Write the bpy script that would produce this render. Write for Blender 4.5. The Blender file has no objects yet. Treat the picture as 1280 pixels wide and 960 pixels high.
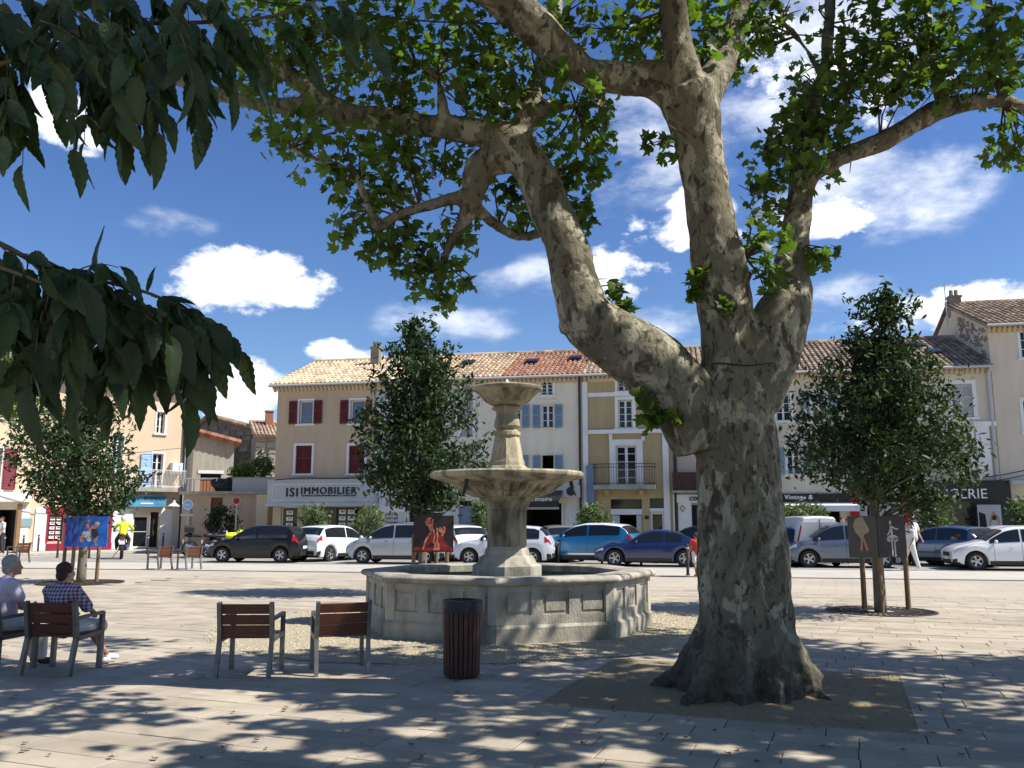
import bpy, bmesh, math, random
import numpy as np
from mathutils import Vector, Matrix, noise, Euler
PI = math.pi
R = math.radians
rng = random.Random(11)
nrng = np.random.default_rng(5)
S = bpy.context.scene
COL = S.collection

# ------------------------------------------------------------------ camera
F = 1080.0                      # focal length in photograph pixels (1280 wide)
CAM = Vector((0, 0, 1.6))
PITCH = math.atan(170 / F)
cp, sp_ = math.cos(PITCH), math.sin(PITCH)
cam = bpy.data.objects.new('camera', bpy.data.cameras.new('camera'))
COL.objects.link(cam)
cam.location = CAM
cam.rotation_euler = (PI / 2 + PITCH, 0, 0)
cam.data.sensor_width = 36
cam.data.lens = 36 * F / 1280
cam.data.clip_start = 0.05
cam.data.clip_end = 3000
S.camera = cam

def ray(px, py):
    cx, cy = (px - 640) / F, (480 - py) / F
    return Vector((cx, cp - cy * sp_, sp_ + cy * cp))
def at(px, py, Y):
    d = ray(px, py)
    return CAM + d * (Y / d.y)
def gnd(px, py, z=0.0):
    d = ray(px, py)
    return CAM + d * ((z - 1.6) / d.z)
def proj(p):
    v = Vector(p) - CAM
    fz = v.y * cp + v.z * sp_
    if fz < 0.05:
        return None
    uz = -v.y * sp_ + v.z * cp
    return (640 + F * v.x / fz, 480 - F * uz / fz, fz)

# ------------------------------------------------------------------ sun and sky
SUN_AZ, SUN_EL = R(10), R(50)
sd = Vector((math.cos(SUN_EL) * math.cos(SUN_AZ), -math.cos(SUN_EL) * math.sin(SUN_AZ), math.sin(SUN_EL)))
sl = bpy.data.lights.new('sun', 'SUN')
sl.energy = 5.0
sl.angle = R(0.5)
sl.color = (1.0, 0.95, 0.86)
sun = bpy.data.objects.new('sun', sl)
COL.objects.link(sun)
sun.rotation_euler = sd.to_track_quat('Z', 'Y').to_euler()
S.view_settings.view_transform = 'Standard'
S.view_settings.look = 'None'
S.view_settings.exposure = 0.62
S.view_settings.gamma = 1
S.cycles.max_bounces = 6
S.cycles.transparent_max_bounces = 6
S.cycles.use_denoising = True

w = bpy.data.worlds.new('World')
S.world = w
w.use_nodes = True
def build_world():
    nt = w.node_tree
    N, L = nt.nodes, nt.links
    N.clear()
    out = N.new('ShaderNodeOutputWorld')
    bg = N.new('ShaderNodeBackground')
    bg.inputs['Strength'].default_value = 0.084
    L.new(bg.outputs[0], out.inputs[0])
    sky = N.new('ShaderNodeTexSky')
    sky.sky_type = 'NISHITA'
    sky.sun_disc = False
    sky.sun_elevation = SUN_EL
    sky.sun_rotation = math.atan2(sd.x, sd.y)
    sky.air_density = 1.0
    sky.dust_density = 0.3
    sky.ozone_density = 3.0
    hs = N.new('ShaderNodeHueSaturation')
    hs.inputs['Hue'].default_value = 0.512
    hs.inputs['Saturation'].default_value = 1.22
    hs.inputs['Value'].default_value = 1.08
    L.new(sky.outputs[0], hs.inputs['Color'])
    tc = N.new('ShaderNodeTexCoord')
    def vm(op, a, b=None):
        n = N.new('ShaderNodeVectorMath'); n.operation = op
        for i, q in enumerate((a, b)):
            if q is None: continue
            if isinstance(q, (tuple, Vector)): n.inputs[i].default_value = q
            else: L.new(q, n.inputs[i])
        return n.outputs['Value'] if op in ('DOT_PRODUCT', 'LENGTH') else n.outputs[0]
    def mm(op, a, b=None, c=None):
        n = N.new('ShaderNodeMath'); n.operation = op
        for i, q in enumerate((a, b, c)):
            if q is None: continue
            if isinstance(q, (int, float)): n.inputs[i].default_value = q
            else: L.new(q, n.inputs[i])
        return n.outputs[0]
    dirv = vm('NORMALIZE', tc.outputs['Generated'])
    def nz(scale, det, rough, off, stretch=(1, 1, 1)):
        m = vm('MULTIPLY', vm('ADD', dirv, off), stretch)
        n = N.new('ShaderNodeTexNoise')
        n.inputs['Scale'].default_value = scale
        n.inputs['Detail'].default_value = det
        n.inputs['Roughness'].default_value = rough
        L.new(m, n.inputs['Vector'])
        return n.outputs['Fac']
    warp = N.new('ShaderNodeTexNoise')
    warp.inputs['Scale'].default_value = 9; warp.inputs['Detail'].default_value = 4
    L.new(dirv, warp.inputs['Vector'])
    wv = vm('MULTIPLY', vm('SUBTRACT', warp.outputs['Color'], (.5, .5, .5)), (.05, .05, .05))
    dw = vm('ADD', dirv, wv)
    puff = nz(16, 8, .62, (0, 0, 0), (1, 1, 1.6))
    wisp = nz(9, 7, .6, (3, 1, 2), (1, 1, 2.2))
    # (px, py, half width, half height, weight): where the photograph shows clouds, as sky directions
    blobs = [(315, 352, 112, 50, 1.0), (270, 340, 60, 35, .9), (430, 448, 90, 26, 1.0), (300, 492, 70, 60, 1.0),
             (850, 288, 90, 45, .8), (872, 268, 50, 40, 1.0), (1045, 268, 90, 38, .8), (1240, 372, 90, 26, 1.0),
             (1130, 400, 90, 28, .7), (75, 140, 60, 45, .9), (985, 70, 100, 80, .6),
             (1150, 120, 80, 50, .45), (760, 340, 120, 40, .6)]
    thin = [(560, 405, 110, 40, .75), (200, 282, 80, 26, .55), (700, 345, 100, 40, .6), (820, 190, 120, 100, .7),
            (1090, 235, 150, 80, .85), (960, 400, 260, 50, .6), (1150, 225, 60, 22, .5), (640, 350, 80, 26, .6), (1020, 90, 150, 110, .8)]
    def field(lst):
        acc = None
        for px, py, sx, sy, wt in lst:
            c = ray(px, py).normalized()
            r = Vector((c.y, -c.x, 0)).normalized()
            u = r.cross(c)
            a = mm('MULTIPLY', vm('DOT_PRODUCT', dw, tuple(r)), F / sx)
            b = mm('MULTIPLY', vm('SUBTRACT', dw, tuple(c)), 1) if False else mm('MULTIPLY', vm('DOT_PRODUCT', vm('SUBTRACT', dw, tuple(c)), tuple(u)), F / sy)
            q = mm('ADD', mm('MULTIPLY', a, a), mm('MULTIPLY', b, b))
            fr = mm('GREATER_THAN', vm('DOT_PRODUCT', dirv, tuple(c)), .5)
            g = mm('MULTIPLY', mm('MULTIPLY', mm('MAXIMUM', mm('SUBTRACT', 1.0, q), 0.0), wt), fr)
            acc = g if acc is None else mm('MAXIMUM', acc, g)
        return acc
    def sm(x, a, b):
        n = N.new('ShaderNodeMapRange'); n.interpolation_type = 'SMOOTHSTEP'
        n.inputs[1].default_value = a; n.inputs[2].default_value = b
        L.new(x, n.inputs[0])
        return n.outputs[0]
    f1 = field(blobs); f2 = field(thin)
    # the same sort of scattered cloud over the rest of the sky, behind and beside the camera
    back = mm('MULTIPLY', mm('MAXIMUM', mm('SUBTRACT', nz(2.2, 3, .5, (7, 7, 7), (1, 1, 2)), .52), 0.0), 4.0)
    behind = sm(vm('DOT_PRODUCT', dirv, (0, -1, 0)), -.55, -.35)
    f1 = mm('MAXIMUM', f1, mm('MULTIPLY', back, behind))
    c1 = sm(mm('ADD', mm('MULTIPLY', f1, .50), mm('MULTIPLY', puff, 1.25)), .80, 1.02)
    c1 = mm('MULTIPLY', c1, sm(f1, .02, .25))
    c2 = mm('MULTIPLY', sm(mm('ADD', mm('MULTIPLY', f2, .38), mm('MULTIPLY', wisp, 1.3)), .70, 1.25), .8)
    c2 = mm('MULTIPLY', c2, sm(f2, .0, .45))
    cov = mm('MAXIMUM', c1, c2)
    shade = sm(nz(7, 5, .6, (5, 2, 8), (1, 1, 2)), .25, .7)
    ccol = N.new('ShaderNodeMix'); ccol.data_type = 'RGBA'
    ccol.inputs[6].default_value = (7.2, 7.9, 9.2, 1)
    ccol.inputs[7].default_value = (13, 13, 13, 1)
    L.new(shade, ccol.inputs[0])
    mx = N.new('ShaderNodeMix'); mx.data_type = 'RGBA'
    L.new(cov, mx.inputs[0]); L.new(hs.outputs[0], mx.inputs[6]); L.new(ccol.outputs[2], mx.inputs[7])
    L.new(mx.outputs[2], bg.inputs['Color'])
build_world()

# ------------------------------------------------------------------ helpers
class MB:
    """collects geometry and links it as ONE mesh object"""
    def __init__(s):
        s.v, s.f, s.r, s.m = [], [], [], []
        s.cur = 0.5; s.mi = 0
    def face(s, idx):
        s.f.append(idx); s.r.append(s.cur); s.m.append(s.mi)
    def poly(s, pts):
        b = len(s.v); s.v.extend([tuple(p) for p in pts]); s.face(tuple(range(b, b + len(pts))))
    def box(s, c, d, rot=None, taper=1.0):
        b = len(s.v)
        c = Vector(c)
        for k in range(8):
            q = Vector((d[0] / 2 * (1 if k & 1 else -1), d[1] / 2 * (1 if k & 2 else -1), d[2] / 2 * (1 if k & 4 else -1)))
            if k & 4: q.x *= taper; q.y *= taper
            if rot is not None: q = rot @ q
            s.v.append(tuple(c + q))
        for q in ((0, 2, 3, 1), (4, 5, 7, 6), (0, 1, 5, 4), (2, 6, 7, 3), (0, 4, 6, 2), (1, 3, 7, 5)):
            s.face(tuple(b + i for i in q))
    def bx(s, x0, x1, y0, y1, z0, z1):
        s.box(((x0 + x1) / 2, (y0 + y1) / 2, (z0 + z1) / 2), (abs(x1 - x0), abs(y1 - y0), abs(z1 - z0)))
    def prism(s, pts, off):
        """closed polygon pts extruded by vector off"""
        b = len(s.v); n = len(pts); off = Vector(off)
        s.v.extend([tuple(p) for p in pts]); s.v.extend([tuple(Vector(p) + off) for p in pts])
        s.face(tuple(range(b + n - 1, b - 1, -1))); s.face(tuple(range(b + n, b + 2 * n)))
        for i in range(n):
            j = (i + 1) % n
            s.face((b + i, b + j, b + n + j, b + n + i))
    def tube(s, pts, rad, n=8, caps=True):
        pts = [Vector(p) for p in pts]
        if isinstance(rad, (int, float)): rad = [rad] * len(pts)
        b = len(s.v); prev = None
        for i, p in enumerate(pts):
            t = (pts[min(i + 1, len(pts) - 1)] - pts[max(i - 1, 0)])
            if t.length < 1e-9: t = Vector((0, 0, 1))
            t.normalize()
            if prev is None:
                a = Vector((0, 0, 1)) if abs(t.z) < .9 else Vector((1, 0, 0))
                x = t.cross(a).normalized()
            else:
                x = (prev - t * prev.dot(t)).normalized()
            prev = x; y = t.cross(x)
            for k in range(n):
                an = 2 * PI * k / n
                s.v.append(tuple(p + (x * math.cos(an) + y * math.sin(an)) * rad[i]))
        for i in range(len(pts) - 1):
            for k in range(n):
                k2 = (k + 1) % n
                s.face((b + i * n + k, b + i * n + k2, b + (i + 1) * n + k2, b + (i + 1) * n + k))
        if caps:
            s.face(tuple(b + k for k in range(n - 1, -1, -1)))
            e = b + (len(pts) - 1) * n
            s.face(tuple(e + k for k in range(n)))
    def lathe(s, prof, n=24, c=(0, 0, 0), rfun=None, a0=0.0, closed=False):
        b = len(s.v); m = len(prof)
        for i, (r, z) in enumerate(prof):
            for k in range(n):
                a = a0 + 2 * PI * k / n
                rr = r * (rfun(i, a) if rfun else 1)
                s.v.append((c[0] + rr * math.cos(a), c[1] + rr * math.sin(a), c[2] + z))
        for i in range(m - 1 + (1 if closed else 0)):
            i2 = (i + 1) % m
            for k in range(n):
                k2 = (k + 1) % n
                s.face((b + i * n + k, b + i * n + k2, b + i2 * n + k2, b + i2 * n + k))
        if not closed:
            s.face(tuple(b + k for k in range(n - 1, -1, -1)))
            s.face(tuple(b + (m - 1) * n + k for k in range(n)))
    def ball(s, c, r, n=10, m=6, rot=None):
        if isinstance(r, (int, float)): r = (r, r, r)
        b = len(s.v)
        for i in range(m + 1):
            th = PI * i / m
            for k in range(n):
                a = 2 * PI * k / n
                q = Vector((r[0] * math.sin(th) * math.cos(a), r[1] * math.sin(th) * math.sin(a), r[2] * math.cos(th)))
                if rot is not None: q = rot @ q
                s.v.append((c[0] + q.x, c[1] + q.y, c[2] + q.z))
        for i in range(m):
            for k in range(n):
                k2 = (k + 1) % n
                s.face((b + i * n + k, b + (i + 1) * n + k, b + (i + 1) * n + k2, b + i * n + k2))
    def capsule(s, p0, p1, r0, r1, n=12):
        p0, p1 = Vector(p0), Vector(p1)
        d = (p1 - p0)
        if d.length < 1e-6: d = Vector((0, 0, 1e-4))
        u = d.normalized()
        pts, rad = [], []
        for a in (85, 60, 30):
            pts.append(p0 - u * r0 * math.sin(R(a))); rad.append(r0 * math.cos(R(a)))
        pts += [p0, p1]; rad += [r0, r1]
        for a in (30, 60, 85):
            pts.append(p1 + u * r1 * math.sin(R(a))); rad.append(r1 * math.cos(R(a)))
        s.tube(pts, rad, n)
    def mesh(s, name, mats, smooth=False):
        me = bpy.data.meshes.new(name)
        me.from_pydata(s.v, [], s.f)
        for m in (mats if isinstance(mats, (list, tuple)) else [mats]): me.materials.append(m)
        at_ = me.attributes.new('rnd', 'FLOAT', 'FACE')
        at_.data.foreach_set('value', s.r)
        if any(s.m): me.polygons.foreach_set('material_index', s.m)
        if smooth: me.polygons.foreach_set('use_smooth', [True] * len(me.polygons))
        me.update()
        return me
    def build(s, name, mats, parent=None, smooth=False, sharp=None):
        me = s.mesh(name, mats, smooth)
        o = link(name, me, parent)
        if smooth and sharp:
            me.set_sharp_from_angle(angle=R(sharp))
        return o

def link(name, data, parent=None):
    o = bpy.data.objects.new(name, data)
    COL.objects.link(o)
    if parent is not None: o.parent = parent
    return o
def tag(o, label=None, cat=None, group=None, kind=None):
    if label: o['label'] = label
    if cat: o['category'] = cat
    if group: o['group'] = group
    if kind: o['kind'] = kind
    return o
def thing(name, label, cat, loc=(0, 0, 0), rz=0.0, group=None):
    o = link(name, None)
    o.location = loc; o.rotation_euler = (0, 0, rz)
    return tag(o, label, cat, group)
def copy_tree(o, parent=None):
    c = o.copy(); COL.objects.link(c)
    if parent is not None: c.parent = parent
    for ch in list(o.children): copy_tree(ch, c)
    return c
def catmull(pts, n=4):
    """pts: list of tuples (any dimension) -> smooth resampled list"""
    P = [np.array(p, float) for p in pts]
    P = [2 * P[0] - P[1]] + P + [2 * P[-1] - P[-2]]
    out = []
    for i in range(1, len(P) - 2):
        for k in range(n):
            t = k / n
            a, b, c, d = P[i - 1], P[i], P[i + 1], P[i + 2]
            out.append(.5 * (2 * b + (c - a) * t + (2 * a - 5 * b + 4 * c - d) * t * t + (3 * b - a - 3 * c + d) * t ** 3))
    out.append(P[-2])
    return out
def remeshed(mb, name, mat, parent, voxel, smooth=2, disp=None):
    """one continuous skin over overlapping shapes"""
    me = mb.mesh(name, mat)
    t = bpy.data.objects.new('tmp', me); COL.objects.link(t)
    m = t.modifiers.new('r', 'REMESH'); m.mode = 'VOXEL'; m.voxel_size = voxel; m.use_smooth_shade = True
    if smooth:
        q = t.modifiers.new('s', 'SMOOTH'); q.factor = .5; q.iterations = smooth
    dg = bpy.context.evaluated_depsgraph_get()
    nm = bpy.data.meshes.new_from_object(t.evaluated_get(dg))
    bpy.data.objects.remove(t)
    nm.name = name
    if not nm.materials: nm.materials.append(mat)
    if disp:
        n = len(nm.vertices)
        co = np.empty(n * 3); nm.vertices.foreach_get('co', co)
        no = np.empty(n * 3); nm.vertices.foreach_get('normal', no)
        co = co.reshape(-1, 3); no = no.reshape(-1, 3)
        dv = np.array([disp(Vector(p)) for p in co])
        co += no * dv[:, None]
        nm.vertices.foreach_set('co', co.ravel())
        nm.update()
    nm.polygons.foreach_set('use_smooth', [True] * len(nm.polygons))
    return link(name, nm, parent)

def scatter(name, mat, parent, tv, tf, C, ROT, SC, rnd=None, smooth=False):
    """many copies of a small template (tv verts, tf faces of equal size) as one mesh, numpy fast"""
    n, k, q = len(C), len(tv), len(tf[0])
    V = np.einsum('nij,kj->nki', ROT, tv) * SC[:, None, None] + C[:, None, :]
    Fi = (np.array(tf)[None] + (np.arange(n) * k)[:, None, None]).reshape(-1)
    nf = n * len(tf)
    me = bpy.data.meshes.new(name)
    me.vertices.add(n * k); me.vertices.foreach_set('co', V.reshape(-1).astype(np.float32))
    me.loops.add(nf * q); me.loops.foreach_set('vertex_index', Fi.astype(np.int32))
    me.polygons.add(nf)
    me.polygons.foreach_set('loop_start', (np.arange(nf) * q).astype(np.int32))
    me.polygons.foreach_set('loop_total', np.full(nf, q, np.int32))
    a = me.attributes.new('rnd', 'FLOAT', 'FACE')
    rv = nrng.random(n) if rnd is None else rnd
    a.data.foreach_set('value', np.repeat(rv, len(tf)).astype(np.float32))
    if smooth: me.polygons.foreach_set('use_smooth', np.ones(nf, bool))
    me.materials.append(mat)
    me.update(calc_edges=True)
    return link(name, me, parent)
def rand_rots(n, up_bias=0.0, droop=None):
    """random orientations; template leaf lies in xy, tip along +y, normal +z"""
    nrm = nrng.normal(size=(n, 3)); nrm[:, 2] += up_bias
    nrm /= np.linalg.norm(nrm, axis=1)[:, None]
    y = nrng.normal(size=(n, 3))
    if droop is not None: y[:, 2] -= droop
    y -= nrm * np.sum(y * nrm, axis=1)[:, None]
    y /= np.linalg.norm(y, axis=1)[:, None] + 1e-9
    x = np.cross(y, nrm)
    return np.stack([x, y, nrm], axis=2)

# ------------------------------------------------------------------ materials
def M(name, c, c2=None, sc=4.0, det=6, ro=.8, bump=0.0, bsc=None, met=0.0, rnd=0.0, ornd=0.0, spec=.4, lo=.35, hi=.65,
      stretch=(1, 1, 1), coat=0.0, trans=0.0, world=False, sheen=0):
    m = bpy.data.materials.new(name); m.use_nodes = True
    N, L = m.node_tree.nodes, m.node_tree.links
    b = N['Principled BSDF']
    b.inputs['Roughness'].default_value = ro
    b.inputs['Metallic'].default_value = met
    b.inputs['Specular IOR Level'].default_value = spec
    if coat:
        b.inputs['Coat Weight'].default_value = coat; b.inputs['Coat Roughness'].default_value = .05
    tc = N.new('ShaderNodeTexCoord'); mp = N.new('ShaderNodeMapping')
    mp.inputs['Scale'].default_value = stretch
    if world:
        ge = N.new('ShaderNodeNewGeometry'); L.new(ge.outputs['Position'], mp.inputs['Vector'])
    else:
        L.new(tc.outputs['Object'], mp.inputs['Vector'])
    def tex(s, d):
        n = N.new('ShaderNodeTexNoise'); n.inputs['Scale'].default_value = s; n.inputs['Detail'].default_value = d
        n.inputs['Roughness'].default_value = .6
        L.new(mp.outputs[0], n.inputs['Vector']); return n.outputs['Fac']
    col = None
    c = tuple(c) + (1,)
    if c2 is not None:
        mr = N.new('ShaderNodeMapRange'); mr.inputs[1].default_value = lo; mr.inputs[2].default_value = hi
        L.new(tex(sc, det), mr.inputs[0])
        mx = N.new('ShaderNodeMix'); mx.data_type = 'RGBA'
        mx.inputs[6].default_value = c; mx.inputs[7].default_value = tuple(c2) + (1,)
        L.new(mr.outputs[0], mx.inputs[0]); col = mx.outputs[2]
    for amt, kind in ((rnd, 'a'), (ornd, 'o')):
        if not amt: continue
        if kind == 'a':
            a = N.new('ShaderNodeAttribute'); a.attribute_name = 'rnd'; src = a.outputs['Fac']
        else:
            a = N.new('ShaderNodeObjectInfo'); src = a.outputs['Random']
        mr = N.new('ShaderNodeMapRange'); mr.inputs[3].default_value = 1 - amt; mr.inputs[4].default_value = 1 + amt
        L.new(src, mr.inputs[0])
        vm = N.new('ShaderNodeVectorMath'); vm.operation = 'SCALE'
        if col is None: vm.inputs[0].default_value = c[:3]
        else: L.new(col, vm.inputs[0])
        L.new(mr.outputs[0], vm.inputs['Scale']); col = vm.outputs[0]
    if col is None: b.inputs['Base Color'].default_value = c
    else: L.new(col, b.inputs['Base Color'])
    if bump:
        bp = N.new('ShaderNodeBump'); bp.inputs['Strength'].default_value = bump; bp.inputs['Distance'].default_value = .02
        L.new(tex(bsc or sc * 4, 8), bp.inputs['Height']); L.new(bp.outputs[0], b.inputs['Normal'])
    if trans:
        tr = N.new('ShaderNodeBsdfTranslucent'); ms = N.new('ShaderNodeMixShader'); ms.inputs[0].default_value = trans
        if col is None: tr.inputs[0].default_value = (c[0] * 1.6, c[1] * 1.9, c[2], 1)
        else:
            g = N.new('ShaderNodeVectorMath'); g.operation = 'MULTIPLY'; g.inputs[1].default_value = (2.0, 2.2, .8)
            L.new(col, g.inputs[0]); L.new(g.outputs[0], tr.inputs[0])
        L.new(b.outputs[0], ms.inputs[1]); L.new(tr.outputs[0], ms.inputs[2])
        L.new(ms.outputs[0], N['Material Output'].inputs[0])
    return m

MT = {}
def mk(key, *a, **k): MT[key] = M(key, *a, **k)
mk('paver', (.445, .385, .30), (.315, .27, .21), sc=2.2, det=10, lo=.3, hi=.72, ro=.85, bump=.25, bsc=60, ornd=.13, rnd=.0, world=True)
mk('paver_mass', (.445, .385, .30), (.315, .27, .21), sc=2.2, det=10, lo=.3, hi=.72, ro=.85, bump=.25, bsc=60, rnd=.13, world=True)
mk('joint', (.11, .08, .055), (.17, .13, .09), sc=10, ro=.95)
mk('cobble', (.42, .36, .255), (.33, .285, .20), sc=9, ro=.95, rnd=.18)
mk('litter', (.40, .345, .24), (.33, .285, .20), sc=14, ro=.95, bump=.6, bsc=60)
mk('soil', (.26, .20, .115), (.38, .31, .19), sc=30, det=10, ro=.98, bump=1.0, bsc=90)
mk('asphalt', (.24, .23, .215), (.32, .305, .28), sc=1.2, ro=.9, bump=.3, bsc=80)
mk('lane', (.47, .44, .385), (.40, .375, .33), sc=.8, ro=.9, bump=.1, bsc=50)
mk('kerb', (.46, .44, .40), (.34, .33, .30), sc=3, ro=.85)
mk('sidewalk', (.36, .34, .31), (.29, .275, .25), sc=2, ro=.9)
mk('limestone', (.42, .39, .325), (.17, .155, .125), sc=2.4, det=12, ro=.85, bump=.6, bsc=30, lo=.42, hi=.66, stretch=(1, 1, .5))
mk('fount', (.34, .30, .215), (.085, .072, .05), sc=2.8, det=12, ro=.75, bump=.5, bsc=34, lo=.40, hi=.62, stretch=(1.4, 1.4, .45))
mk('moss_stone', (.45, .395, .28), (.13, .108, .068), sc=3.0, det=12, ro=.8, bump=.5, bsc=34, lo=.42, hi=.64, stretch=(1.5, 1.5, .5))  # dark stains; golden light reflected onto the bowls put into the base colour
mk('crumb', (.36, .30, .19), (.22, .18, .115), sc=14, ro=.95)
mk('water', (.02, .035, .03), ro=.05, bump=.15, bsc=8, spec=.6)
mk('spray', (.8, .85, .88), ro=.15, spec=.6)
mk('wood', (.125, .040, .020), (.070, .022, .012), sc=5, ro=.5, stretch=(1, 12, 12), bump=.1, bsc=30, ornd=.15)
mk('wood_dark', (.085, .030, .022), (.045, .018, .014), sc=5, ro=.5, stretch=(10, 10, 1), ornd=.2)
mk('wood_pale', (.34, .20, .095), (.24, .14, .07), sc=5, ro=.6, stretch=(1, 12, 12), ornd=.15)
mk('steel', (.20, .20, .19), (.14, .14, .135), sc=8, ro=.45, met=.6)
mk('black_metal', (.012, .012, .013), ro=.45)
mk('dark_iron', (.035, .032, .03), (.06, .05, .04), sc=9, ro=.6, met=.3)
mk('stake', (.22, .155, .085), (.13, .09, .05), sc=6, ro=.85, stretch=(8, 8, 1), bump=.3)
mk('white', (.75, .75, .73), (.66, .66, .65), sc=1.5, ro=.6)
mk('white_wall', (.78, .77, .73), (.70, .69, .65), sc=.8, ro=.85)
mk('tan_wall', (.54, .415, .285), (.47, .36, .245), sc=1.6, det=10, ro=.9, bump=.2, bsc=40, stretch=(1.4, 1.4, .3))
mk('grey_wall', (.62, .605, .555), (.53, .515, .47), sc=1.5, det=10, ro=.9, bump=.15, bsc=40, stretch=(1.4, 1.4, .3))
mk('cream_wall', (.72, .665, .535), (.61, .555, .44), sc=1.5, det=10, ro=.9, bump=.15, bsc=40, stretch=(1.4, 1.4, .3), lo=.4, hi=.7)
mk('ochre_wall', (.43, .345, .185), (.36, .285, .155), sc=1.4, det=10, ro=.9, bump=.15, bsc=40, stretch=(1.4, 1.4, .35))
mk('pink_wall', (.54, .43, .34), (.46, .37, .29), sc=.8, ro=.9, bump=.1, bsc=40)
mk('buff_wall', (.63, .56, .45), (.53, .47, .375), sc=1.4, det=10, ro=.9, bump=.15, bsc=40, stretch=(1.4, 1.4, .3))
mk('tower_wall', (.64, .56, .445), (.56, .485, .385), sc=1.4, det=10, ro=.9, bump=.15, bsc=40, stretch=(1.4, 1.4, .3))
mk('peach_wall', (.68, .52, .36), (.62, .47, .33), sc=.6, ro=.9, bump=.1, bsc=40)
mk('pale_wall', (.72, .60, .42), (.66, .55, .38), sc=.6, ro=.9, bump=.1, bsc=40)
mk('cement', (.40, .38, .33), (.29, .28, .245), sc=1.5, det=9, ro=.95, bump=.3, stretch=(2, 2, .4))
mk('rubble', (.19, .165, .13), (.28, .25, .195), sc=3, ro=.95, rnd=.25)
mk('rubble_lit', (.44, .40, .32), (.34, .31, .25), sc=3, ro=.95, rnd=.25)  # same stone as rubble, lit and shaded tones put into the colours
mk('tile', (.46, .335, .225), (.33, .235, .16), sc=1.2, ro=.9, rnd=.38, lo=.3, hi=.7)
mk('tile_pale', (.60, .48, .32), (.50, .38, .25), sc=1.2, ro=.9, rnd=.3, lo=.3, hi=.7)
mk('tile_red', (.25, .10, .062), (.31, .165, .105), sc=1.0, ro=.9, rnd=.35, lo=.35, hi=.75)
mk('tile_old', (.23, .165, .115), (.35, .27, .19), sc=1.0, ro=.9, rnd=.4, lo=.35, hi=.65)
mk('glass', (.012, .015, .019), ro=.05, spec=.5)
mk('glass_sky', (.10, .13, .19), ro=.08, spec=.7)
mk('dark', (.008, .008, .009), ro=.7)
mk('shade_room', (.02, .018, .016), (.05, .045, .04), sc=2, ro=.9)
mk('red_shutter', (.135, .017, .014), (.105, .014, .012), sc=2, ro=.6)
mk('plum_shutter', (.20, .012, .028), ro=.6)
mk('blue_shutter', (.19, .29, .37), (.16, .25, .33), sc=3, ro=.6)
mk('teal_shutter', (.23, .34, .36), (.20, .30, .32), sc=3, ro=.6)
mk('blue_door', (.16, .22, .32), ro=.5)
mk('sky_shutter', (.30, .48, .75), ro=.6)
mk('sign_grey', (.46, .48, .47), (.42, .44, .435), sc=1, ro=.5)
mk('text_black', (.012, .012, .013), ro=.5)
mk('text_white', (.80, .80, .78), ro=.5)
mk('sign_black', (.010, .010, .011), ro=.35)
mk('sign_blue', (.06, .20, .36), (.10, .34, .50), sc=1.2, ro=.4)
mk('red_paint', (.36, .012, .014), ro=.45)
mk('crimson', (.28, .012, .035), ro=.45)
mk('awning', (.78, .77, .73), ro=.85)
mk('fabric_grey', (.45, .46, .46), ro=.9)
mk('rubber', (.014, .014, .014), ro=.8)
mk('alloy', (.42, .42, .43), ro=.3, met=.8)
mk('chrome', (.6, .6, .6), ro=.15, met=1)
mk('trim', (.020, .020, .021), ro=.55)
mk('tail_red', (.42, .008, .010), ro=.15, spec=.6)
mk('lamp_clear', (.55, .57, .6), ro=.1, spec=.7)
mk('plate', (.72, .72, .68), ro=.4)
mk('p_black', (.004, .004, .005), ro=.3, coat=.35)
mk('p_white', (.72, .73, .74), ro=.3, coat=.8)
mk('p_silver', (.36, .38, .41), ro=.32, met=.35, coat=.8)
mk('p_skywhite', (.55, .58, .63), ro=.3, coat=.8)
mk('p_cyan', (.012, .17, .36), ro=.28, met=.15, coat=1)
mk('p_navy', (.010, .020, .095), ro=.25, met=.1, coat=1)
mk('p_greyblue', (.13, .15, .20), ro=.3, met=.4, coat=1)
mk('p_blue', (.045, .095, .19), ro=.3, met=.3, coat=1)
mk('p_grey', (.22, .21, .20), ro=.3, met=.3, coat=.8)
mk('hivis', (.72, .82, .02), ro=.7)
mk('skin', (.42, .24, .165), (.38, .20, .14), sc=6, ro=.6)
mk('hair_grey', (.42, .41, .38), (.28, .27, .25), sc=30, ro=.7, bump=.8, bsc=60)
mk('hair_brown', (.035, .018, .011), (.06, .03, .018), sc=30, ro=.6, bump=.8, bsc=60)
mk('lilac', (.55, .50, .60), (.50, .44, .55), sc=10, ro=.9)
mk('cloth_white', (.68, .67, .66), (.60, .59, .60), sc=6, ro=.9)
mk('cloth_dark', (.03, .03, .04), ro=.9)
mk('cloth_red', (.45, .05, .03), ro=.9)
mk('bark_small', (.20, .175, .135), (.12, .10, .075), sc=8, ro=.9, stretch=(1, 1, .4), bump=.5)
mk('leaf_small', (.022, .044, .016), (.036, .066, .022), sc=2, ro=.55, rnd=.6, trans=.14, spec=.25)
mk('leaf_bush', (.075, .115, .045), (.13, .17, .075), sc=3, ro=.55, rnd=.45, trans=.2)
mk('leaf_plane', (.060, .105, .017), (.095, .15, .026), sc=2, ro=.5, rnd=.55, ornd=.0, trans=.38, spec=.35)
mk('leaf_plane_one', (.060, .105, .017), (.095, .15, .026), sc=2, ro=.5, ornd=.5, trans=.38, spec=.4)
mk('leaf_ash', (.022, .044, .009), (.034, .064, .013), sc=20, ro=.33, rnd=.3, trans=.16, spec=.5, bump=.4, bsc=60)
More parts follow.
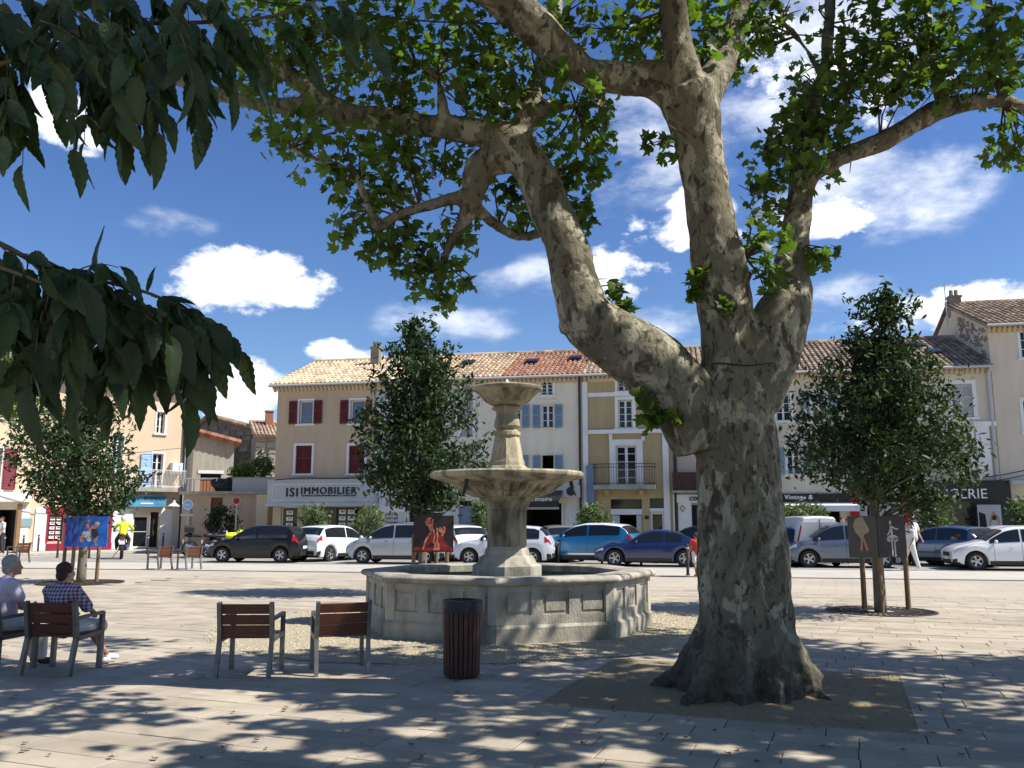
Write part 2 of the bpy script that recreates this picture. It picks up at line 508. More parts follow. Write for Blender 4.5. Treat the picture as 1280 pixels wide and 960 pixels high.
mk('leaf_ash_one', (.022, .044, .009), (.034, .064, .013), sc=20, ro=.33, ornd=.3, trans=.16, spec=.5, bump=.4, bsc=60)
mk('twig', (.12, .088, .05), (.07, .05, .03), sc=12, ro=.8)

def bark_plane():
    m = bpy.data.materials.new('bark_plane'); m.use_nodes = True
    N, L = m.node_tree.nodes, m.node_tree.links
    b = N['Principled BSDF']; b.inputs['Roughness'].default_value = .85; b.inputs['Specular IOR Level'].default_value = .25
    ge = N.new('ShaderNodeNewGeometry')
    mp = N.new('ShaderNodeMapping'); mp.inputs['Scale'].default_value = (1, 1, .55); L.new(ge.outputs['Position'], mp.inputs[0])
    def nz(s, d=6, r=.6):
        n = N.new('ShaderNodeTexNoise'); n.inputs['Scale'].default_value = s; n.inputs['Detail'].default_value = d
        n.inputs['Roughness'].default_value = r; n.inputs['Distortion'].default_value = .6
        L.new(mp.outputs[0], n.inputs['Vector']); return n.outputs['Fac']
    def step(x, a, bb):
        r = N.new('ShaderNodeMapRange'); r.inputs[1].default_value = a; r.inputs[2].default_value = bb; L.new(x, r.inputs[0]); return r.outputs[0]
    def mix(f, a, c):
        x = N.new('ShaderNodeMix'); x.data_type = 'RGBA'; L.new(f, x.inputs[0])
        for i, q in ((6, a), (7, c)):
            if isinstance(q, tuple): x.inputs[i].default_value = q + (1,)
            else: L.new(q, x.inputs[i])
        return x.outputs[2]
    base = mix(step(nz(2.6, 8), .38, .62), (.235, .218, .155), (.145, .128, .090))
    base = mix(step(nz(15, 6), .47, .60), base, (.165, .145, .098))
    base = mix(step(nz(4.6, 7, .6), .53, .58), base, (.37, .345, .255))
    n1 = nz(14, 6, .62)
    base = mix(step(n1, .575, .62), base, (.075, .060, .041))
    base = mix(step(nz(3.6, 7, .62), .57, .61), base, (.088, .072, .048))
    base = mix(step(nz(10.0, 5, .5), .63, .66), base, (.17, .115, .07))
    # finely mottled, darker and greyer towards the foot of the trunk
    sx = N.new('ShaderNodeSeparateXYZ'); L.new(ge.outputs['Position'], sx.inputs[0])
    low = step(sx.outputs['Z'], .75, .05)
    base = mix(low, base, mix(step(nz(14, 8, .7), .4, .6), (.045, .038, .030), (.115, .10, .078)))
    L.new(base, b.inputs['Base Color'])
    bp = N.new('ShaderNodeBump'); bp.inputs['Strength'].default_value = .8; bp.inputs['Distance'].default_value = .03
    ad = N.new('ShaderNodeMath'); ad.operation = 'MULTIPLY_ADD'; ad.inputs[1].default_value = -.6
    L.new(step(n1, .57, .60), ad.inputs[0]); L.new(nz(24, 8, .65), ad.inputs[2])
    L.new(ad.outputs[0], bp.inputs['Height']); L.new(bp.outputs[0], b.inputs['Normal'])
    return m
MT['bark_plane'] = bark_plane()

def plaid():
    m = bpy.data.materials.new('plaid'); m.use_nodes = True
    N, L = m.node_tree.nodes, m.node_tree.links
    b = N['Principled BSDF']; b.inputs['Roughness'].default_value = .9
    tc = N.new('ShaderNodeTexCoord')
    def wave(ax):
        wv = N.new('ShaderNodeTexWave'); wv.bands_direction = ax; wv.inputs['Scale'].default_value = 7
        L.new(tc.outputs['Object'], wv.inputs[0])
        r = N.new('ShaderNodeMapRange'); r.inputs[1].default_value = .45; r.inputs[2].default_value = .6
        L.new(wv.outputs['Fac'], r.inputs[0]); return r.outputs[0]
    a = N.new('ShaderNodeMath'); a.operation = 'ADD'; L.new(wave('Z'), a.inputs[0]); L.new(wave('X'), a.inputs[1])
    cr = N.new('ShaderNodeValToRGB'); cr.color_ramp.elements[0].color = (.06, .03, .08, 1); cr.color_ramp.elements[1].color = (.42, .36, .48, 1)
    h = N.new('ShaderNodeMath'); h.operation = 'MULTIPLY'; h.inputs[1].default_value = .5; L.new(a.outputs[0], h.inputs[0])
    L.new(h.outputs[0], cr.inputs[0]); L.new(cr.outputs[0], b.inputs['Base Color'])
    return m
MT['plaid'] = plaid()

def far_paving():
    m = bpy.data.materials.new('far_paving'); m.use_nodes = True
    N, L = m.node_tree.nodes, m.node_tree.links
    b = N['Principled BSDF']; b.inputs['Roughness'].default_value = .88; b.inputs['Specular IOR Level'].default_value = .3
    ge = N.new('ShaderNodeNewGeometry'); mp = N.new('ShaderNodeMapping'); mp.inputs['Rotation'].default_value = (0, 0, R(21))
    L.new(ge.outputs['Position'], mp.inputs[0])
    br = N.new('ShaderNodeTexBrick'); br.inputs['Scale'].default_value = 1
    br.inputs['Brick Width'].default_value = .72; br.inputs['Row Height'].default_value = .3
    br.inputs['Mortar Size'].default_value = .008; br.inputs['Mortar Smooth'].default_value = .3
    br.inputs['Color1'].default_value = (.445, .39, .315, 1); br.inputs['Color2'].default_value = (.405, .355, .285, 1)
    br.inputs['Mortar'].default_value = (.25, .22, .18, 1)
    L.new(mp.outputs[0], br.inputs[0])
    n = N.new('ShaderNodeTexNoise'); n.inputs['Scale'].default_value = .5; n.inputs['Detail'].default_value = 8
    L.new(ge.outputs['Position'], n.inputs[0])
    mr = N.new('ShaderNodeMapRange'); mr.inputs[1].default_value = .3; mr.inputs[2].default_value = .7
    mr.inputs[3].default_value = .85; mr.inputs[4].default_value = 1.08; L.new(n.outputs['Fac'], mr.inputs[0])
    vm = N.new('ShaderNodeVectorMath'); vm.operation = 'SCALE'; L.new(br.outputs[0], vm.inputs[0]); L.new(mr.outputs[0], vm.inputs['Scale'])
    L.new(vm.outputs[0], b.inputs['Base Color'])
    return m
MT['far_paving'] = far_paving()
# ------------------------------------------------------------------ facade frames
class Frame:
    def __init__(s, O, ang):
        s.O = Vector((O[0], O[1], 0)); s.ang = ang
        s.U = Vector((math.cos(ang), math.sin(ang), 0)); s.I = Vector((-math.sin(ang), math.cos(ang), 0))
    def p(s, px, py, v=0.0):
        """where the sight line of a photograph pixel meets the facade plane (v metres in front of it): (along, height)"""
        d = ray(px, py)
        t = ((s.O - s.I * v) - CAM).dot(s.I) / d.dot(s.I)
        q = CAM + d * t
        return (q - s.O).dot(s.U), q.z
    def w(s, u, v, z=0.0):
        """along, metres in FRONT of the facade, height -> world"""
        return s.O + s.U * u - s.I * v + Vector((0, 0, z))
MAIN = Frame((-11.4, 42), math.atan2(-.2, 1))
LEFT = Frame((-24.9, 42), math.atan2(6.0, 6.8))

# ------------------------------------------------------------------ ground
def sheet(name, pts, mat, z):
    mb = MB(); mb.poly([(p[0], p[1], z) for p in pts])
    return tag(mb.build(name, mat), kind='structure')
def strip(name, fr, u0, u1, v0, v1, mat, z, h=None):
    c = [fr.w(u0, v1), fr.w(u1, v1), fr.w(u1, v0), fr.w(u0, v0)]
    if h is None: return sheet(name, c, mat, z)
    mb = MB(); mb.prism([(p.x, p.y, z) for p in c], (0, 0, h))
    return tag(mb.build(name, mat), kind='structure')
sheet('ground', [(-900, -300), (900, -300), (900, 1500), (-900, 1500)], MT['far_paving'], -.02)
strip('lane', MAIN, -9, 60, 8.45, 12.8, MT['lane'], -.012)
strip('road', MAIN, -9, 60, 1.9, 8.45, MT['asphalt'], -.008)
strip('drain_channel', MAIN, -30, 60, 12.8, 13.0, MT['kerb'], -.004)
strip('drain_slot', MAIN, -30, 60, 12.87, 12.93, MT['dark_iron'], 0.0)
strip('kerb', MAIN, 0, 46, 1.75, 1.9, MT['kerb'], -.01, .12)
strip('sidewalk', MAIN, 0, 46, 0, 1.75, MT['sidewalk'], -.01, .105)
strip('road_line', MAIN, -8, 50, 8.38, 8.48, MT['kerb'], -.0035)
strip('left_sidewalk', LEFT, -20, 8.7, 0, 3.0, MT['lane'], -.01, .09)
strip('left_kerb', LEFT, -20, 8.7, 3.0, 3.15, MT['kerb'], -.01, .10)

# ------------------------------------------------------------------ paving: grid turned by 21 degrees
GA = R(-21)
GU = Vector((math.cos(GA), math.sin(GA), 0)); GV = Vector((-math.sin(GA), math.cos(GA), 0))
def gxy(p): return (p.x * GU.x + p.y * GU.y, p.x * GV.x + p.y * GV.y)
def gw(u, v): return GU * u + GV * v
PIT = [gxy(gnd(*q)) for q in ((660, 880), (1133, 920), (1137, 847), (800, 827))]
pu0 = PIT[0][0] * .8 + PIT[3][0] * .2; pu1 = (PIT[1][0] + PIT[2][0]) / 2
ROW = .30
pv0 = round((PIT[0][1] + PIT[1][1]) / 2 / ROW) * ROW; pv1 = round((PIT[2][1] + PIT[3][1]) / 2 / ROW) * ROW
FC = Vector((-.08, 13.75, 0))                    # fountain centre
def paver_mesh(cache, Lg):
    k = round(Lg, 2)
    if k not in cache:
        mb = MB(); a, b_, h = (k - .010) / 2, (ROW - .010) / 2, .05; e = .003
        mb.v = [(-a, -b_, -h), (a, -b_, -h), (a, b_, -h), (-a, b_, -h), (-a, -b_, -e), (a, -b_, -e), (a, b_, -e), (-a, b_, -e),
                (-a + e, -b_ + e, 0), (a - e, -b_ + e, 0), (a - e, b_ - e, 0), (-a + e, b_ - e, 0)]
        for q in ((8, 9, 10, 11), (4, 5, 9, 8), (5, 6, 10, 9), (6, 7, 11, 10), (7, 4, 8, 11), (0, 1, 5, 4), (1, 2, 6, 5), (2, 3, 7, 6), (3, 0, 4, 7)):
            mb.face(q)
        cache[k] = mb.mesh('paver', MT['paver'])
    return cache[k]
def pave():
    sheet_pts = [gw(-16.9, .7), gw(12.2, .7), gw(12.2, 20.4), gw(-16.9, 20.4)]
    bed = sheet('paving_bed', sheet_pts, MT['joint'], -.006)
    cells = []
    r = random.Random(3)
    for j in range(int(.6 / ROW), int(20.7 / ROW)):
        v0 = j * ROW; u = -17.8 + r.uniform(0, .8)
        while u < 12.2:
            Lg = r.choice([.5, .6, .7, .75, .8, .9])
            segs = [(u, u + Lg)]
            if v0 + .15 > pv0 and v0 + .15 < pv1:
                segs = []
                if u < pu0: segs.append((u, min(u + Lg, pu0)))
                if u + Lg > pu1: segs.append((max(u, pu1), u + Lg))
            for a, b_ in segs:
                if b_ - a < .06: continue
                c = gw((a + b_) / 2, v0 + ROW / 2)
                q = proj((c.x, c.y, 0))
                if q is None or not (-500 < q[0] < 1950) or c.y < 4.0: continue
                if (c - FC).length < 1.9: continue
                cells.append((c, b_ - a, q))
            u += Lg
    vis = [k for k in cells if -40 < k[2][0] < 1320 and k[2][1] < 985]
    vis.sort(key=lambda k: k[0].y)
    single = set(id(k) for k in vis[:300])
    cache = {}; mass = MB()
    for k in cells:
        c, Lg, q = k
        dz = r.uniform(-.0025, .0025)
        if id(k) in single:
            o = link('paver', paver_mesh(cache, Lg), bed)
            o.location = (c.x, c.y, dz); o.rotation_euler = (r.uniform(-.003, .003), r.uniform(-.003, .003), GA)
        else:
            mass.cur = r.random()
            a, b_ = (Lg - .007) / 2, (ROW - .007) / 2
            P = [c + GU * x + GV * y for x, y in ((-a, -b_), (a, -b_), (a, b_), (-a, b_))]
            mass.prism([(p.x, p.y, -.05) for p in P], (0, 0, .05 + dz))
    tag(mass.build('pavers', MT['paver_mass'], bed), kind='stuff')
pave()
def soil_pit():
    mb = MB(); n, m = 44, 40; b = 0
    for j in range(m + 1):
        for i in range(n + 1):
            u = pu0 - .03 + (pu1 - pu0 + .06) * i / n; v = pv0 - .03 + (pv1 - pv0 + .06) * j / m
            c = gw(u, v); edge = min(i, n - i, j, m - j) / 6
            d = math.hypot(c.x - 2.08, c.y - 7.95)
            z = -.005 + min(1, edge) * (.012 + .02 * noise.noise(c * 3) + .012 * noise.noise(c * 14)) + min(1, edge * .5) * .07 * max(0, 1 - d / 1.2)
            mb.v.append((c.x, c.y, z))
    for j in range(m):
        for i in range(n):
            a = j * (n + 1) + i; mb.face((a, a + 1, a + n + 2, a + n + 1))
    tag(mb.build('soil', MT['soil'], smooth=True), kind='structure')
    # fine gravel and bark crumbs on the soil
    k = 1800
    u = nrng.uniform(pu0 + .04, pu1 - .04, k); v = nrng.uniform(pv0 + .04, pv1 - .04, k)
    C = np.array([tuple(gw(a, c)) for a, c in zip(u, v)]); C[:, 2] = .012
    tv = np.array([(-1, -.8, 0), (1, -.7, 0), (.8, .9, 0), (-.9, .8, 0), (0, 0, .9)], float)
    tf = [(0, 1, 4), (1, 2, 4), (2, 3, 4), (3, 0, 4)]
    an = nrng.uniform(0, 6.28, k); Z = np.zeros(k); O1 = np.ones(k)
    ROT = np.stack([np.stack([np.cos(an), -np.sin(an), Z], 1), np.stack([np.sin(an), np.cos(an), Z], 1), np.stack([Z, Z, O1], 1)], 1)
    o = scatter('gravel', MT['crumb'], None, tv, tf, C, ROT, nrng.uniform(.004, .011, k))
    tag(o, 'dry gravel and bark crumbs lying on the soil round the plane tree', 'gravel', kind='stuff')
soil_pit()
def cobbles():
    """the ring of pale pebbles and dry litter round the fountain"""
    pts = []
    rr = random.Random(8)
    mb = MB()
    n = 64; prev = None
    for k in range(n + 1):
        a = 2 * PI * k / n
        ro = 3.35 + .9 * max(0, -math.cos(a - .3)) + .25 * noise.noise(Vector((math.cos(a) * 2, math.sin(a) * 2, 3)))
        cur = [(FC.x + r_ * math.cos(a), FC.y + r_ * math.sin(a), .006) for r_ in (2.0, ro)]
        if prev: mb.poly([prev[0], prev[1], cur[1], cur[0]])
        prev = cur
    tag(mb.build('pebble_bed', MT['litter']), kind='structure')
    C = []
    while len(C) < 9500:
        a = rr.uniform(0, 2 * PI); ro = 3.3 + .95 * max(0, -math.cos(a - .3))
        d = rr.uniform(2.2, ro + .15)
        C.append((FC.x + d * math.cos(a), FC.y + d * math.sin(a), .004))
    C = np.array(C); k = len(C)
    tv = np.array([(-1, -.9, 0), (1, -.8, 0), (.9, 1, 0), (-1, .9, 0), (-.6, -.5, .7), (.6, -.5, .7), (.5, .6, .7), (-.6, .5, .7)], float)
    tf = [(4, 5, 6, 7), (0, 1, 5, 4), (1, 2, 6, 5), (2, 3, 7, 6), (3, 0, 4, 7)]
    an = nrng.uniform(0, 6.28, k); Z = np.zeros(k); O1 = np.ones(k)
    ROT = np.stack([np.stack([np.cos(an), -np.sin(an), Z], 1), np.stack([np.sin(an), np.cos(an), Z], 1), np.stack([Z, Z, O1 * .8], 1)], 1)
    o = scatter('pebbles', MT['cobble'], None, tv, tf, C, ROT, nrng.uniform(.010, .024, k))
    tag(o, 'pale pebbles set in the ground round the stone fountain', 'pebbles', kind='stuff')
cobbles()

# ------------------------------------------------------------------ building kit (local x along the facade, y into the house, z up)
def wall_open(mb, x0, x1, z0, z1, ops, y=0.0, rev=.22):
    xs = sorted({x0, x1, *[min(max(o[0], x0), x1) for o in ops], *[min(max(o[1], x0), x1) for o in ops]})
    zs = sorted({z0, z1, *[min(max(o[2], z0), z1) for o in ops], *[min(max(o[3], z0), z1) for o in ops]})
    for i in range(len(xs) - 1):
        for j in range(len(zs) - 1):
            cx, cz = (xs[i] + xs[i + 1]) / 2, (zs[j] + zs[j + 1]) / 2
            if any(o[0] < cx < o[1] and o[2] < cz < o[3] for o in ops): continue
            mb.poly([(xs[i], y, zs[j]), (xs[i + 1], y, zs[j]), (xs[i + 1], y, zs[j + 1]), (xs[i], y, zs[j + 1])])
    for a, b_, c, d in ops:
        mb.poly([(a, y, c), (a, y, d), (a, y + rev, d), (a, y + rev, c)])
        mb.poly([(b_, y, d), (b_, y, c), (b_, y + rev, c), (b_, y + rev, d)])
        mb.poly([(a, y, d), (b_, y, d), (b_, y + rev, d), (a, y + rev, d)])
        mb.poly([(b_, y, c), (a, y, c), (a, y + rev, c), (b_, y + rev, c)])
def shell(b, mat, x0, x1, z1, ops, depth=8.0, z0=0.0, rev=.22, gable=None):
    mb = MB(); wall_open(mb, x0, x1, z0, z1, ops, 0, rev)
    for x in (x0 + .004, x1 - .004):
        mb.poly([(x, 0, z0), (x, 0, z1), (x, depth / 2, gable or z1), (x, depth, z1), (x, depth, z0)])
    mb.poly([(x0, depth, z0), (x0, depth, z1), (x1, depth, z1), (x1, depth, z0)])
    return mb.build('wall', mat, b)
def window(b, r, rev=.22, mull=True, bars=2, glass='glass', frame='white', t=.055):
    x0, x1, z0, z1 = r; mb = MB(); y0, y1 = rev - .08, rev - .02
    mb.bx(x0, x0 + t, y0, y1, z0, z1); mb.bx(x1 - t, x1, y0, y1, z0, z1)
    mb.bx(x0 + t, x1 - t, y0, y1, z1 - t, z1); mb.bx(x0 + t, x1 - t, y0, y1, z0, z0 + t)
    xm = (x0 + x1) / 2
    if mull: mb.bx(xm - t * .8, xm + t * .8, y0 - .01, y1, z0 + t, z1 - t)
    for k in range(bars):
        zz = z0 + (z1 - z0) * (k + 1) / (bars + 1)
        for xa, xb in (((x0 + t, xm - t * .8), (xm + t * .8, x1 - t)) if mull else ((x0 + t, x1 - t),)):
            mb.bx(xa, xb, y0 + .01, y1 - .01, zz - .014, zz + .014)
    fo = mb.build('window', MT[frame], b)
    for xa, xb in (((x0 + t * .5, xm), (xm, x1 - t * .5)) if mull else ((x0 + t * .5, x1 - t * .5),)):
        p = MB(); p.bx(xa + .002, xb - .002, y1 - .03, y1 - .02, z0 + t * .5, z1 - t * .5); p.build('pane', MT[glass], fo)
    return fo
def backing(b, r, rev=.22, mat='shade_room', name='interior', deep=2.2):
    """shop room behind an opening, its shade put into the dark colour"""
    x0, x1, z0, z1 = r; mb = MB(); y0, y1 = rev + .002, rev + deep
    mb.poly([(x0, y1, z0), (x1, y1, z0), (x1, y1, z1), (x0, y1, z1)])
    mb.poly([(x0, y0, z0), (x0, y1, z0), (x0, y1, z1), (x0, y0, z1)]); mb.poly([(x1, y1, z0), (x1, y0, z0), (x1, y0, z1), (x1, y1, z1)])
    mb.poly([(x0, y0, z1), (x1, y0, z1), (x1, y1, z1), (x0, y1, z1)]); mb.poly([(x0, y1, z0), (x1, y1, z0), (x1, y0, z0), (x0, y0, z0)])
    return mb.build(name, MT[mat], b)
def shutter(b, r, mat, y=-.045, louvre=True):
    x0, x1, z0, z1 = r; mb = MB(); t = .05
    mb.bx(x0, x0 + t, y, y + .04, z0, z1); mb.bx(x1 - t, x1, y, y + .04, z0, z1)
    zm = z0 + (z1 - z0) * .55
    for za, zb in ((z0, z0 + .07), (zm - .035, zm + .035), (z1 - .07, z1)):
        mb.bx(x0 + t, x1 - t, y, y + .04, za, zb)
    for za, zb in ((z0 + .07, zm - .035), (zm + .035, z1 - .07)):
        n = max(2, int((zb - za) / .075))
        for k in range(n):
            zz = za + (zb - za) * (k + .5) / n; hh = (zb - za) / n * .5
            mb.poly([(x0 + t, y + .006, zz - hh), (x1 - t, y + .006, zz - hh), (x1 - t, y + .034, zz + hh), (x0 + t, y + .034, zz + hh)])
    return mb.build('shutter', MT[mat], b)
def surround(b, r, wd=.13, mat='white', th=.025, sill=True, sides=True):
    x0, x1, z0, z1 = r; mb = MB()
    if sides:
        mb.bx(x0 - wd, x0 - .002, -th, .05, z0, z1); mb.bx(x1 + .002, x1 + wd, -th, .05, z0, z1)
    mb.bx(x0 - wd, x1 + wd, -th - .003, .05, z1, z1 + wd)
    mb.build('surround', MT[mat], b)
    if sill:
        q = MB(); q.bx(x0 - wd - .05, x1 + wd + .05, -.09, .05, z0 - .085, z0 - .002); q.build('sill', MT[mat], b)
def band(b, x0, x1, z0, z1, mat='white', y=-.03, name='cornice', th=.05):
    mb = MB(); mb.bx(x0, x1, y, y + th, z0, z1); return mb.build(name, MT[mat], b)
def slab(b, name, x0, x1, y0, y1, z0, z1, mat):
    mb = MB(); mb.bx(x0, x1, y0, y1, z0, z1); return mb.build(name, MT[mat] if isinstance(mat, str) else mat, b)
def tiles(b, x0, x1, ya, za, yb, zb, mats, seed=0, pitch=.23, course=.42):
    """a roof slope of half round clay tiles from the eave (ya, za) up to the ridge (yb, zb); mats: [(x limit, material)]"""
    Ls = math.hypot(yb - ya, zb - za); ey, ez = (yb - ya) / Ls, (zb - za) / Ls
    ny, nz_ = -ez, ey
    if nz_ < 0: ny, nz_ = -ny, -nz_
    base = MB(); 
    base.poly([(x0, ya, za), (x1, ya, za), (x1, yb, zb), (x0, yb, zb)])
    base.poly([(x0, ya - ny * .12, za - nz_ * .12), (x0, yb - ny * .12, zb - nz_ * .12), (x1, yb - ny * .12, zb - nz_ * .12), (x1, ya - ny * .12, za - nz_ * .12)])
    base.poly([(x0, ya, za), (x1, ya, za), (x1, ya - ny * .12, za - nz_ * .12), (x0, ya - ny * .12, za - nz_ * .12)])
    for x in (x0, x1): base.poly([(x, ya, za), (x, yb, zb), (x, yb - ny * .12, zb - nz_ * .12), (x, ya - ny * .12, za - nz_ * .12)])
    ro = base.build('roof', MT['tile_old'], b)
    r = random.Random(seed + 100); mb = MB()
    nc = max(1, int((x1 - x0) / pitch)); nk = max(1, int(Ls / course))
    mlist = [m for _, m in mats]
    for i in range(nc):
        xc = x0 + (i + .5) * (x1 - x0) / nc
        for mi, (lim, _) in enumerate(mats):
            if xc <= lim: break
        mb.mi = mi
        for k in range(nk):
            mb.cur = r.random()
            s0 = k * Ls / nk; s1 = (k + 1.18) * Ls / nk
            w0, w1 = pitch * .40, pitch * .33
            jx = r.uniform(-.012, .012); b0 = len(mb.v)
            for s_, w_, lift in ((s0, w0, .035), (s1, w1, .012)):
                for a in range(5):
                    an = PI * a / 4; h = lift + w_ * .75 * math.sin(an)
                    mb.v.append((xc + jx + w_ * math.cos(an), ya + ey * s_ + ny * h, za + ez * s_ + nz_ * h))
            for a in range(4): mb.face((b0 + a, b0 + a + 1, b0 + 6 + a, b0 + 5 + a))
            mb.face((b0, b0 + 4, b0 + 3, b0 + 2, b0 + 1))
    tag(mb.build('roof_tiles', [MT[m] for m in mlist], ro), kind='stuff')
    rt = MB(); nx = max(1, int((x1 - x0) / .45))
    for i in range(nx):
        rt.cur = r.random(); xa = x0 + i * (x1 - x0) / nx; xb = xa + (x1 - x0) / nx * 1.06
        rt.tube([(xa, yb, zb + .03), (xb, yb, zb + .045)], [.13, .11], 8)
    tag(rt.build('ridge_tiles', MT[mlist[0]], ro), kind='stuff')
    return ro
def gutter(b, x0, x1, z, y=-.42):
    mb = MB(); mb.tube([(x0, y, z), (x1, y, z)], .055, 8); return mb.build('gutter', MT['fabric_grey'], b)
def genoise(b, x0, x1, z):
    """the scalloped double row of tiles under a Provencal eave"""
    mb = MB(); n = int((x1 - x0) / .2)
    for row, (yy, zz) in enumerate(((-.10, z - .30), (-.22, z - .17))):
        mb.bx(x0, x1, yy - .03, 0.02, zz + .085, zz + .12)
        for i in range(n):
            xc = x0 + (i + .5) * (x1 - x0) / n
            mb.tube([(xc, yy, zz + .03), (xc, .02, zz + .03)], [.075, .075], 6)
    return mb.build('eave_moulding', MT['tile_pale'], b)
def text_mesh(name, body, mat, parent, x0, x1, z0, z1, y, depth=.02, bold=0.0, shear=0.0, font_italic=False):
    """lettering fitted into a rectangle of the local x-z plane"""
    cu = bpy.data.curves.new('txt', 'FONT'); cu.body = body; cu.extrude = .02; cu.offset = bold if bold > .01 else 0.0; cu.shear = shear
    cu.resolution_u = 3; cu.space_character = 1.2 if bold > 0 else 1.0
    t = bpy.data.objects.new('txt', cu); COL.objects.link(t)
    dg = bpy.context.evaluated_depsgraph_get()
    me = bpy.data.meshes.new_from_object(t.evaluated_get(dg))
    bpy.data.objects.remove(t); me.name = name
    n = len(me.vertices); co = np.empty(n * 3); me.vertices.foreach_get('co', co); co = co.reshape(-1, 3)
    mn, mxx = co.min(0), co.max(0)
    q = (co - mn) / np.maximum(mxx - mn, 1e-9)
    out = np.stack([x0 + q[:, 0] * (x1 - x0), y - q[:, 2] * depth, z0 + q[:, 1] * (z1 - z0)], 1)
    me.vertices.foreach_set('co', out.ravel().astype(np.float32)); me.materials.clear(); me.materials.append(mat); me.update()
    return link(name, me, parent)
def cards(b, x0, x1, z0, z1, nx, nz_, y, mat='white', fill=.75, name='card'):
    w_, h_ = (x1 - x0) / nx, (z1 - z0) / nz_
    mb = MB(); mb.bx(-w_ * fill / 2, w_ * fill / 2, -.006, .006, -h_ * fill * .42, h_ * fill * .42); me = mb.mesh(name, MT[mat])
    for i in range(nx):
        for j in range(nz_):
            o = link(name, me, b); o.location = (x0 + (i + .5) * w_, y, z0 + (j + .5) * h_)
            p = MB(); p.bx(-w_ * .2, w_ * .25, -.010, -.0065, -h_ * .05, h_ * .2); p.build('photo', MT['glass_sky' if (i + j) % 2 else 'ochre_wall'], o)
def bld(name, label, fr, u0, cat='house', group=None):
    p = fr.w(u0, 0)
    return thing(name, label, cat, (p.x, p.y, 0), fr.ang, group)
def rect(fr, u0, xa, xb, yt, yb, v=0.0):
    """pixel rectangle on a facade -> local x0, x1, z0, z1 of the house that starts at u0"""
    xm, ym = (xa + xb) / 2, (yt + yb) / 2
    a = fr.p(xa, ym, v)[0] - u0; b_ = fr.p(xb, ym, v)[0] - u0
    return (a, b_, max(fr.p(xm, yb, v)[1], 0.02), fr.p(xm, yt, v)[1])

def fallen():
    k = 170
    px = nrng.uniform(0, 1280, k); py = nrng.uniform(760, 955, k) 
    C = np.array([tuple(gnd(a, c)) for a, c in zip(px, py)]); C[:, 2] = .012
    an = nrng.uniform(0, 6.28, k); Z = np.zeros(k); O1 = np.ones(k)
    ROT = np.stack([np.stack([np.cos(an), -np.sin(an), Z], 1), np.stack([np.sin(an), np.cos(an), Z], 1), np.stack([Z, Z, O1], 1)], 1)
    tv = np.array([(0, -.5, 0), (.35, -.1, .12), (.12, .1, .02), (0, .55, .1), (-.12, .1, .03), (-.35, -.1, .15)], float)
    o = scatter('fallen_leaves', M('dry_leaf', (.20, .13, .055), (.11, .075, .035), sc=8, ro=.9, rnd=.4), None, tv, [(0, 1, 2, 3), (0, 3, 4, 5)], C, ROT, nrng.uniform(.03, .085, k))
    tag(o, 'small dry leaves fallen on the paving round the plane tree', 'fallen leaves', kind='stuff')
fallen()
# ------------------------------------------------------------------ the main row of houses
def u_at(px, py=480, fr=MAIN): return fr.p(px, py)[0]
UB = [u_at(347, 500), u_at(471), u_at(598), u_at(727), u_at(838), u_at(962), u_at(1239, 470)]
ZE = [MAIN.p(408, 477)[1], MAIN.p(530, 472)[1], MAIN.p(660, 468)[1], MAIN.p(780, 464)[1], MAIN.p(900, 461)[1], MAIN.p(1100, 458)[1]]
ZE = [z - .12 for z in ZE]
def roof_for(b, W, ze, ridge_rise=1.85, dep=4.6, mats=None, seed=0, x0=-.0, over=.42):
    sl_ = ridge_rise / dep
    tiles(b, x0, W, -over, ze - over * sl_ + .14, dep, ze + ridge_rise + .14, mats, seed)
    mb = MB(); mb.poly([(x0, dep, ze + ridge_rise + .14), (W, dep, ze + ridge_rise + .14), (W, 2 * dep + .3, ze), (x0, 2 * dep + .3, ze)])
    mb.build('roof_back', MT['tile_old'], b)
    genoise(b, x0 + .05, W - .05, ze); gutter(b, x0, W, ze - over * sl_ + .1, -over - .05)
def chimney(b, x, y, z, h=.9, w_=.45):
    mb = MB(); mb.bx(x - w_ / 2, x + w_ / 2, y - w_ / 2, y + w_ / 2, z - .5, z + h)
    mb.bx(x - w_ / 2 - .05, x + w_ / 2 + .05, y - w_ / 2 - .05, y + w_ / 2 + .05, z + h + .002, z + h + .09)
    for sx in (-1, 1):
        mb.tube([(x + sx * w_ * .22, y, z + h + .09), (x + sx * w_ * .22, y, z + h + .4)], .09, 8)
    return mb.build('chimney', MT['rubble'], b)
def skylight(b, x, y, ze, sl_=.402, w_=.62, l=.6):
    mb = MB(); z = ze + .14 + y * sl_ + .16
    ro = Matrix.Rotation(math.atan(sl_), 3, 'X')
    mb.box((x, y, z), (w_, l, .08), ro); o = mb.build('skylight', MT['trim'], b)
    q = MB(); q.box((x, y, z + .045), (w_ * .85, l * .85, .02), ro); q.build('pane', MT['glass'], o)

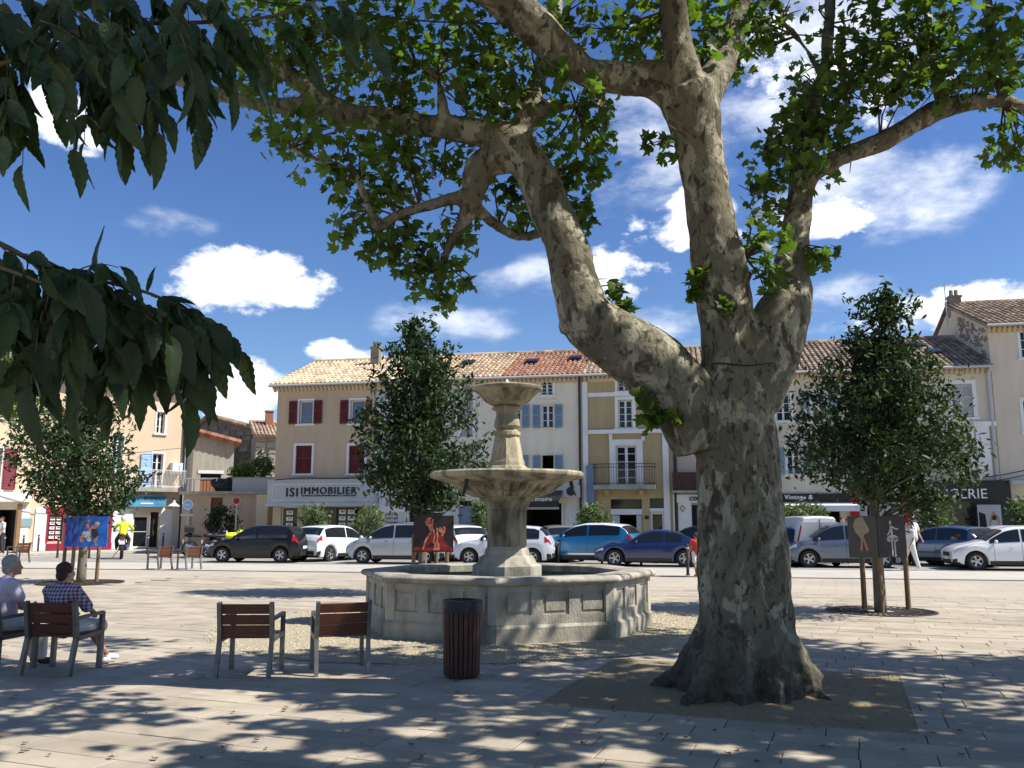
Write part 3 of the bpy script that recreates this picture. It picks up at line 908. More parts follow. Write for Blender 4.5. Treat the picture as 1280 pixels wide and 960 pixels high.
# 1 -- the tan house with the estate agent's shop
u0 = UB[0]; W = UB[1] - u0; ze = ZE[0]
b = bld('corner_house', 'tan plastered corner house with dark red shutters above the ISI IMMOBILIER shop', MAIN, u0)
rc = lambda xa, xb, yt, yb: rect(MAIN, u0, xa, xb, yt, yb)
wins = [rc(374, 391, 501, 530), rc(438, 455.5, 500, 529.5)]
low = [rc(369.5, 389.5, 557, 592), rc(436, 455.5, 557, 592)]
door = rc(350, 371, 633, 700); shopw = rc(386, 453, 634, 682); door = (door[0], door[1], .12, door[3]); shopw = (shopw[0], shopw[1], .4, shopw[3])
shell(b, MT['tan_wall'], 0, W, ze, wins + low + [door, shopw], 9.2, gable=ze + 1.85)
for r in wins:
    window(b, r, mull=False, bars=0, glass='glass_sky'); surround(b, r, .1); sw = .42
    shutter(b, (r[0] - .08 - sw, r[0] - .08, r[2], r[3]), 'red_shutter', -.09); shutter(b, (r[1] + .08, r[1] + .08 + sw, r[2], r[3]), 'red_shutter', -.09)
for r in low:
    surround(b, r, .11); xm = (r[0] + r[1]) / 2
    shutter(b, (r[0] + .01, xm - .012, r[2] + .01, r[3] - .01), 'red_shutter', .06); shutter(b, (xm + .012, r[1] - .01, r[2] + .01, r[3] - .01), 'red_shutter', .06)
    slab(b, 'interior', r[0], r[1], .16, .2, r[2], r[3], 'dark')  # black sheet for the shade behind closed shutters
backing(b, door); backing(b, shopw)
window(b, shopw, mull=True, bars=0, frame='trim'); window(b, door, mull=False, bars=0, frame='white')
pr = rc(421, 443, 636, 668); cards(b, pr[0], pr[1], pr[2], pr[3], 2, 4, .12)
pr = rc(355, 366, 637, 668); cards(b, pr[0], pr[1], pr[2], pr[3], 1, 4, .12)
roof_for(b, W, ze, mats=[(99, 'tile_pale')], seed=1, x0=-.28)
chimney(b, MAIN.p(487, 460, -3)[0] - u0 - .9, 3.4, ze + 1.4, .95)
mb = MB(); mb.tube([(W - .12, -.08, .1), (W - .12, -.08, ze - .4), (W - .05, -.4, ze - .12)], .045, 8); mb.build('downpipe', MT['fabric_grey'], b)
# shop sign: a box fascia that leans out over the pavement
fx0, fx1, fz0, fz1 = rect(MAIN, u0, 334, 468, 601, 631, .55)
sg = bld('shop_sign', 'long pale grey fascia board lettered ISI IMMOBILIER over the red-shuttered tan house', MAIN, u0, 'sign')
mb = MB(); mb.bx(fx0, fx1, -.55, -.04, fz0 + .08, fz1); o = mb.build('board', MT['sign_grey'], sg)
mb = MB(); mb.bx(fx0 - .06, fx1 + .06, -.68, -.04, fz0 - .06, fz0 + .078); mb.bx(fx0 - .03, fx1 + .03, -.60, -.04, fz1 + .002, fz1 + .06); mb.build('moulding', MT['sign_grey'], sg)
mb = MB()
ix0, ix1, iz0, iz1 = fx0 + .3, fx1 - .3, fz0 + .24, fz1 - .16
for r in ((ix0, ix1, iz1, iz1 + .03), (ix0, ix1, iz0 - .03, iz0), (ix0 - .03, ix0, iz0, iz1), (ix1, ix1 + .03, iz0, iz1)): mb.bx(r[0], r[1], -.575, -.552, r[2], r[3])
mb.build('beading', MT['white'], sg)
def sgt(body, xa, xb, yt, yb, mat='text_black', sg=sg, u0=u0, v=.58, bold=.0, shear=0.0, nm='lettering'):
    r = rect(MAIN, u0, xa, xb, yt, yb, v)
    if bold > 0:      # a second, slightly shifted copy thickens the strokes
        text_mesh(nm, body, MT[mat], sg, r[0] + .035, r[1] + .035, r[2] + .012, r[3] + .012, -v + .018, .02, .001, shear)
    return text_mesh(nm, body, MT[mat], sg, r[0], r[1], r[2], r[3], -v + .022, .02, .001 if bold > 0 else 0.0, shear)
sgt('ISI', 357.5, 371.5, 610, 621, bold=.012); sgt('IMMOBILIER', 376, 445, 609, 617.6, bold=.003)
sgt('TRANSACTIONS IMMOBILIERES ET EXPERTISES', 376, 445, 618.3, 620.6)

# 2 -- the pale grey house behind the middle tree
u0 = UB[1]; W = UB[2] - u0; ze = ZE[1]
b = bld('town_house', 'pale grey house with white shopfront and blue door behind the middle tree', MAIN, u0)
rc = lambda xa, xb, yt, yb: rect(MAIN, u0, xa, xb, yt, yb)
wins = [rc(486, 497, 484, 506), rc(526, 540, 484, 506), rc(486, 498, 545, 575), rc(527, 541, 545, 575)]
big = rc(577, 591, 482, 546)
dr = rc(573, 591, 626, 700); dr = (dr[0], dr[1], .12, dr[3]); w1 = rc(481, 497, 642, 664); d2 = rc(511, 528, 627, 700); d2 = (d2[0], d2[1], .12, d2[3]); w3 = rc(532, 553, 641, 668)
shell(b, MT['grey_wall'], 0, W, ze, wins + [big, dr, w1, d2, w3], 9.2)
for r in wins:
    window(b, r, bars=2); surround(b, r, .1)
    shutter(b, (r[0] - .46, r[0] - .1, r[2], r[3]), 'fabric_grey'); shutter(b, (r[1] + .1, r[1] + .46, r[2], r[3]), 'fabric_grey')
surround(b, big, .12, sill=True); xm = (big[0] + big[1]) / 2
shutter(b, (big[0], xm - .01, big[2], big[3]), 'fabric_grey', .08); shutter(b, (xm + .01, big[1], big[2], big[3]), 'fabric_grey', .08)
slab(b, 'interior', big[0], big[1], .16, .2, big[2], big[3], 'dark')  # black panel standing in for shade behind the tall shutters
slab(b, 'transom', dr[0], dr[1], .1, .14, dr[3] - .22, dr[3] - .01, 'glass')
do = slab(b, 'door', dr[0], dr[1], .12, .17, dr[2], dr[3] - .24, 'blue_door')
for k in range(3):
    slab(do, 'panel', dr[0] + .1, dr[1] - .1, .10, .119, dr[2] + .15 + k * .65, dr[2] + .65 + k * .65, 'blue_door')
window(b, w1, mull=True, bars=0, frame='fabric_grey'); backing(b, w1); cards(b, w1[0] + .02, w1[1] - .02, w1[2] + .05, w1[3] - .03, 2, 4, .09)
backing(b, d2); backing(b, w3); window(b, w3, bars=0, frame='trim'); window(b, d2, mull=False, bars=1, frame='trim')
r = rc(471, 600, 600, 621); band(b, .02, W - .02, r[2], r[3], 'white', -.12, 'fascia', .115)
r = rc(474, 508, 622, 640); slab(b, 'shop_panel', r[0], r[1], -.06, -.002, r[2], r[3], 'white')
roof_for(b, W, ze, mats=[(W * .25, 'tile_pale'), (99, 'tile')], seed=2)
skylight(b, W * .78, 2.4, ze); chimney(b, W * .22, 3.6, ze + 1.3, .7)
sg = bld('shop_sign', 'handwritten dark script on the white shopfront beside the estate agent', MAIN, u0, 'sign')
r = rc(481, 500, 624.5, 634); slab(sg, 'board', r[0], r[1], -.085, -.062, r[2], r[3], 'white')
sgt('El Serrua', 482, 499, 626, 632.5, sg=sg, u0=u0, v=.11, shear=.35)
sg = bld('shop_sign', 'black board with three lines of white print above the shop behind the dancer poster', MAIN, u0, 'sign')
r = rc(530, 554, 626, 639.5); slab(sg, 'board', r[0], r[1], -.05, -.002, r[2], r[3], 'sign_black')
for k, (a, c) in enumerate(((532, 548), (532, 551.5), (534, 545))):
    q = rc(a, c, 628 + k * 3.6, 630 + k * 3.6)
    n = int((c - a) / 2.2)
    mb = MB()
    for i in range(n):
        xa = q[0] + (q[1] - q[0]) * i / n; mb.bx(xa, xa + (q[1] - q[0]) / n * .72, -.056, -.051, q[2], q[3])
    mb.build('print', MT['text_white'], sg)
sg = bld('shop_sign', 'white fascia letters A L half hidden by the middle tree', MAIN, u0, 'sign')
sgt('A L', 503, 521, 609, 617, 'text_black', sg, u0, .15, .02)

# 3 -- the cream house with blue shutters
u0 = UB[2]; W = UB[3] - u0; ze = ZE[2]
b = bld('town_house', 'cream house with pale blue shutters and red tiled roof behind the fountain', MAIN, u0)
rc = lambda xa, xb, yt, yb: rect(MAIN, u0, xa, xb, yt, yb)
top = [rc(632, 647, 477, 494), rc(676, 691, 476, 494)]
mid = [rc(637, 651, 506, 535), rc(677, 692, 506, 535)]
lowr = [rc(636, 649.5, 569, 588), rc(677.5, 692, 569, 588)]
shop = rc(657, 702, 629, 700); shop = (shop[0], shop[1], .12, shop[3]); gar = rc(705.5, 727, 629, 700); gar = (gar[0], gar[1] - .03, .12, gar[3])
w3 = rc(606, 640, 634, 668)
shell(b, MT['cream_wall'], 0, W, ze, top + mid + lowr + [shop, gar, w3], 9.2)
for r in top: window(b, r, bars=3); surround(b, r, .12)
for r in mid + lowr:
    if r in lowr[1:]:
        backing(b, r, mat='dark', deep=1.0)
    else: window(b, r, bars=2)
    surround(b, r, .05, 'cream_wall', .03, sill=True)
    band(b, r[0] - .2, r[1] + .2, r[3] + .14, r[3] + .2, 'white', -.07, 'hood', .068); sw = .34
    shutter(b, (r[0] - .07 - sw, r[0] - .07, r[2], r[3]), 'blue_shutter', -.075); shutter(b, (r[1] + .07, r[1] + .07 + sw, r[2], r[3]), 'blue_shutter', -.075)
backing(b, shop, deep=3); backing(b, w3); window(b, w3, bars=0, frame='trim')
do = slab(b, 'garage_door', gar[0], gar[1], .06, .1, gar[2], gar[3], 'white')
for k in range(4):
    slab(do, 'panel', gar[0] + .03 + k * (gar[1] - gar[0]) / 4, gar[0] - .03 + (k + 1) * (gar[1] - gar[0]) / 4, .045, .059, gar[2] + .1, gar[3] - .05, 'white')
r = rc(655, 703, 613, 630)
mb = MB(); mb.prism([(r[0], 0, r[3]), (r[0], -1.15, r[2] + .12), (r[0], -1.15, r[2] - .12), (r[0], -1.1, r[2] - .12), (r[0], -1.1, r[2] + .08), (r[0], 0, r[3] - .08)], (r[1] - r[0], 0, 0))
mb.build('awning', MT['sign_black'], b)
q = rc(658, 701, 634, 637); slab(b, 'awning_rail', q[0], q[1], -.62, -.58, q[2], q[3], 'fabric_grey')
roof_for(b, W, ze, mats=[(W * .22, 'tile'), (99, 'tile_red')], seed=3)
skylight(b, W * .45, 2.2, ze); skylight(b, W * .88, 2.6, ze)
mb = MB(); mb.tube([(W - .1, -.08, .1), (W - .1, -.08, ze - .4), (W - .05, -.4, ze - .1)], .055, 8); mb.build('downpipe', MT['trim'], b)
sg = bld('shop_sign', 'white script on the black awning of the shop behind the fountain column', MAIN, u0, 'sign')
sgt('Primaire', 661, 690, 621, 626.5, 'text_white', sg, u0, 1.19, .0, .3)
ac = bld('air_conditioner', 'grey air conditioning unit on the wall above the white garage door', MAIN, u0, 'air conditioner')
r = rc(706, 726, 607, 622); slab(ac, 'case', r[0], r[1], -.36, -.004, r[2], r[3], 'fabric_grey')
mb = MB(); cx, cz, rr = r[0] + .32, (r[2] + r[3]) / 2, .2
mb.lathe([(rr, 0), (rr, .02), (.05, .03)], 16); g = mb.build('fan_grille', MT['trim'], ac); g.location = (cx, -.361, cz); g.rotation_euler = (PI / 2, 0, 0)

# 4 -- the ochre house with white pilasters and a balcony
u0 = UB[3]; W = UB[4] - u0; ze = ZE[3]
b = bld('town_house', 'ochre house with white pilasters, tall french window and iron balcony', MAIN, u0)
rc = lambda xa, xb, yt, yb: rect(MAIN, u0, xa, xb, yt, yb)
wt = rc(772, 788, 475, 489); wm = rc(773, 790.5, 500, 535); wf = rc(770, 796, 557, 607)
sh = rc(764, 803, 624, 700); sh = (sh[0], sh[1], .12, sh[3]); dd = rc(813, 831, 623, 700); dd = (dd[0], dd[1], .12, dd[3])
shell(b, MT['ochre_wall'], 0, W, ze, [wt, wm, wf, sh, dd], 9.2)
window(b, wt, bars=1); window(b, wm, bars=3); window(b, wf, bars=4, t=.075)
surround(b, wt, .12); surround(b, wm, .16); surround(b, wf, .28, th=.04, sill=False)
for xa, xb in ((728.5, 735), (827.5, 835)):
    r = rc(xa, xb, 470, 610); slab(b, 'pilaster', max(r[0], .01), min(r[1], W - .01), -.06, -.002, 0.1, ze - .32, 'white')
pl0 = rc(735, 736, 500, 501)[0]; pl1 = rc(827, 827.5, 500, 501)[0]
for ya, yb in ((466, 471), (490, 495)):
    r = rc(735, 827, ya, yb); band(b, pl0, pl1, r[2], min(r[3], ze - .33), 'white', -.045)
r = rc(735, 827, 537, 542); band(b, pl0, pl1, r[2], r[3], 'white', -.16, 'cornice', .155)
for a, c in ((736, 767), (796, 826)):
    for ya, yb in ((496, 536), (545, 604)):
        if (a, ya) == (796, 545): a = 806
        if (a, ya) == (736, 545): c = 760
        r = rc(a, c, ya, yb); n = 9 if yb - ya < 50 else 12
        for k in range(n):          # rusticated courses
            za = r[2] + (r[3] - r[2]) * k / n; slab(b, 'course', r[0], r[1], -.010, -.002, za + .004, za + (r[3] - r[2]) / n - .004, 'ochre_wall')
for a in (761.5, 802):
    r = rc(a, a + 4, 543, 551); slab(b, 'corbel', r[0], r[1], -.14, -.004, r[2], r[3], 'white')
bs = rc(744, 820, 607, 612); slab(b, 'balcony_slab', bs[0], bs[1], -.85, -.004, bs[2], bs[3], 'cement')
for a in (757, 800):
    r = rc(a, a + 5, 613, 621); mb = MB(); mb.prism([(r[0], -.004, r[2]), (r[0], -.7, r[3]), (r[0], -.004, r[3])], (r[1] - r[0], 0, 0)); mb.build('bracket', MT['ochre_wall'], b)
mb = MB(); zt = bs[3] + .92
for z in (bs[3] + .08, zt - .14, zt): mb.bx(bs[0], bs[1], -.83, -.80, z - .014, z + .014); mb.bx(bs[0], bs[0] + .03, -.8, -.01, z - .014, z + .014); mb.bx(bs[1] - .03, bs[1], -.8, -.01, z - .014, z + .014)
n = 24
for k in range(n + 1):
    x = bs[0] + .015 + (bs[1] - bs[0] - .03) * k / n; mb.bx(x - .007, x + .007, -.822, -.808, bs[3], zt)
mb.build('balcony_railing', MT['dark_iron'], b)
slab(b, 'transom', sh[0], sh[1], .08, .12, sh[3] - .42, sh[3] - .02, 'glass'); slab(b, 'lintel', sh[0], sh[1], .0, .2, sh[3] - .68, sh[3] - .43, 'white')
zz = sh[3] - .7; backing(b, (sh[0], sh[1], sh[2], zz), deep=3.5)
for a, c in ((sh[0] + .02, sh[0] + .38), (sh[1] - .25, sh[1] - .02)): slab(b, 'door', a, c, .05, .1, sh[2], zz - .01, 'sign_grey')
slab(b, 'transom', dd[0], dd[1], .08, .12, dd[3] - .42, dd[3] - .02, 'glass'); slab(b, 'lintel', dd[0], dd[1], .0, .2, dd[3] - .58, dd[3] - .43, 'white')
window(b, (dd[0], dd[1], dd[2], dd[3] - .59), mull=False, bars=0, t=.1)
r = rc(806, 811, 645, 649); slab(b, 'plaque', r[0], r[1], -.03, -.003, r[2], r[3], 'trim')
roof_for(b, W, ze, mats=[(99, 'tile_old')], seed=4); skylight(b, W * .1, 2.4, ze)
sg = bld('hanging_banner', 'tall blue grey banner board fixed beside the ochre house pilaster', MAIN, u0, 'banner')
r = rc(733.5, 743.5, 582, 631); slab(sg, 'board', r[0], r[1], -.20, -.07, r[2], r[3], 'blue_door')

# 5 -- the narrow pink house mostly behind the plane trunk
u0 = UB[4]; W = UB[5] - u0; ze = ZE[4]
b = bld('town_house', 'dusty pink house with brown timber box mostly behind the big plane trunk', MAIN, u0)
rc = lambda xa, xb, yt, yb: rect(MAIN, u0, xa, xb, yt, yb)
wn = [rc(895, 912, 495, 530), rc(935, 952, 495, 530), rc(935, 952, 556, 592)]
w5 = rc(865, 905, 631, 668); d5 = rc(915, 935, 628, 700); d5 = (d5[0], d5[1], .12, d5[3])
shell(b, MT['pink_wall'], 0, W, ze, wn + [w5, d5], 9.2)
for r in wn: window(b, r, bars=2); surround(b, r, .1)
backing(b, w5); window(b, w5, bars=1, frame='trim'); backing(b, d5); window(b, d5, mull=False, bars=0, frame='trim')
r = rc(841, 882, 591, 613); bo = slab(b, 'timber_box', r[0], r[1], -.5, -.004, r[2], r[3], 'wood_dark')
n = 14
for k in range(n):
    xa = r[0] + (r[1] - r[0]) * k / n; slab(bo, 'board', xa + .01, xa + (r[1] - r[0]) / n - .01, -.52, -.502, r[2], r[3], 'wood_dark')
r2 = rc(840, 884, 613.5, 616.5); slab(b, 'ledge', r2[0], r2[1], -.58, -.004, r2[2], r2[3], 'cement')
r = rc(842, 865, 618, 700); slab(b, 'shop_panel', r[0], r[1], -.06, -.003, .1, r[3], 'white_wall')
roof_for(b, W, ze, mats=[(99, 'tile_old')], seed=5)
mb = MB(); mb.tube([(.1, -.08, .1), (.1, -.08, ze - .4), (.05, -.4, ze - .1)], .07, 8); mb.build('downpipe', MT['trim'], b)
sg = bld('shop_sign', 'white sign board lettered CON disappearing behind the plane trunk', MAIN, u0, 'sign')
r = rc(846, 890, 618.5, 628.5); slab(sg, 'board', r[0], r[1], -.14, -.065, r[2], r[3], 'white')
sgt('CON', 861.5, 875, 621, 626, 'text_black', sg, u0, .165, .02)
sg = bld('wall_emblem', 'small gold diamond emblem on the white panel beside the plane trunk', MAIN, u0, 'emblem')
r = rc(849.5, 857, 631, 640.5); xm, zm = (r[0] + r[1]) / 2, (r[2] + r[3]) / 2
mb = MB(); mb.prism([(r[0], -.064, zm), (xm, -.064, r[2]), (r[1], -.064, zm), (xm, -.064, r[3])], (0, -.03, 0)); mb.build('diamond', MT['ochre_wall'], sg)
mb = MB(); k = .45; mb.prism([(xm + (r[0] - xm) * k, -.096, zm), (xm, -.096, zm + (r[2] - zm) * k), (xm + (r[1] - xm) * k, -.096, zm), (xm, -.096, zm + (r[3] - zm) * k)], (0, -.02, 0)); mb.build('diamond_centre', MT['white'], sg)

# 6 -- the long buff house right of the trunk
u0 = UB[5]; W = UB[6] - u0; ze = ZE[5]
b = bld('town_house', 'long buff house with teal shutters, red shop surround and old tiled roof', MAIN, u0)
rc = lambda xa, xb, yt, yb: rect(MAIN, u0, xa, xb, yt, yb)
ups = [rc(970, 988, 493, 526), rc(1015, 1032, 491, 525), rc(1080, 1098, 490, 524), rc(1130, 1148, 489, 523)]
lws = [rc(984, 1000, 559, 593), rc(1030, 1047, 558, 592), rc(1080, 1097, 557, 592), rc(1134, 1151, 556, 592)]
bigw = rc(1190, 1216, 480, 522); dk = rc(1200, 1213, 566, 595)
vsh = rc(1028, 1052, 637, 700); vsh = (vsh[0], vsh[1], .12, vsh[3]); vs2 = rc(980, 1020, 637, 675); rsh = rc(1086, 1094, 636, 700); rsh = (rsh[0], rsh[1], .12, rsh[3])
rs2 = rc(1104, 1130, 645, 700); rs2 = (rs2[0], rs2[1], .12, rs2[3])
shell(b, MT['buff_wall'], 0, W, ze, ups + lws + [bigw, dk, vsh, vs2, rsh, rs2], 9.2)
for r in ups + lws: window(b, r, bars=2); surround(b, r, .1)
for r in ups[1:] + lws:
    sw = .36; shutter(b, (r[0] - .1 - sw, r[0] - .1, r[2], r[3]), 'teal_shutter', -.075); shutter(b, (r[1] + .1, r[1] + .1 + sw, r[2], r[3]), 'teal_shutter', -.075)
surround(b, bigw, .16); xm = (bigw[0] + bigw[1]) / 2
for a, c in ((bigw[0], xm - .005), (xm + .005, bigw[1])): shutter(b, (a, c, bigw[2] + .18, bigw[3]), 'sign_grey', .08)
slab(b, 'roller_box', bigw[0], bigw[1], .06, .2, bigw[2], bigw[2] + .16, 'sign_grey'); slab(b, 'interior', bigw[0], bigw[1], .16, .2, bigw[2] + .17, bigw[3], 'dark')  # the dark sheet stands for shade behind the closed leaves
for r in (dk, vsh, vs2, rsh, rs2): backing(b, r, mat='dark' if r in (dk,) else 'shade_room', deep=2.5)
window(b, vs2, bars=0, frame='trim')
r = rc(1221, 1238, 530, 596); slab(b, 'pilaster', r[0], min(r[1], W - .02), -.07, -.003, r[2], r[3], 'white')
r = rc(1216, 1240, 527, 533); slab(b, 'capital', r[0], W - .01, -.12, -.004, r[2], r[3], 'white')
r = rc(1213, 1219, 536, 596); slab(b, 'door_frame', r[0], r[1], -.05, -.003, r[2], r[3], 'white')
r = rc(1064, 1095, 607, 622); slab(b, 'shop_surround', r[0], r[1], -.14, -.004, r[2], r[3], 'red_paint')
r1 = rc(1064, 1075, 622.2, 700); slab(b, 'shop_surround', r1[0], r1[1], -.13, -.004, .1, r1[3], 'red_paint')
r1 = rc(1131, 1141, 617, 700); slab(b, 'shop_surround', r1[0], r1[1], -.13, -.004, .1, r1[3], 'red_paint')
r1 = rc(1075.3, 1085, 622, 700); slab(b, 'shop_panel', r1[0], r1[1], -.05, -.004, .1, r1[3], 'sign_grey')
r1 = rc(1103, 1130, 622, 645); slab(b, 'shop_panel', r1[0], r1[1], -.05, -.004, r1[2], r1[3], 'fabric_grey')
r = rc(975, 1067, 628, 636.5)
mb = MB(); mb.prism([(r[0], -.01, r[3]), (r[0], -1.3, r[2] + .14), (r[0], -1.3, r[2] - .1), (r[0], -1.26, r[2] - .1), (r[0], -1.26, r[2] + .1), (r[0], -.01, r[3] - .05)], (r[1] - r[0], 0, 0))
mb.build('awning', MT['awning'], b)
roof_for(b, W, ze, mats=[(99, 'tile_old')], seed=6, ridge_rise=2.0)
skylight(b, rc(985, 986, 450, 451)[0], 2.6, ze, .43); skylight(b, rc(1172, 1173, 450, 451)[0], 3.0, ze, .43); skylight(b, rc(1182, 1183, 450, 451)[0], 1.7, ze, .43)
mb = MB(); mb.tube([(W - .14, -.09, .1), (W - .14, -.09, ze - .4), (W - .1, -.4, ze - .1)], .06, 8); mb.build('downpipe', MT['fabric_grey'], b)
sg = bld('shop_sign', 'black sign board with white old style letters Vintage & over a white awning', MAIN, u0, 'sign')
r = rc(975, 1062, 617, 627.6); slab(sg, 'board', r[0], r[1], -.12, -.004, r[2], r[3], 'sign_black')
sgt('Vintage &', 980.6, 1015, 618.8, 625.8, 'text_white', sg, u0, .145, .025)
sg = bld('lingerie_shopfront', 'black shopfront lettered LINGERIE beside the right hand small tree', MAIN, u0, 'shopfront')
r = rc(1166, 1256, 601, 627); slab(sg, 'board', r[0], W + .28, -.24, -.075, r[2], r[3], 'sign_black')
r2 = rc(1166, 1220, 627.3, 700); slab(sg, 'shop_window', r2[0], r2[1], -.16, -.075, .12, r[2] - .005, 'glass')
r3 = rc(1220.6, 1250, 631, 661); slab(sg, 'shop_panel', r2[1] + .002, W + .28, -.165, -.12, .12, r[2] - .005, 'sign_black')
po = slab(sg, 'window_poster', r3[0], r3[1], -.185, -.17, r3[2], r3[3], 'fabric_grey')
mb = MB()
def flat_poly(mb, r, pts, y, th=.008):
    mb.prism([(r[0] + (r[1] - r[0]) * a, y, r[3] - (r[3] - r[2]) * c) for a, c in pts], (0, -th, 0))
for pts in ([(.62, .30), (.72, .28), (.76, .40), (.88, .50), (.92, .72), (.80, .96), (.74, .96), (.84, .72), (.74, .60), (.60, .62), (.52, .78), (.50, .96), (.44, .95), (.50, .66), (.56, .46)],):
    flat_poly(mb, r3, pts, -.186)
mb.build('printed_figure', MT['skin'], po)
mb = MB(); flat_poly(mb, r3, [(.60, .46), (.78, .44), (.76, .64), (.60, .64)], -.196, .004); mb.build('printed_top', MT['text_black'], po)
mb = MB(); flat_poly(mb, r3, [(.05, .30), (.32, .40), (.36, .96), (.05, .96)], -.186); mb.build('printed_backdrop', MT['dark'], po)
sgt('LINGERIE', 1159.5, 1234, 611, 623.2, 'text_white', sg, u0, .265, -.004)

# 7 -- the tall house on the right
u0 = UB[6] + .02; ze = MAIN.p(1240, 404)[1] - .1; W = 9.0
b = bld('tall_house', 'tall cream house at the right end with rough stone on its side wall', MAIN, u0)
rc = lambda xa, xb, yt, yb: rect(MAIN, u0, xa, xb, yt, yb)
w7 = [rc(1276, 1292, 413, 447), rc(1300, 1318, 412, 446), rc(1280, 1297, 500, 540)]
d7 = rc(1266, 1290, 625, 700); d7 = (d7[0], d7[1], .12, d7[3])
shell(b, MT['tower_wall'], 0, W, ze, w7 + [d7], 10, gable=ze + 2.0)
for r in w7: window(b, r, bars=2); surround(b, r, .12)
backing(b, d7); window(b, d7, mull=True, bars=0, frame='trim')
roof_for(b, W, ze, mats=[(99, 'tile_old')], seed=7, ridge_rise=2.0, dep=5.0, x0=-.15)
r = rc(1259, 1300, 601, 606); slab(b, 'shop_canopy', r[0], W - .1, -.5, -.004, r[2], r[3], 'fabric_grey')
chimney(b, .25, 5.0, ze + 2.0, .45, .5)
rr = random.Random(4)
for k in range(120):                         # rubble showing where the plaster has gone
    t = rr.random(); y = .15 + 3.6 * t; zt = ze + y * .4 - .12; z = zt - rr.random() ** 1.0 * (1.0 if y > 1.2 else 2.6 - y)
    sz = rr.uniform(.13, .26)
    mb = MB(); mb.ball((0, 0, 0), (.05, sz * .5, sz * .36), 6, 4); o = mb.build('stone', MT['rubble'], b); o.location = (-.01, y, z - sz * .3)
an = bld('roof_aerial', 'thin metal television aerial beside the tall house chimney', MAIN, u0, 'aerial')
mb = MB(); zb = ze + 2.2; mb.tube([(-.35, 4.2, zb - 1.2), (-.35, 4.2, zb + .75)], .022, 6); mb.tube([(-.95, 4.2, zb + .7), (.35, 4.2, zb + .72)], .016, 6)
for k in range(5): x = -.9 + k * .25; mb.tube([(x, 3.9, zb + .71), (x, 4.5, zb + .71)], .01, 5)
mb.build('mast', MT['fabric_grey'], an)
# ------------------------------------------------------------------ the sunlit houses on the left
fr = LEFT
def u_l(px, py=600): return fr.p(px, py)[0]
uA, uB, uC = -9.0, u_l(41), u_l(232, 560)
# pale house
u0 = uA; W = uB - uA
b = bld('pale_house', 'sunlit pale cream house with plum shutters at the left edge', fr, u0)
rc = lambda xa, xb, yt, yb: rect(fr, u0, xa, xb, yt, yb)
wl = rc(-6, 1.5, 560, 612); wu = rc(-6, 1, 506, 522); sh = rc(-30, 19, 637, 700); sh = (sh[0], sh[1], .12, sh[3])
ze = 9.6
shell(b, MT['pale_wall'], 0, W, ze, [wl, wu, sh], 9)
for r in (wl, wu):
    window(b, r, bars=2); surround(b, r, .1); shutter(b, (r[1] + .1, r[1] + .1 + .55 , r[2], r[3]), 'plum_shutter', -.09)
backing(b, sh, deep=3); 
r = rc(19.5, 24.5, 630, 700); slab(b, 'timber_post', r[0], r[1], -.1, -.003, .1, r[3], 'wood_pale')
r = rc(-40, 38, 615, 627); slab(b, 'fascia', r[0], min(r[1], W - .02), -.28, -.004, r[2], r[3], 'white')
r = rc(24.8, 41, 634, 700); slab(b, 'white_base', r[0], W - .01, -.04, -.003, .1, r[3], 'white_wall')
tiles(b, 0, W, -.45, ze + .0, 4.5, ze + 1.9, [(99, 'tile')], 11); gutter(b, 0, W, ze - .05, -.5)
sg = bld('shop_sign', 'small pale green plaque on the white wall by the dark doorway at left', fr, u0, 'sign')
r = rc(24.8, 39.5, 648, 658); slab(sg, 'board', r[0], r[1], -.09, -.042, r[2], r[3], 'teal_shutter')
# peach house with the white ground floor
u0 = uB; W = uC - uB
b = bld('peach_house', 'sunlit peach house with white ground floor, blue shutter and balcony', fr, u0)
rc = lambda xa, xb, yt, yb: rect(fr, u0, xa, xb, yt, yb)
sw1 = rc(60, 79, 643, 677); dr = rc(165, 186, 644, 700); dr = (dr[0], dr[1], .12, dr[3]); sw2 = rc(187, 198, 640, 684); fd = rc(190, 203, 567, 611)
crw = rc(100, 136, 640, 677); u1 = rc(196, 206, 515, 542); u2 = rc(90, 103, 540, 585); u3 = rc(140, 153, 545, 600)
ze = fr.p(231, 484)[1]
shell(b, MT['peach_wall'], 0, W, ze, [sw1, dr, sw2, fd, crw, u1, u2, u3], 9)
for r in (sw1, sw2, crw): backing(b, r, deep=1.6); window(b, r, bars=0, frame='crimson' if r != sw2 else 'trim')
backing(b, dr); window(b, dr, mull=False, bars=1, frame='white', t=.1); window(b, fd, bars=3); window(b, u1, bars=2); window(b, u2, bars=2); window(b, u3, bars=3)
for r in (u1, u2, u3):
    surround(b, r, .1)
shutter(b, (fd[0] - .62, fd[0] - .04, fd[2], fd[3]), 'sky_shutter', -.09); surround(b, fd, .1, sill=False)
cards(b, sw1[0] + .05, sw1[1] - .05, sw1[2] + .1, sw1[3] - .1, 2, 5, .1)
gz = rc(150, 151, 636, 637)[3]
for xa, xb in ((42, 57.5), (139, 164), (199, 213)):
    r = rc(xa, xb, 637, 700); slab(b, 'white_base', r[0], r[1], -.05, -.003, .1, gz, 'white_wall')
r = rc(213.3, 227, 637, 700); slab(b, 'grey_base', r[0], W - .02, -.12, -.003, .1, gz + .3, 'grey_wall')
for xa, xb, yt, yb in ((57.6, 138.8, 679, 687), (57.6, 138.8, 634, 642)):
    r = rc(xa, xb, yt, yb); slab(b, 'shop_surround', r[0], r[1], -.08, -.003, max(.1, r[2]), r[3], 'crimson')
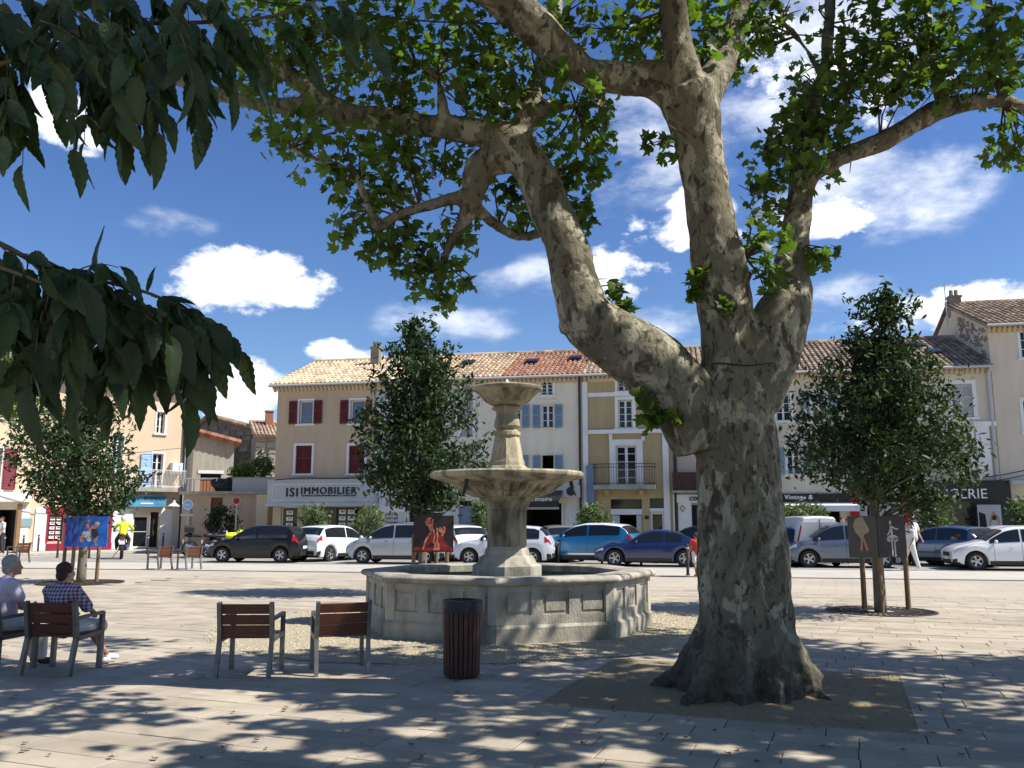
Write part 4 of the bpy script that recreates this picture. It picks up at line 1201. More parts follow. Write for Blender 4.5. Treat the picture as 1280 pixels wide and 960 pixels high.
for xa, xb in ((57.6, 60), (79.2, 82), (136.3, 138.8)):
    r = rc(xa, xb, 642.3, 678.7); slab(b, 'shop_surround', r[0], r[1], -.075, -.003, r[2], r[3], 'crimson')
bs = rc(143, 227, 611, 616); slab(b, 'balcony_slab', bs[0], bs[1], -.55, -.004, bs[2] + .06, bs[3] + .06, 'cement')
mb = MB(); zt = bs[3] + 1.0
for z in (bs[3] + .14, zt): mb.bx(bs[0], bs[1], -.52, -.49, z - .015, z + .015); mb.bx(bs[1] - .03, bs[1], -.49, -.01, z - .015, z + .015)
n = 46
for k in range(n + 1):
    x = bs[0] + (bs[1] - bs[0] - .02) * k / n; mb.bx(x, x + .014, -.512, -.498, bs[3] + .06, zt)
mb.build('balcony_railing', MT['white'], b)
sl2 = rc(200, 201, 540, 541)
tiles(b, 0, W + .25, -.45, ze - .02, 4.5, ze + 1.9, [(99, 'tile')], 12); gutter(b, 0, W + .2, ze - .08, -.5)
mb = MB(); mb.tube([(W - .12, -.09, .1), (W - .12, -.09, ze - .2)], .06, 8); mb.tube([(W + .06, -.06, .1), (W + .06, -.06, ze - .2)], .05, 8); mb.build('downpipe', MT['trim'], b)
sg = bld('shop_sign', 'blue fascia board lettered INFORMATIQUE under the peach house balcony', fr, u0, 'sign')
r = rect(fr, u0, 157, 208, 618.5, 633.5, .3); slab(sg, 'board', r[0], r[1], -.3, -.06, r[2], r[3], 'sign_blue')
def lt(body, xa, xb, yt, yb, mat, sg, v, bold=0.0, shear=0.0):
    q = rect(fr, u0, xa, xb, yt, yb, v); text_mesh('lettering', body, MT[mat], sg, q[0], q[1], q[2], q[3], -v + .02, .02, bold, shear)
lt('Faqvit\'i', 162, 177, 620.5, 626.5, 'text_black', sg, .325, 0, .3); lt('INFORMATIQUE', 180, 207, 621, 625.5, 'text_black', sg, .325)
q = rect(fr, u0, 176, 192, 628.5, 630, .325); slab(sg, 'print', q[0], q[1], -.31, -.302, q[2], q[3], 'text_white')
ac = bld('air_conditioner', 'pale air conditioning unit on the peach wall above the balcony', fr, u0, 'air conditioner')
r = rc(212, 224.5, 579, 592); slab(ac, 'case', r[0], r[1], -.45, -.004, r[2], r[3], 'cloth_white')
slab(ac, 'fan_grille', r[0] + .35, r[1] - .12, -.47, -.452, r[2] + .15, r[3] - .15, 'fabric_grey')
lp = bld('wall_lamp', 'white wall lamp on the grey pillar under the peach balcony', fr, u0, 'lamp')
r = rect(fr, u0, 212, 221, 623, 633, .3)
mb = MB(); mb.lathe([(.05, .34), (.07, .2), (.32, .02), (.32, 0)], 14, ((r[0] + r[1]) / 2, -.42, r[2])); mb.build('lamp_shade', MT['white'], lp)
mb = MB(); mb.tube([((r[0] + r[1]) / 2, -.12, r[2] + .45), ((r[0] + r[1]) / 2, -.42, r[2] + .42), ((r[0] + r[1]) / 2, -.42, r[2] + .3)], .02, 6); mb.build('arm', MT['trim'], lp)

# ------------------------------------------------------------------ the alley: garage, cement building, stone house
def px_thing(px, Y): return at(px, 690, Y).x
def flat_box(b, name, x0, x1, y0, y1, z0, z1, mat): return slab(b, name, x0, x1, y0, y1, z0, z1, mat)
FG = Frame((at(228, 650, 46).x, 46), R(-6))
b = bld('low_garage', 'low beige flat roofed garage with brown door in the alley', FG, 0, 'garage')
rg = lambda xa, xb, yt, yb, v=0: rect(FG, 0, xa, xb, yt, yb, v)
r = rg(228, 336, 618, 700); W = r[1]; H = r[3]
dr = rg(262, 277, 622, 690); dr = (dr[0], dr[1], .0, dr[3]); d2 = rg(237, 259, 625, 690); d2 = (d2[0], d2[1], 0, d2[3])
shell(b, MT['tan_wall'], 0, W, H, [dr, d2], 5, rev=.15)
o = slab(b, 'door', dr[0], dr[1], .08, .12, .02, dr[3], 'wood'); slab(b, 'garage_door', d2[0], d2[1], .08, .12, .02, d2[3], 'tan_wall')
slab(b, 'roof_slab', -.15, W + .15, -.25, 5.1, H + .002, H + .16, 'cement')
r = rg(322, 336, 622, 690); slab(b, 'pier', r[0], r[1], -.3, -.003, .0, H - .02, 'pale_wall')
FT = Frame((at(228, 650, 47.5).x, 47.5), R(-6))
tb = thing('terrace_table', 'white table with dark chairs on the garage roof terrace', 'table', tuple(FG.w(*(FT.p(240, 605)[0], -1.5, H + .16))), R(-6))
mb = MB(); mb.bx(-.9, .9, -.4, .4, .72, .77); mb.build('tabletop', MT['white'], tb)
for sx in (-.8, .8):
    for sy in (-.32, .32): mb = MB(); mb.bx(sx - .03, sx + .03, sy - .03, sy + .03, 0, .718); mb.build('leg', MT['white'], tb)
ps = thing('folded_parasol', 'black covered garden furniture heap on the garage roof', 'cover', tuple(FG.w(FT.p(277, 605)[0], -1.3, H + .16)), 0)
mb = MB(); rr = random.Random(2)
for k in range(16): mb.ball((-1.1 + k * .15, rr.uniform(-.2, .3), rr.uniform(.2, .55)), (rr.uniform(.25, .45), .3, rr.uniform(.2, .4)), 8, 6)
remeshed(mb, 'cover', MT['cloth_dark'], ps, .06, 1, lambda p: .09 * noise.noise(p * 4))
bx = thing('planter', 'long grey planter box on the garage roof by the tan house', 'planter', tuple(FG.w(FT.p(310, 605)[0], -1.0, H + .16)), R(-6))
slab(bx, 'box', -1.3, 1.2, -.25, .25, 0, .72, 'fabric_grey'); slab(bx, 'rim', -1.34, 1.24, -.29, .29, .722, .78, 'cement')
# cement building
FCm = Frame((at(240, 600, 54).x, 54), R(24))
b = bld('cement_building', 'grey cement building with a lean-to tiled roof and red door in the alley', FCm, 0, 'building')
rg = lambda xa, xb, yt, yb, v=0: rect(FCm, 0, xa, xb, yt, yb, v)
r = rg(240, 290, 545, 690); W = r[1]; z1 = FCm.p(240, 541)[1]; z2 = FCm.p(290, 554)[1]
dr = rg(250, 276, 592, 616)
mb = MB(); wall_open(mb, 0, W, 0, z2, [dr], 0, .3); mb.poly([(0, 0, z2), (W, 0, z2), (0, 0, z1)])
mb.poly([(W, 0, 0), (W, 6, 0), (W, 6, z2), (W, 0, z2)]); mb.poly([(0, 6, 0), (0, 0, 0), (0, 0, z1), (0, 6, z1)])
mb.build('wall', MT['cement'], b)
mb = MB(); L_ = 8; sl_ = (z2 - z1) / W
rr = random.Random(6)
for k in range(L_):
    for j in range(14):
        mb.cur = rr.random(); x = -.2 + (W + .5) * k / L_; xe = x + (W + .5) / L_ * 1.1
        mb.tube([(x, -.25 + j * .45, z1 + sl_ * x + .12), (xe, -.25 + j * .45, z1 + sl_ * xe + .09)], [.2, .24], 6)
tag(mb.build('roof_tiles', MT['tile_red'], b), kind='stuff')
do = slab(b, 'door', dr[0], dr[1], .2, .26, dr[2], dr[3] - .3, 'tile_red')
for k in range(6): xa = dr[0] + (dr[1] - dr[0]) * k / 6; slab(do, 'board', xa + .02, xa + (dr[1] - dr[0]) / 6 - .02, .17, .199, dr[2], dr[3] - .3, 'tile_red')
slab(b, 'interior', dr[0], dr[1], .27, .3, dr[2], dr[3], 'dark')  # near-black panel for the shade inside the doorway
slab(b, 'lintel', dr[0] - .15, dr[1] + .15, -.04, .05, dr[3] + .002, dr[3] + .2, 'white')
# stone house
FSt = Frame((at(246, 600, 62).x, 62), R(-16))
b = bld('stone_house', 'old rubble stone house with gable and clay roof behind the alley', FSt, 0, 'house')
rg = lambda xa, xb, yt, yb, v=0: rect(FSt, 0, xa, xb, yt, yb, v)
W = FSt.p(319, 600)[0]; zl = FSt.p(246, 533)[1]; zp = FSt.p(262, 522)[1]; xp = FSt.p(262, 522)[0]; zr = FSt.p(319, 538)[1]
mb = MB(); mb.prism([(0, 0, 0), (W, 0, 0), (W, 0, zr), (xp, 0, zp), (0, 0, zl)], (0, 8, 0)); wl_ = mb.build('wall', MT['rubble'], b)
rr = random.Random(9); cnt = 0
meshes = []; meshes2 = []
for k in range(6):
    mb = MB(); mb.box((0, 0, 0), (rr.uniform(.45, .75), .12, rr.uniform(.28, .4)), Matrix.Rotation(rr.uniform(-.1, .1), 3, 'Y'), .9); mb.cur = rr.random()
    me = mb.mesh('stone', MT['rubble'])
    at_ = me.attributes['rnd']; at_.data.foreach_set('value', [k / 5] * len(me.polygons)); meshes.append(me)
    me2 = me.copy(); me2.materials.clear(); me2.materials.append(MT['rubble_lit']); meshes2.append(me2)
z = .5
while z < zp and cnt < 230:
    x = rr.uniform(0.1, .5)
    while x < W - .2:
        top_ = zl + (zp - zl) * x / xp if x < xp else zp + (zr - zp) * (x - xp) / (W - xp)
        if z < top_ - .25 and z > 3.4 and cnt < 280:
            o = link('stone', rr.choice(meshes), wl_); o.location = (x, -.02 + rr.uniform(-.03, .03), z + rr.uniform(-.05, .05)); cnt += 1
        x += rr.uniform(.55, .85)
    z += .40
FW = Frame((at(317, 600, 58).x, 58), R(22))
b2 = bld('stone_wing', 'sunlit rubble stone wing with a clay roof beside the dark stone gable', FW, 0, 'house')
W2 = FW.p(352, 600)[0]; zs = FW.p(332, 545)[1]
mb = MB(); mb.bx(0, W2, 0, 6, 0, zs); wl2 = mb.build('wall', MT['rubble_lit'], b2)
z = 3.0
while z < zs - .2:
    x = .35
    while x < W2 - .2:
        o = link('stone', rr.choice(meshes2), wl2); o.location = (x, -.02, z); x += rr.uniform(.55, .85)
    z += .40
tiles(b2, -.2, W2 + .2, -.5, zs, 3.0, zs + 1.25, [(99, 'tile')], 21)
mb = MB(); mb.bx(W2 - 1.0, W2 - .5, 2.0, 2.5, zs, zs + 1.9); mb.bx(W2 - 1.05, W2 - .45, 1.95, 2.55, zs + 1.902, zs + 2.0); mb.build('chimney', MT['tile_red'], b2)
mb = MB()
for (xa, za, xb, zb) in ((-.2, zl - .1, xp, zp + .05), (xp, zp + .05, W + .15, zr)):
    n = 10
    for k in range(n):
        for j in range(4):
            mb.cur = rr.random()
            xs_, xe = xa + (xb - xa) * k / n, xa + (xb - xa) * (k + 1.1) / n; z0_, z1_ = za + (zb - za) * k / n, za + (zb - za) * (k + 1.1) / n
            mb.tube([(xs_, -.15 + j * .4, z0_ + .1), (xe, -.15 + j * .4, z1_ + .1)], .16, 6)
tag(mb.build('roof_tiles', MT['tile'], b), kind='stuff')
# road signs in the alley
def road_sign(label, px, py_base, Y, py_disc, rpx, kind):
    p = at(px, 650, Y); t = thing('road_sign', label, 'road sign', (p.x, p.y, 0), 0)
    zc = at(px, py_disc, Y).z; r_ = rpx * Y / F
    mb = MB(); mb.tube([(0, 0, 0), (0, 0, zc + r_ * .6)], .035, 8); mb.build('post', MT['fabric_grey'], t)
    def disc(nm, rad, y, mat):
        q = MB(); q.lathe([(rad, 0), (rad, .02)], 20); o = q.build(nm, MT[mat], t); o.location = (0, y, zc); o.rotation_euler = (PI / 2, 0, 0)
    if kind == 'no':
        disc('plate', r_, -.05, 'white'); disc('red_ring', r_ * .93, -.056, 'tail_red'); disc('blue_field', r_ * .62, -.062, 'plum_shutter')
    else:
        disc('plate', r_, -.05, 'white'); disc('blue_field', r_ * .85, -.056, 'sky_shutter'); 
        mb = MB(); mb.bx(-r_ * .5, r_ * .5, -.1, -.082, -r_ * .12 + zc, r_ * .12 + zc); mb.build('bar', MT['white'], t)
        mb = MB(); mb.bx(-.35, .3, -.05, -.03, zc - r_ * 2.1, zc - r_ * 1.7); mb.build('plate_below', MT['fabric_grey'], t)
road_sign('round red ringed road sign in front of the beige garage', 295, 690, 42.5, 626, 4.8, 'no')
road_sign('round blue and white road sign on a pole beside the peach house', 234.5, 687, 42.5, 631, 6.5, 'blue')
# ------------------------------------------------------------------ the fountain
def fountain():
    t = thing('fountain', 'stone fountain with octagonal basin and two tiered bowls in the square', 'fountain', tuple(FC))
    Rv = 2.2; A0 = R(-93.3); c8 = math.cos(PI / 8); apo = Rv * c8; side = 2 * Rv * math.sin(PI / 8)
    prof = [(-.38, .72), (-.38, .825), (-.34, .845), (-.05, .85), (.05, .842), (.088, .818), (.096, .79), (.080, .762), (.02, .7385)]
    for k in range(8):
        a = A0 + k * PI / 4; am = a + PI / 8; h = side / 2
        def place(o): o.location = (apo * math.cos(am), apo * math.sin(am), 0); o.rotation_euler = (0, 0, am + PI / 2); return o
        mb = MB(); ops = []
        x0s = (-h + .17, -.27, h - .17 - .44)
        for x in (-.54, 0, .54): ops.append((x - .19, x + .19, .36, .66))
        wall_open(mb, -h, h, .24, .738, ops, 0, .026)
        mb.poly([(-h, .3, .24), (-h, .3, .738), (h, .3, .738), (h, .3, .24)])
        s_ = place(mb.build('side_wall', MT['limestone'], t))
        for o in ops:
            m2 = MB(); m2.bx(o[0] - .0, o[1] + .0, .025, .06, o[2], o[3])
            m2.prism([(o[0] + .05, .0245, o[2] + .05), (o[1] - .05, .0245, o[2] + .05), (o[1] - .05, .0245, o[3] - .05), (o[0] + .05, .0245, o[3] - .05)], (0, -.012, 0)); m2.build('panel', MT['limestone'], s_)
        mb = MB(); mb.bx(-h - .012, h + .012, -.035, .3, 0, .20); mb.prism([(-h, -.035, .2005), (-h, .02, .2005), (-h, .02, .2395), (-h, -.004, .2395)], (2 * h, 0, 0)); place(mb.build('plinth', MT['limestone'], t))
        # corner pier
        mb = MB(); cx, cy = (Rv + .012) * math.cos(a), (Rv + .012) * math.sin(a)
        d1 = Vector((math.cos(a - PI / 2 - PI / 8), math.sin(a - PI / 2 - PI / 8), 0)); d2 = Vector((math.cos(a + PI / 2 + PI / 8), math.sin(a + PI / 2 + PI / 8), 0))
        c0 = Vector((cx, cy, .2405)); inn = Vector((-math.cos(a), -math.sin(a), 0)) * .1
        mb.prism([c0, c0 + d2 * .12, c0 + d2 * .12 + inn, c0 + d1 * .12 + inn, c0 + d1 * .12], (0, 0, .496)); mb.build('corner_pier', MT['limestone'], t)
        mb = MB(); a2 = a + PI / 4; n = len(prof); g = .0015
        for aa, sg in ((a, 1), (a2, -1)):
            for off, z in prof:
                r_ = (apo + off) / c8
                tv = Vector((-math.sin(am), math.cos(am), 0)) * g * sg
                mb.v.append((r_ * math.cos(aa) + tv.x, r_ * math.sin(aa) + tv.y, z))
        for i in range(n): j = (i + 1) % n; mb.face((i, j, n + j, n + i))
        mb.face(tuple(range(n - 1, -1, -1))); mb.face(tuple(range(n, 2 * n)))
        o = mb.build('rim_stone', MT['moss_stone'] if False else MT['limestone'], t, smooth=True, sharp=50)
    mb = MB(); mb.lathe([(1.95, .60), (1.95, .69)], 8, (0, 0, 0), a0=A0); mb.build('water', MT['water'], t)
    a8 = A0 + PI / 8 * 0
    mb = MB()
    mb.lathe([(.54, .3), (.54, .90), (.50, .93), (.47, .935), (.40, 1.05), (.36, 1.06), (.34, 1.15), (.315, 1.17), (.315, 1.19)], 8, a0=a8); mb.build('pedestal', MT['limestone'], t)
    mb = MB(); mb.lathe([(.31, 1.19), (.305, 1.74), (.33, 1.76), (.33, 1.80), (.36, 1.86), (.43, 1.93), (.44, 1.96)], 8, a0=a8); mb.build('column', MT['fount'], t)
    mb = MB()
    pf = [(.40, 1.945), (.55, 1.965), (.72, 2.03), (.86, 2.13), (.905, 2.17), (.93, 2.175), (1.05, 2.21), (1.13, 2.235), (1.19, 2.25), (1.215, 2.28), (1.215, 2.32), (1.19, 2.345), (1.12, 2.35), (1.0, 2.30), (.6, 2.22), (.2, 2.2)]
    gad = lambda i, a: 1 - ((0, .09, .15, .13, .0)[i] * (1 - abs(math.sin(a * 17))) ** 1.4 if i <= 4 else 0)
    mb.lathe(pf, 204, rfun=gad); mb.build('large_bowl', MT['moss_stone'], t, smooth=True, sharp=40)
    mb = MB(); mb.lathe([(.34, 2.19), (.34, 2.40), (.32, 2.43), (.29, 2.45), (.285, 2.50), (.26, 2.56), (.20, 2.88), (.185, 2.92)], 8, a0=a8); mb.build('upper_pedestal', MT['moss_stone'], t)
    mb = MB(); mb.lathe([(.185, 2.921), (.215, 2.935), (.215, 2.985), (.17, 3.0), (.17, 3.02)], 16); mb.build('collar', MT['moss_stone'], t)
    mb = MB(); mb.lathe([(.17, 3.02), (.215, 3.08), (.20, 3.16), (.175, 3.26), (.185, 3.32), (.24, 3.345), (.24, 3.385), (.19, 3.40)], 8, a0=a8); mb.build('upper_column', MT['fount'], t)
    mb = MB(); pf = [(.19, 3.40), (.26, 3.42), (.36, 3.48), (.44, 3.57), (.50, 3.63), (.565, 3.655), (.575, 3.69), (.55, 3.71), (.50, 3.70), (.3, 3.63), (.1, 3.6)]
    mb.lathe(pf, 96, rfun=lambda i, a: 1 - (.05 * (1 - abs(math.sin(a * 12))) if 1 <= i <= 4 else 0)); mb.build('small_bowl', MT['fount'], t, smooth=True, sharp=40)
    mb = MB(); mb.lathe([(.06, 3.6), (.05, 3.70), (.035, 3.74), (.05, 3.77), (.012, 3.84)], 12); mb.build('jet', MT['spray'], t, smooth=True)
    for an in (-126, -6, 114):
        a = R(an); mb = MB(); d = Vector((math.cos(a), math.sin(a), 0))
        mb.tube([d * .86 + Vector((0, 0, 2.28)), d * 1.0 + Vector((0, 0, 2.24)), d * 1.03 + Vector((0, 0, 2.1)), d * 1.09 + Vector((0, 0, 1.98))], [.03, .035, .03, .02], 8)
        mb.build('spout', MT['dark_iron'], t)
fountain()

# ------------------------------------------------------------------ leaves
def lobed():
    """plane leaf: five pointed lobes, gently cupped; triangles round the centre"""
    ol = [(0, -.42), (.30, -.40), (.48, -.18), (.26, -.06), (.52, .22), (.22, .20), (0, .62), (-.22, .20), (-.52, .22), (-.26, -.06), (-.48, -.18), (-.30, -.40)]
    v = [(0, -.05, .05)] + [(x, y, -.10 * (x * x + y * y) * 1.4) for x, y in ol]
    n = len(ol)
    return np.array(v, float), [(0, 1 + i, 1 + (i + 1) % n) for i in range(n)]
LOB_V, LOB_F = lobed()
SM_V = np.array([(0, -.5, 0), (.26, -.08, .05), (0, .55, -.04), (-.26, -.08, .05)], float); SM_F = [(0, 1, 2, 3)]
def leaflet_mesh(seed, width=.40, droop=.25, mats='leaf_ash_one', name='leaf'):
    r = random.Random(seed); mb = MB(); nr = 14
    for i in range(nr + 1):
        q = i / nr; w_ = width * .5 * (math.sin(PI * min(1, q ** .85)) ** .8) * (1 - .25 * q) + .003
        if q > .93: w_ *= .35
        zc = -droop * q * q + .05 * math.sin(q * 5 + seed)
        for jx, s in enumerate((-1, -.55, 0, .55, 1)):
            ser = 1 + (.10 if i % 2 else -.06) if abs(s) == 1 else 1
            z = zc + abs(s) * w_ * .42 + (.012 if (i % 2) else -.010) * (abs(s) == .55) + r.uniform(-.006, .006)
            mb.v.append((s * w_ * ser, q - abs(s) * w_ * .18 , z))
    for i in range(nr):
        for jx in range(4):
            a = i * 5 + jx; mb.face((a, a + 1, a + 6, a + 5))
    return mb.mesh(name, MT[mats], True)

# ------------------------------------------------------------------ the big plane tree
def plane_tree():
    base = gnd(932, 868)
    t = thing('plane_tree', 'huge old plane tree with mottled bark and three spreading limbs beside the fountain', 'tree', tuple(base))
    D = base.y
    def P(px, py, dd=0.0): return at(px, py, D + dd) - base
    def Rr(px, dd=0.0): return px * (D + dd) / F
    # px, py, depth offset, radius px
    T = {
     'trunk': [(932, 905, 0, 92), (932, 872, 0, 84), (933, 845, 0, 74), (934, 810, 0, 60), (932, 760, 0, 56), (929, 700, 0, 56), (925, 640, 0, 53), (922, 590, 0, 52), (920, 540, 0, 50), (918, 490, 0, 44), (914, 440, 0, 37)],
     'mid': [(914, 440, 0, 37), (908, 395, -.02, 35), (902, 350, -.05, 35), (893, 300, -.08, 32), (884, 240, -.1, 30), (875, 190, -.1, 31), (866, 140, -.15, 36), (858, 110, -.2, 38)],
     'midl': [(866, 125, -.15, 34), (820, 100, -.2, 25), (775, 97, -.25, 22), (735, 92, -.3, 21), (700, 65, -.4, 24), (665, 30, -.5, 26), (630, 0, -.6, 27), (585, -30, -.8, 22), (530, -50, -1, 18)],
     'midu': [(858, 115, -.2, 30), (848, 60, -.3, 21), (842, 10, -.4, 18), (835, -60, -.6, 15), (820, -150, -.9, 12)],
     'midr': [(868, 130, -.15, 30), (893, 95, .0, 22), (912, 55, .2, 17), (930, -10, .5, 13), (945, -90, .9, 10)],
     'limbl': [(880, 560, 0, 40), (858, 505, -.05, 46), (820, 460, -.1, 44), (775, 430, -.12, 40), (738, 402, -.15, 37), (724, 368, -.15, 31), (712, 320, -.12, 28), (692, 270, -.05, 27), (668, 215, .05, 27), (640, 180, .1, 26), (605, 166, .15, 20), (560, 160, .2, 16), (520, 155, .3, 16), (470, 148, .4, 16), (430, 142, .5, 17), (395, 118, .6, 13), (350, 85, .8, 11), (300, 50, 1.0, 9), (255, 20, 1.2, 7)],
     'limbl2': [(440, 145, .5, 12), (390, 133, .6, 12), (335, 132, .8, 10), (280, 120, 1.0, 8), (220, 100, 1.3, 6)],
     'limblu': [(640, 180, .1, 22), (660, 140, .1, 14), (672, 100, .3, 12), (690, 40, .6, 10), (700, -40, 1, 8)],
     'hang': [(640, 195, .1, 22), (606, 205, .15, 20), (592, 235, .15, 16), (587, 258, .2, 13), (576, 285, .3, 9), (560, 310, .4, 7), (553, 340, .5, 5), (548, 370, .5, 3)],
     'hang2': [(590, 245, .15, 12), (560, 250, .1, 9), (525, 260, .1, 8), (495, 270, .1, 8), (472, 284, .1, 7), (462, 262, .1, 6), (448, 225, .1, 5), (440, 214, .15, 5), (405, 202, .25, 4), (362, 186, .4, 3)],
     'hang3': [(598, 262, .2, 8), (625, 284, .5, 7), (655, 296, .8, 6), (690, 285, 1.1, 5)],
     'limbr': [(935, 500, .05, 42), (960, 440, .1, 42), (975, 400, .15, 37), (986, 370, .3, 29), (990, 320, .5, 21), (997, 270, .65, 18), (1003, 232, .8, 17), (1018, 212, .85, 15), (1055, 195, .9, 13), (1100, 178, .95, 13), (1145, 152, .95, 13), (1180, 134, 1.0, 14), (1215, 128, 1.0, 11), (1255, 128, 1.0, 9), (1300, 140, 1.2, 8), (1380, 150, 1.5, 6)],
     'limbru': [(1003, 232, .8, 15), (1006, 180, .85, 12), (1012, 140, .85, 9), (1024, 110, .85, 9), (1032, 80, .85, 8), (1036, 30, .85, 7), (1040, -40, .85, 6)],
     'limbru2': [(1024, 92, .85, 5), (1012, 68, .8, 4), (995, 45, .7, 3.5), (978, 28, .6, 3)],
     'limbru3': [(1180, 134, .8, 10), (1172, 100, .8, 7), (1165, 60, .8, 7), (1158, 10, .8, 6), (1150, -60, .9, 5)],
     'limbru4': [(1255, 128, 1.0, 7), (1243, 80, 1.0, 6), (1238, 40, 1.0, 5), (1232, -20, 1.1, 5)],
     'stub': [(600, 168, .15, 12), (560, 152, .1, 9), (552, 120, .1, 6), (545, 95, .1, 4), (520, 80, .2, 3)],
     'knob': [(905, 350, -.1, 30), (925, 325, -.2, 26), (932, 322, -.22, 25)],
     'knobr': [(980, 385, .15, 28), (995, 376, .12, 22)],
     'knobl': [(722, 405, -.15, 25), (716, 395, -.15, 22)],
     'back1': [(670, 135, .1, 10), (720, 132, .5, 6), (760, 128, 1.0, 5)],
    }
    mb = MB(); rr = random.Random(4)
    for nm, L_ in T.items():
        q = [(*P(px, py, dd), Rr(rp, dd)) for px, py, dd, rp in L_]
        q = catmull(q, 5)
        mb.tube([p[:3] for p in q], [max(.012, p[3] * (1 + .05 * noise.noise(Vector(p[:3]) * 3 + Vector((hash(nm) % 1 * 0, 0, 0))))) for p in q], 18)
    # root flare
    for px, py, rp in ((812, 858, 10), (1040, 878, 12), (862, 882, 20), (980, 887, 22), (925, 886, 22), (1012, 858, 14), (845, 850, 20), (890, 845, 14), (980, 845, 14), (1015, 872, 12)):
        e = gnd(px, py) - base; d = Vector((e.x, e.y, 0)); k = d.normalized()
        L0 = d.length
        pts = [k * .27 + Vector((0, 0, .85)), k * .40 + Vector((0, 0, .38)), k * (max(.56, L0 * .62)) + Vector((0, 0, .15)), k * (L0 * .85) + Vector((0, 0, .05)), k * L0 + Vector((0, 0, -.09))]
        q = catmull([(*p, r_) for p, r_ in zip(pts, (.10, .17, .15, .10, rp * D / F))], 4)
        mb.tube([p[:3] for p in q], [p[3] for p in q], 12)
    def disp(p):
        lo = max(0.0, 1 - p.z / 1.1)
        v = .024 * noise.noise(p * 2.2) + .012 * noise.noise(p * 6.5) + .006 * noise.noise(p * 15) - lo * .07 * abs(noise.noise(Vector((p.x * 6, p.y * 6, p.z * 2.5)))) - lo * .03 * abs(noise.noise(p * 16)) + lo * (.05 * noise.noise(Vector((p.x * 5, p.y * 5, p.z * 1.2))) + .035 * noise.noise(p * 12))
        # long muscular folds running up the trunk
        if p.z < 3.6: v += .016 * noise.noise(Vector((math.atan2(p.y, p.x) * 2.6, p.z * .35, 2)))
        return v
    remeshed(mb, 'trunk', MT['bark_plane'], t, .026, 1, disp)
    # foliage: clumps of leaves hung on twigs
    clumps = [
     (300, 60, 50, 1.0), (340, 40, 60, .8), (330, 110, 45, .9), (385, 55, 60, .6), (420, 25, 60, .5), (350, 170, 40, .6), (390, 165, 45, .4), (425, 95, 50, .7), (465, 50, 55, .4),
     (450, 190, 40, .3), (425, 225, 24, .2), (445, 255, 28, .2), (430, 290, 22, .2), (470, 215, 40, .2), (505, 180, 40, .3), (500, 120, 40, .5), (540, 75, 45, .3), (515, 30, 50, .3), (485, 100, 45, .2),
     (520, 215, 38, .3), (560, 195, 36, .5), (490, 240, 30, .2), (470, 315, 24, .2), (500, 300, 34, .3), (530, 320, 36, .4), (560, 330, 30, .5), (545, 360, 28, .5), (560, 378, 15, .5), (585, 355, 10, .5), (575, 290, 26, .5), (520, 345, 18, .4), (600, 235, 20, .6),
     (590, 20, 45, -.2), (610, 100, 50, -.1), (640, 90, 45, .1), (600, 60, 50, .0), (640, 130, 44, .1), (600, 130, 40, .0), (690, 170, 40, .6), (720, 200, 36, .8), (740, 180, 30, .8), (745, 215, 22, .8), (700, 225, 30, .7), (680, 250, 30, .7), (725, 250, 20, .9), (720, 285, 18, .9), (655, 265, 28, .7), (640, 240, 24, .6), (750, 150, 26, .6), (700, 130, 30, .4), (730, 275, 16, .9),
     (690, 20, 40, .2), (730, 25, 34, .2), (770, 45, 36, .1), (800, 20, 44, .2), (830, 40, 40, .0), (790, 70, 24, -.1), (870, 25, 42, .1), (900, 50, 40, .0), (930, 30, 46, .2), (950, 60, 26, .3), (965, 20, 36, .3), (880, 70, 22, -.4), (925, 80, 18, .2), (740, 130, 16, .1), (700, 95, 14, -.6), (735, 105, 14, -.6),
     (1000, 150, 44, .3), (975, 175, 36, .2), (1020, 165, 34, .3), (960, 210, 30, .2), (985, 215, 36, .2), (1045, 130, 32, .4), (950, 240, 22, .2), (1050, 165, 24, .4), (1000, 110, 30, .4), (965, 265, 22, .1), (1010, 195, 30, .2), (1045, 205, 20, .5),
     (945, 290, 24, -.2), (955, 325, 22, -.2), (965, 350, 18, -.2), (975, 300, 18, -.1), (1020, 325, 18, .2), (1035, 318, 11, .2), (768, 365, 18, -.1), (780, 380, 10, -.1), (870, 345, 14, -.2), (868, 370, 10, -.2), (830, 185, 16, -.2), (812, 175, 10, -.2), (815, 525, 18, -.3), (835, 520, 16, -.3), (800, 500, 12, -.3), (905, 385, 10, -.3),
     (1060, 40, 46, .5), (1090, 75, 46, .5), (1110, 35, 46, .6), (1130, 95, 42, .6), (1080, 110, 32, .5), (1150, 60, 46, .7), (1190, 40, 50, .8), (1170, 95, 42, .7), (1200, 95, 40, .8), (1230, 50, 46, .9), (1260, 90, 42, 1.0), (1270, 40, 44, 1.0), (1225, 100, 30, .9), (1120, 115, 24, .5), (1265, 170, 30, 1.0), (1250, 195, 18, 1.0), (1280, 190, 22, 1.0), (1060, 85, 34, .4), (1140, 15, 46, .6),
    ]
    nodes = []
    for L_ in T.values():
        for px, py, dd, rp in L_: nodes.append(P(px, py, dd))
    C, tw, RV = [], MB(), []
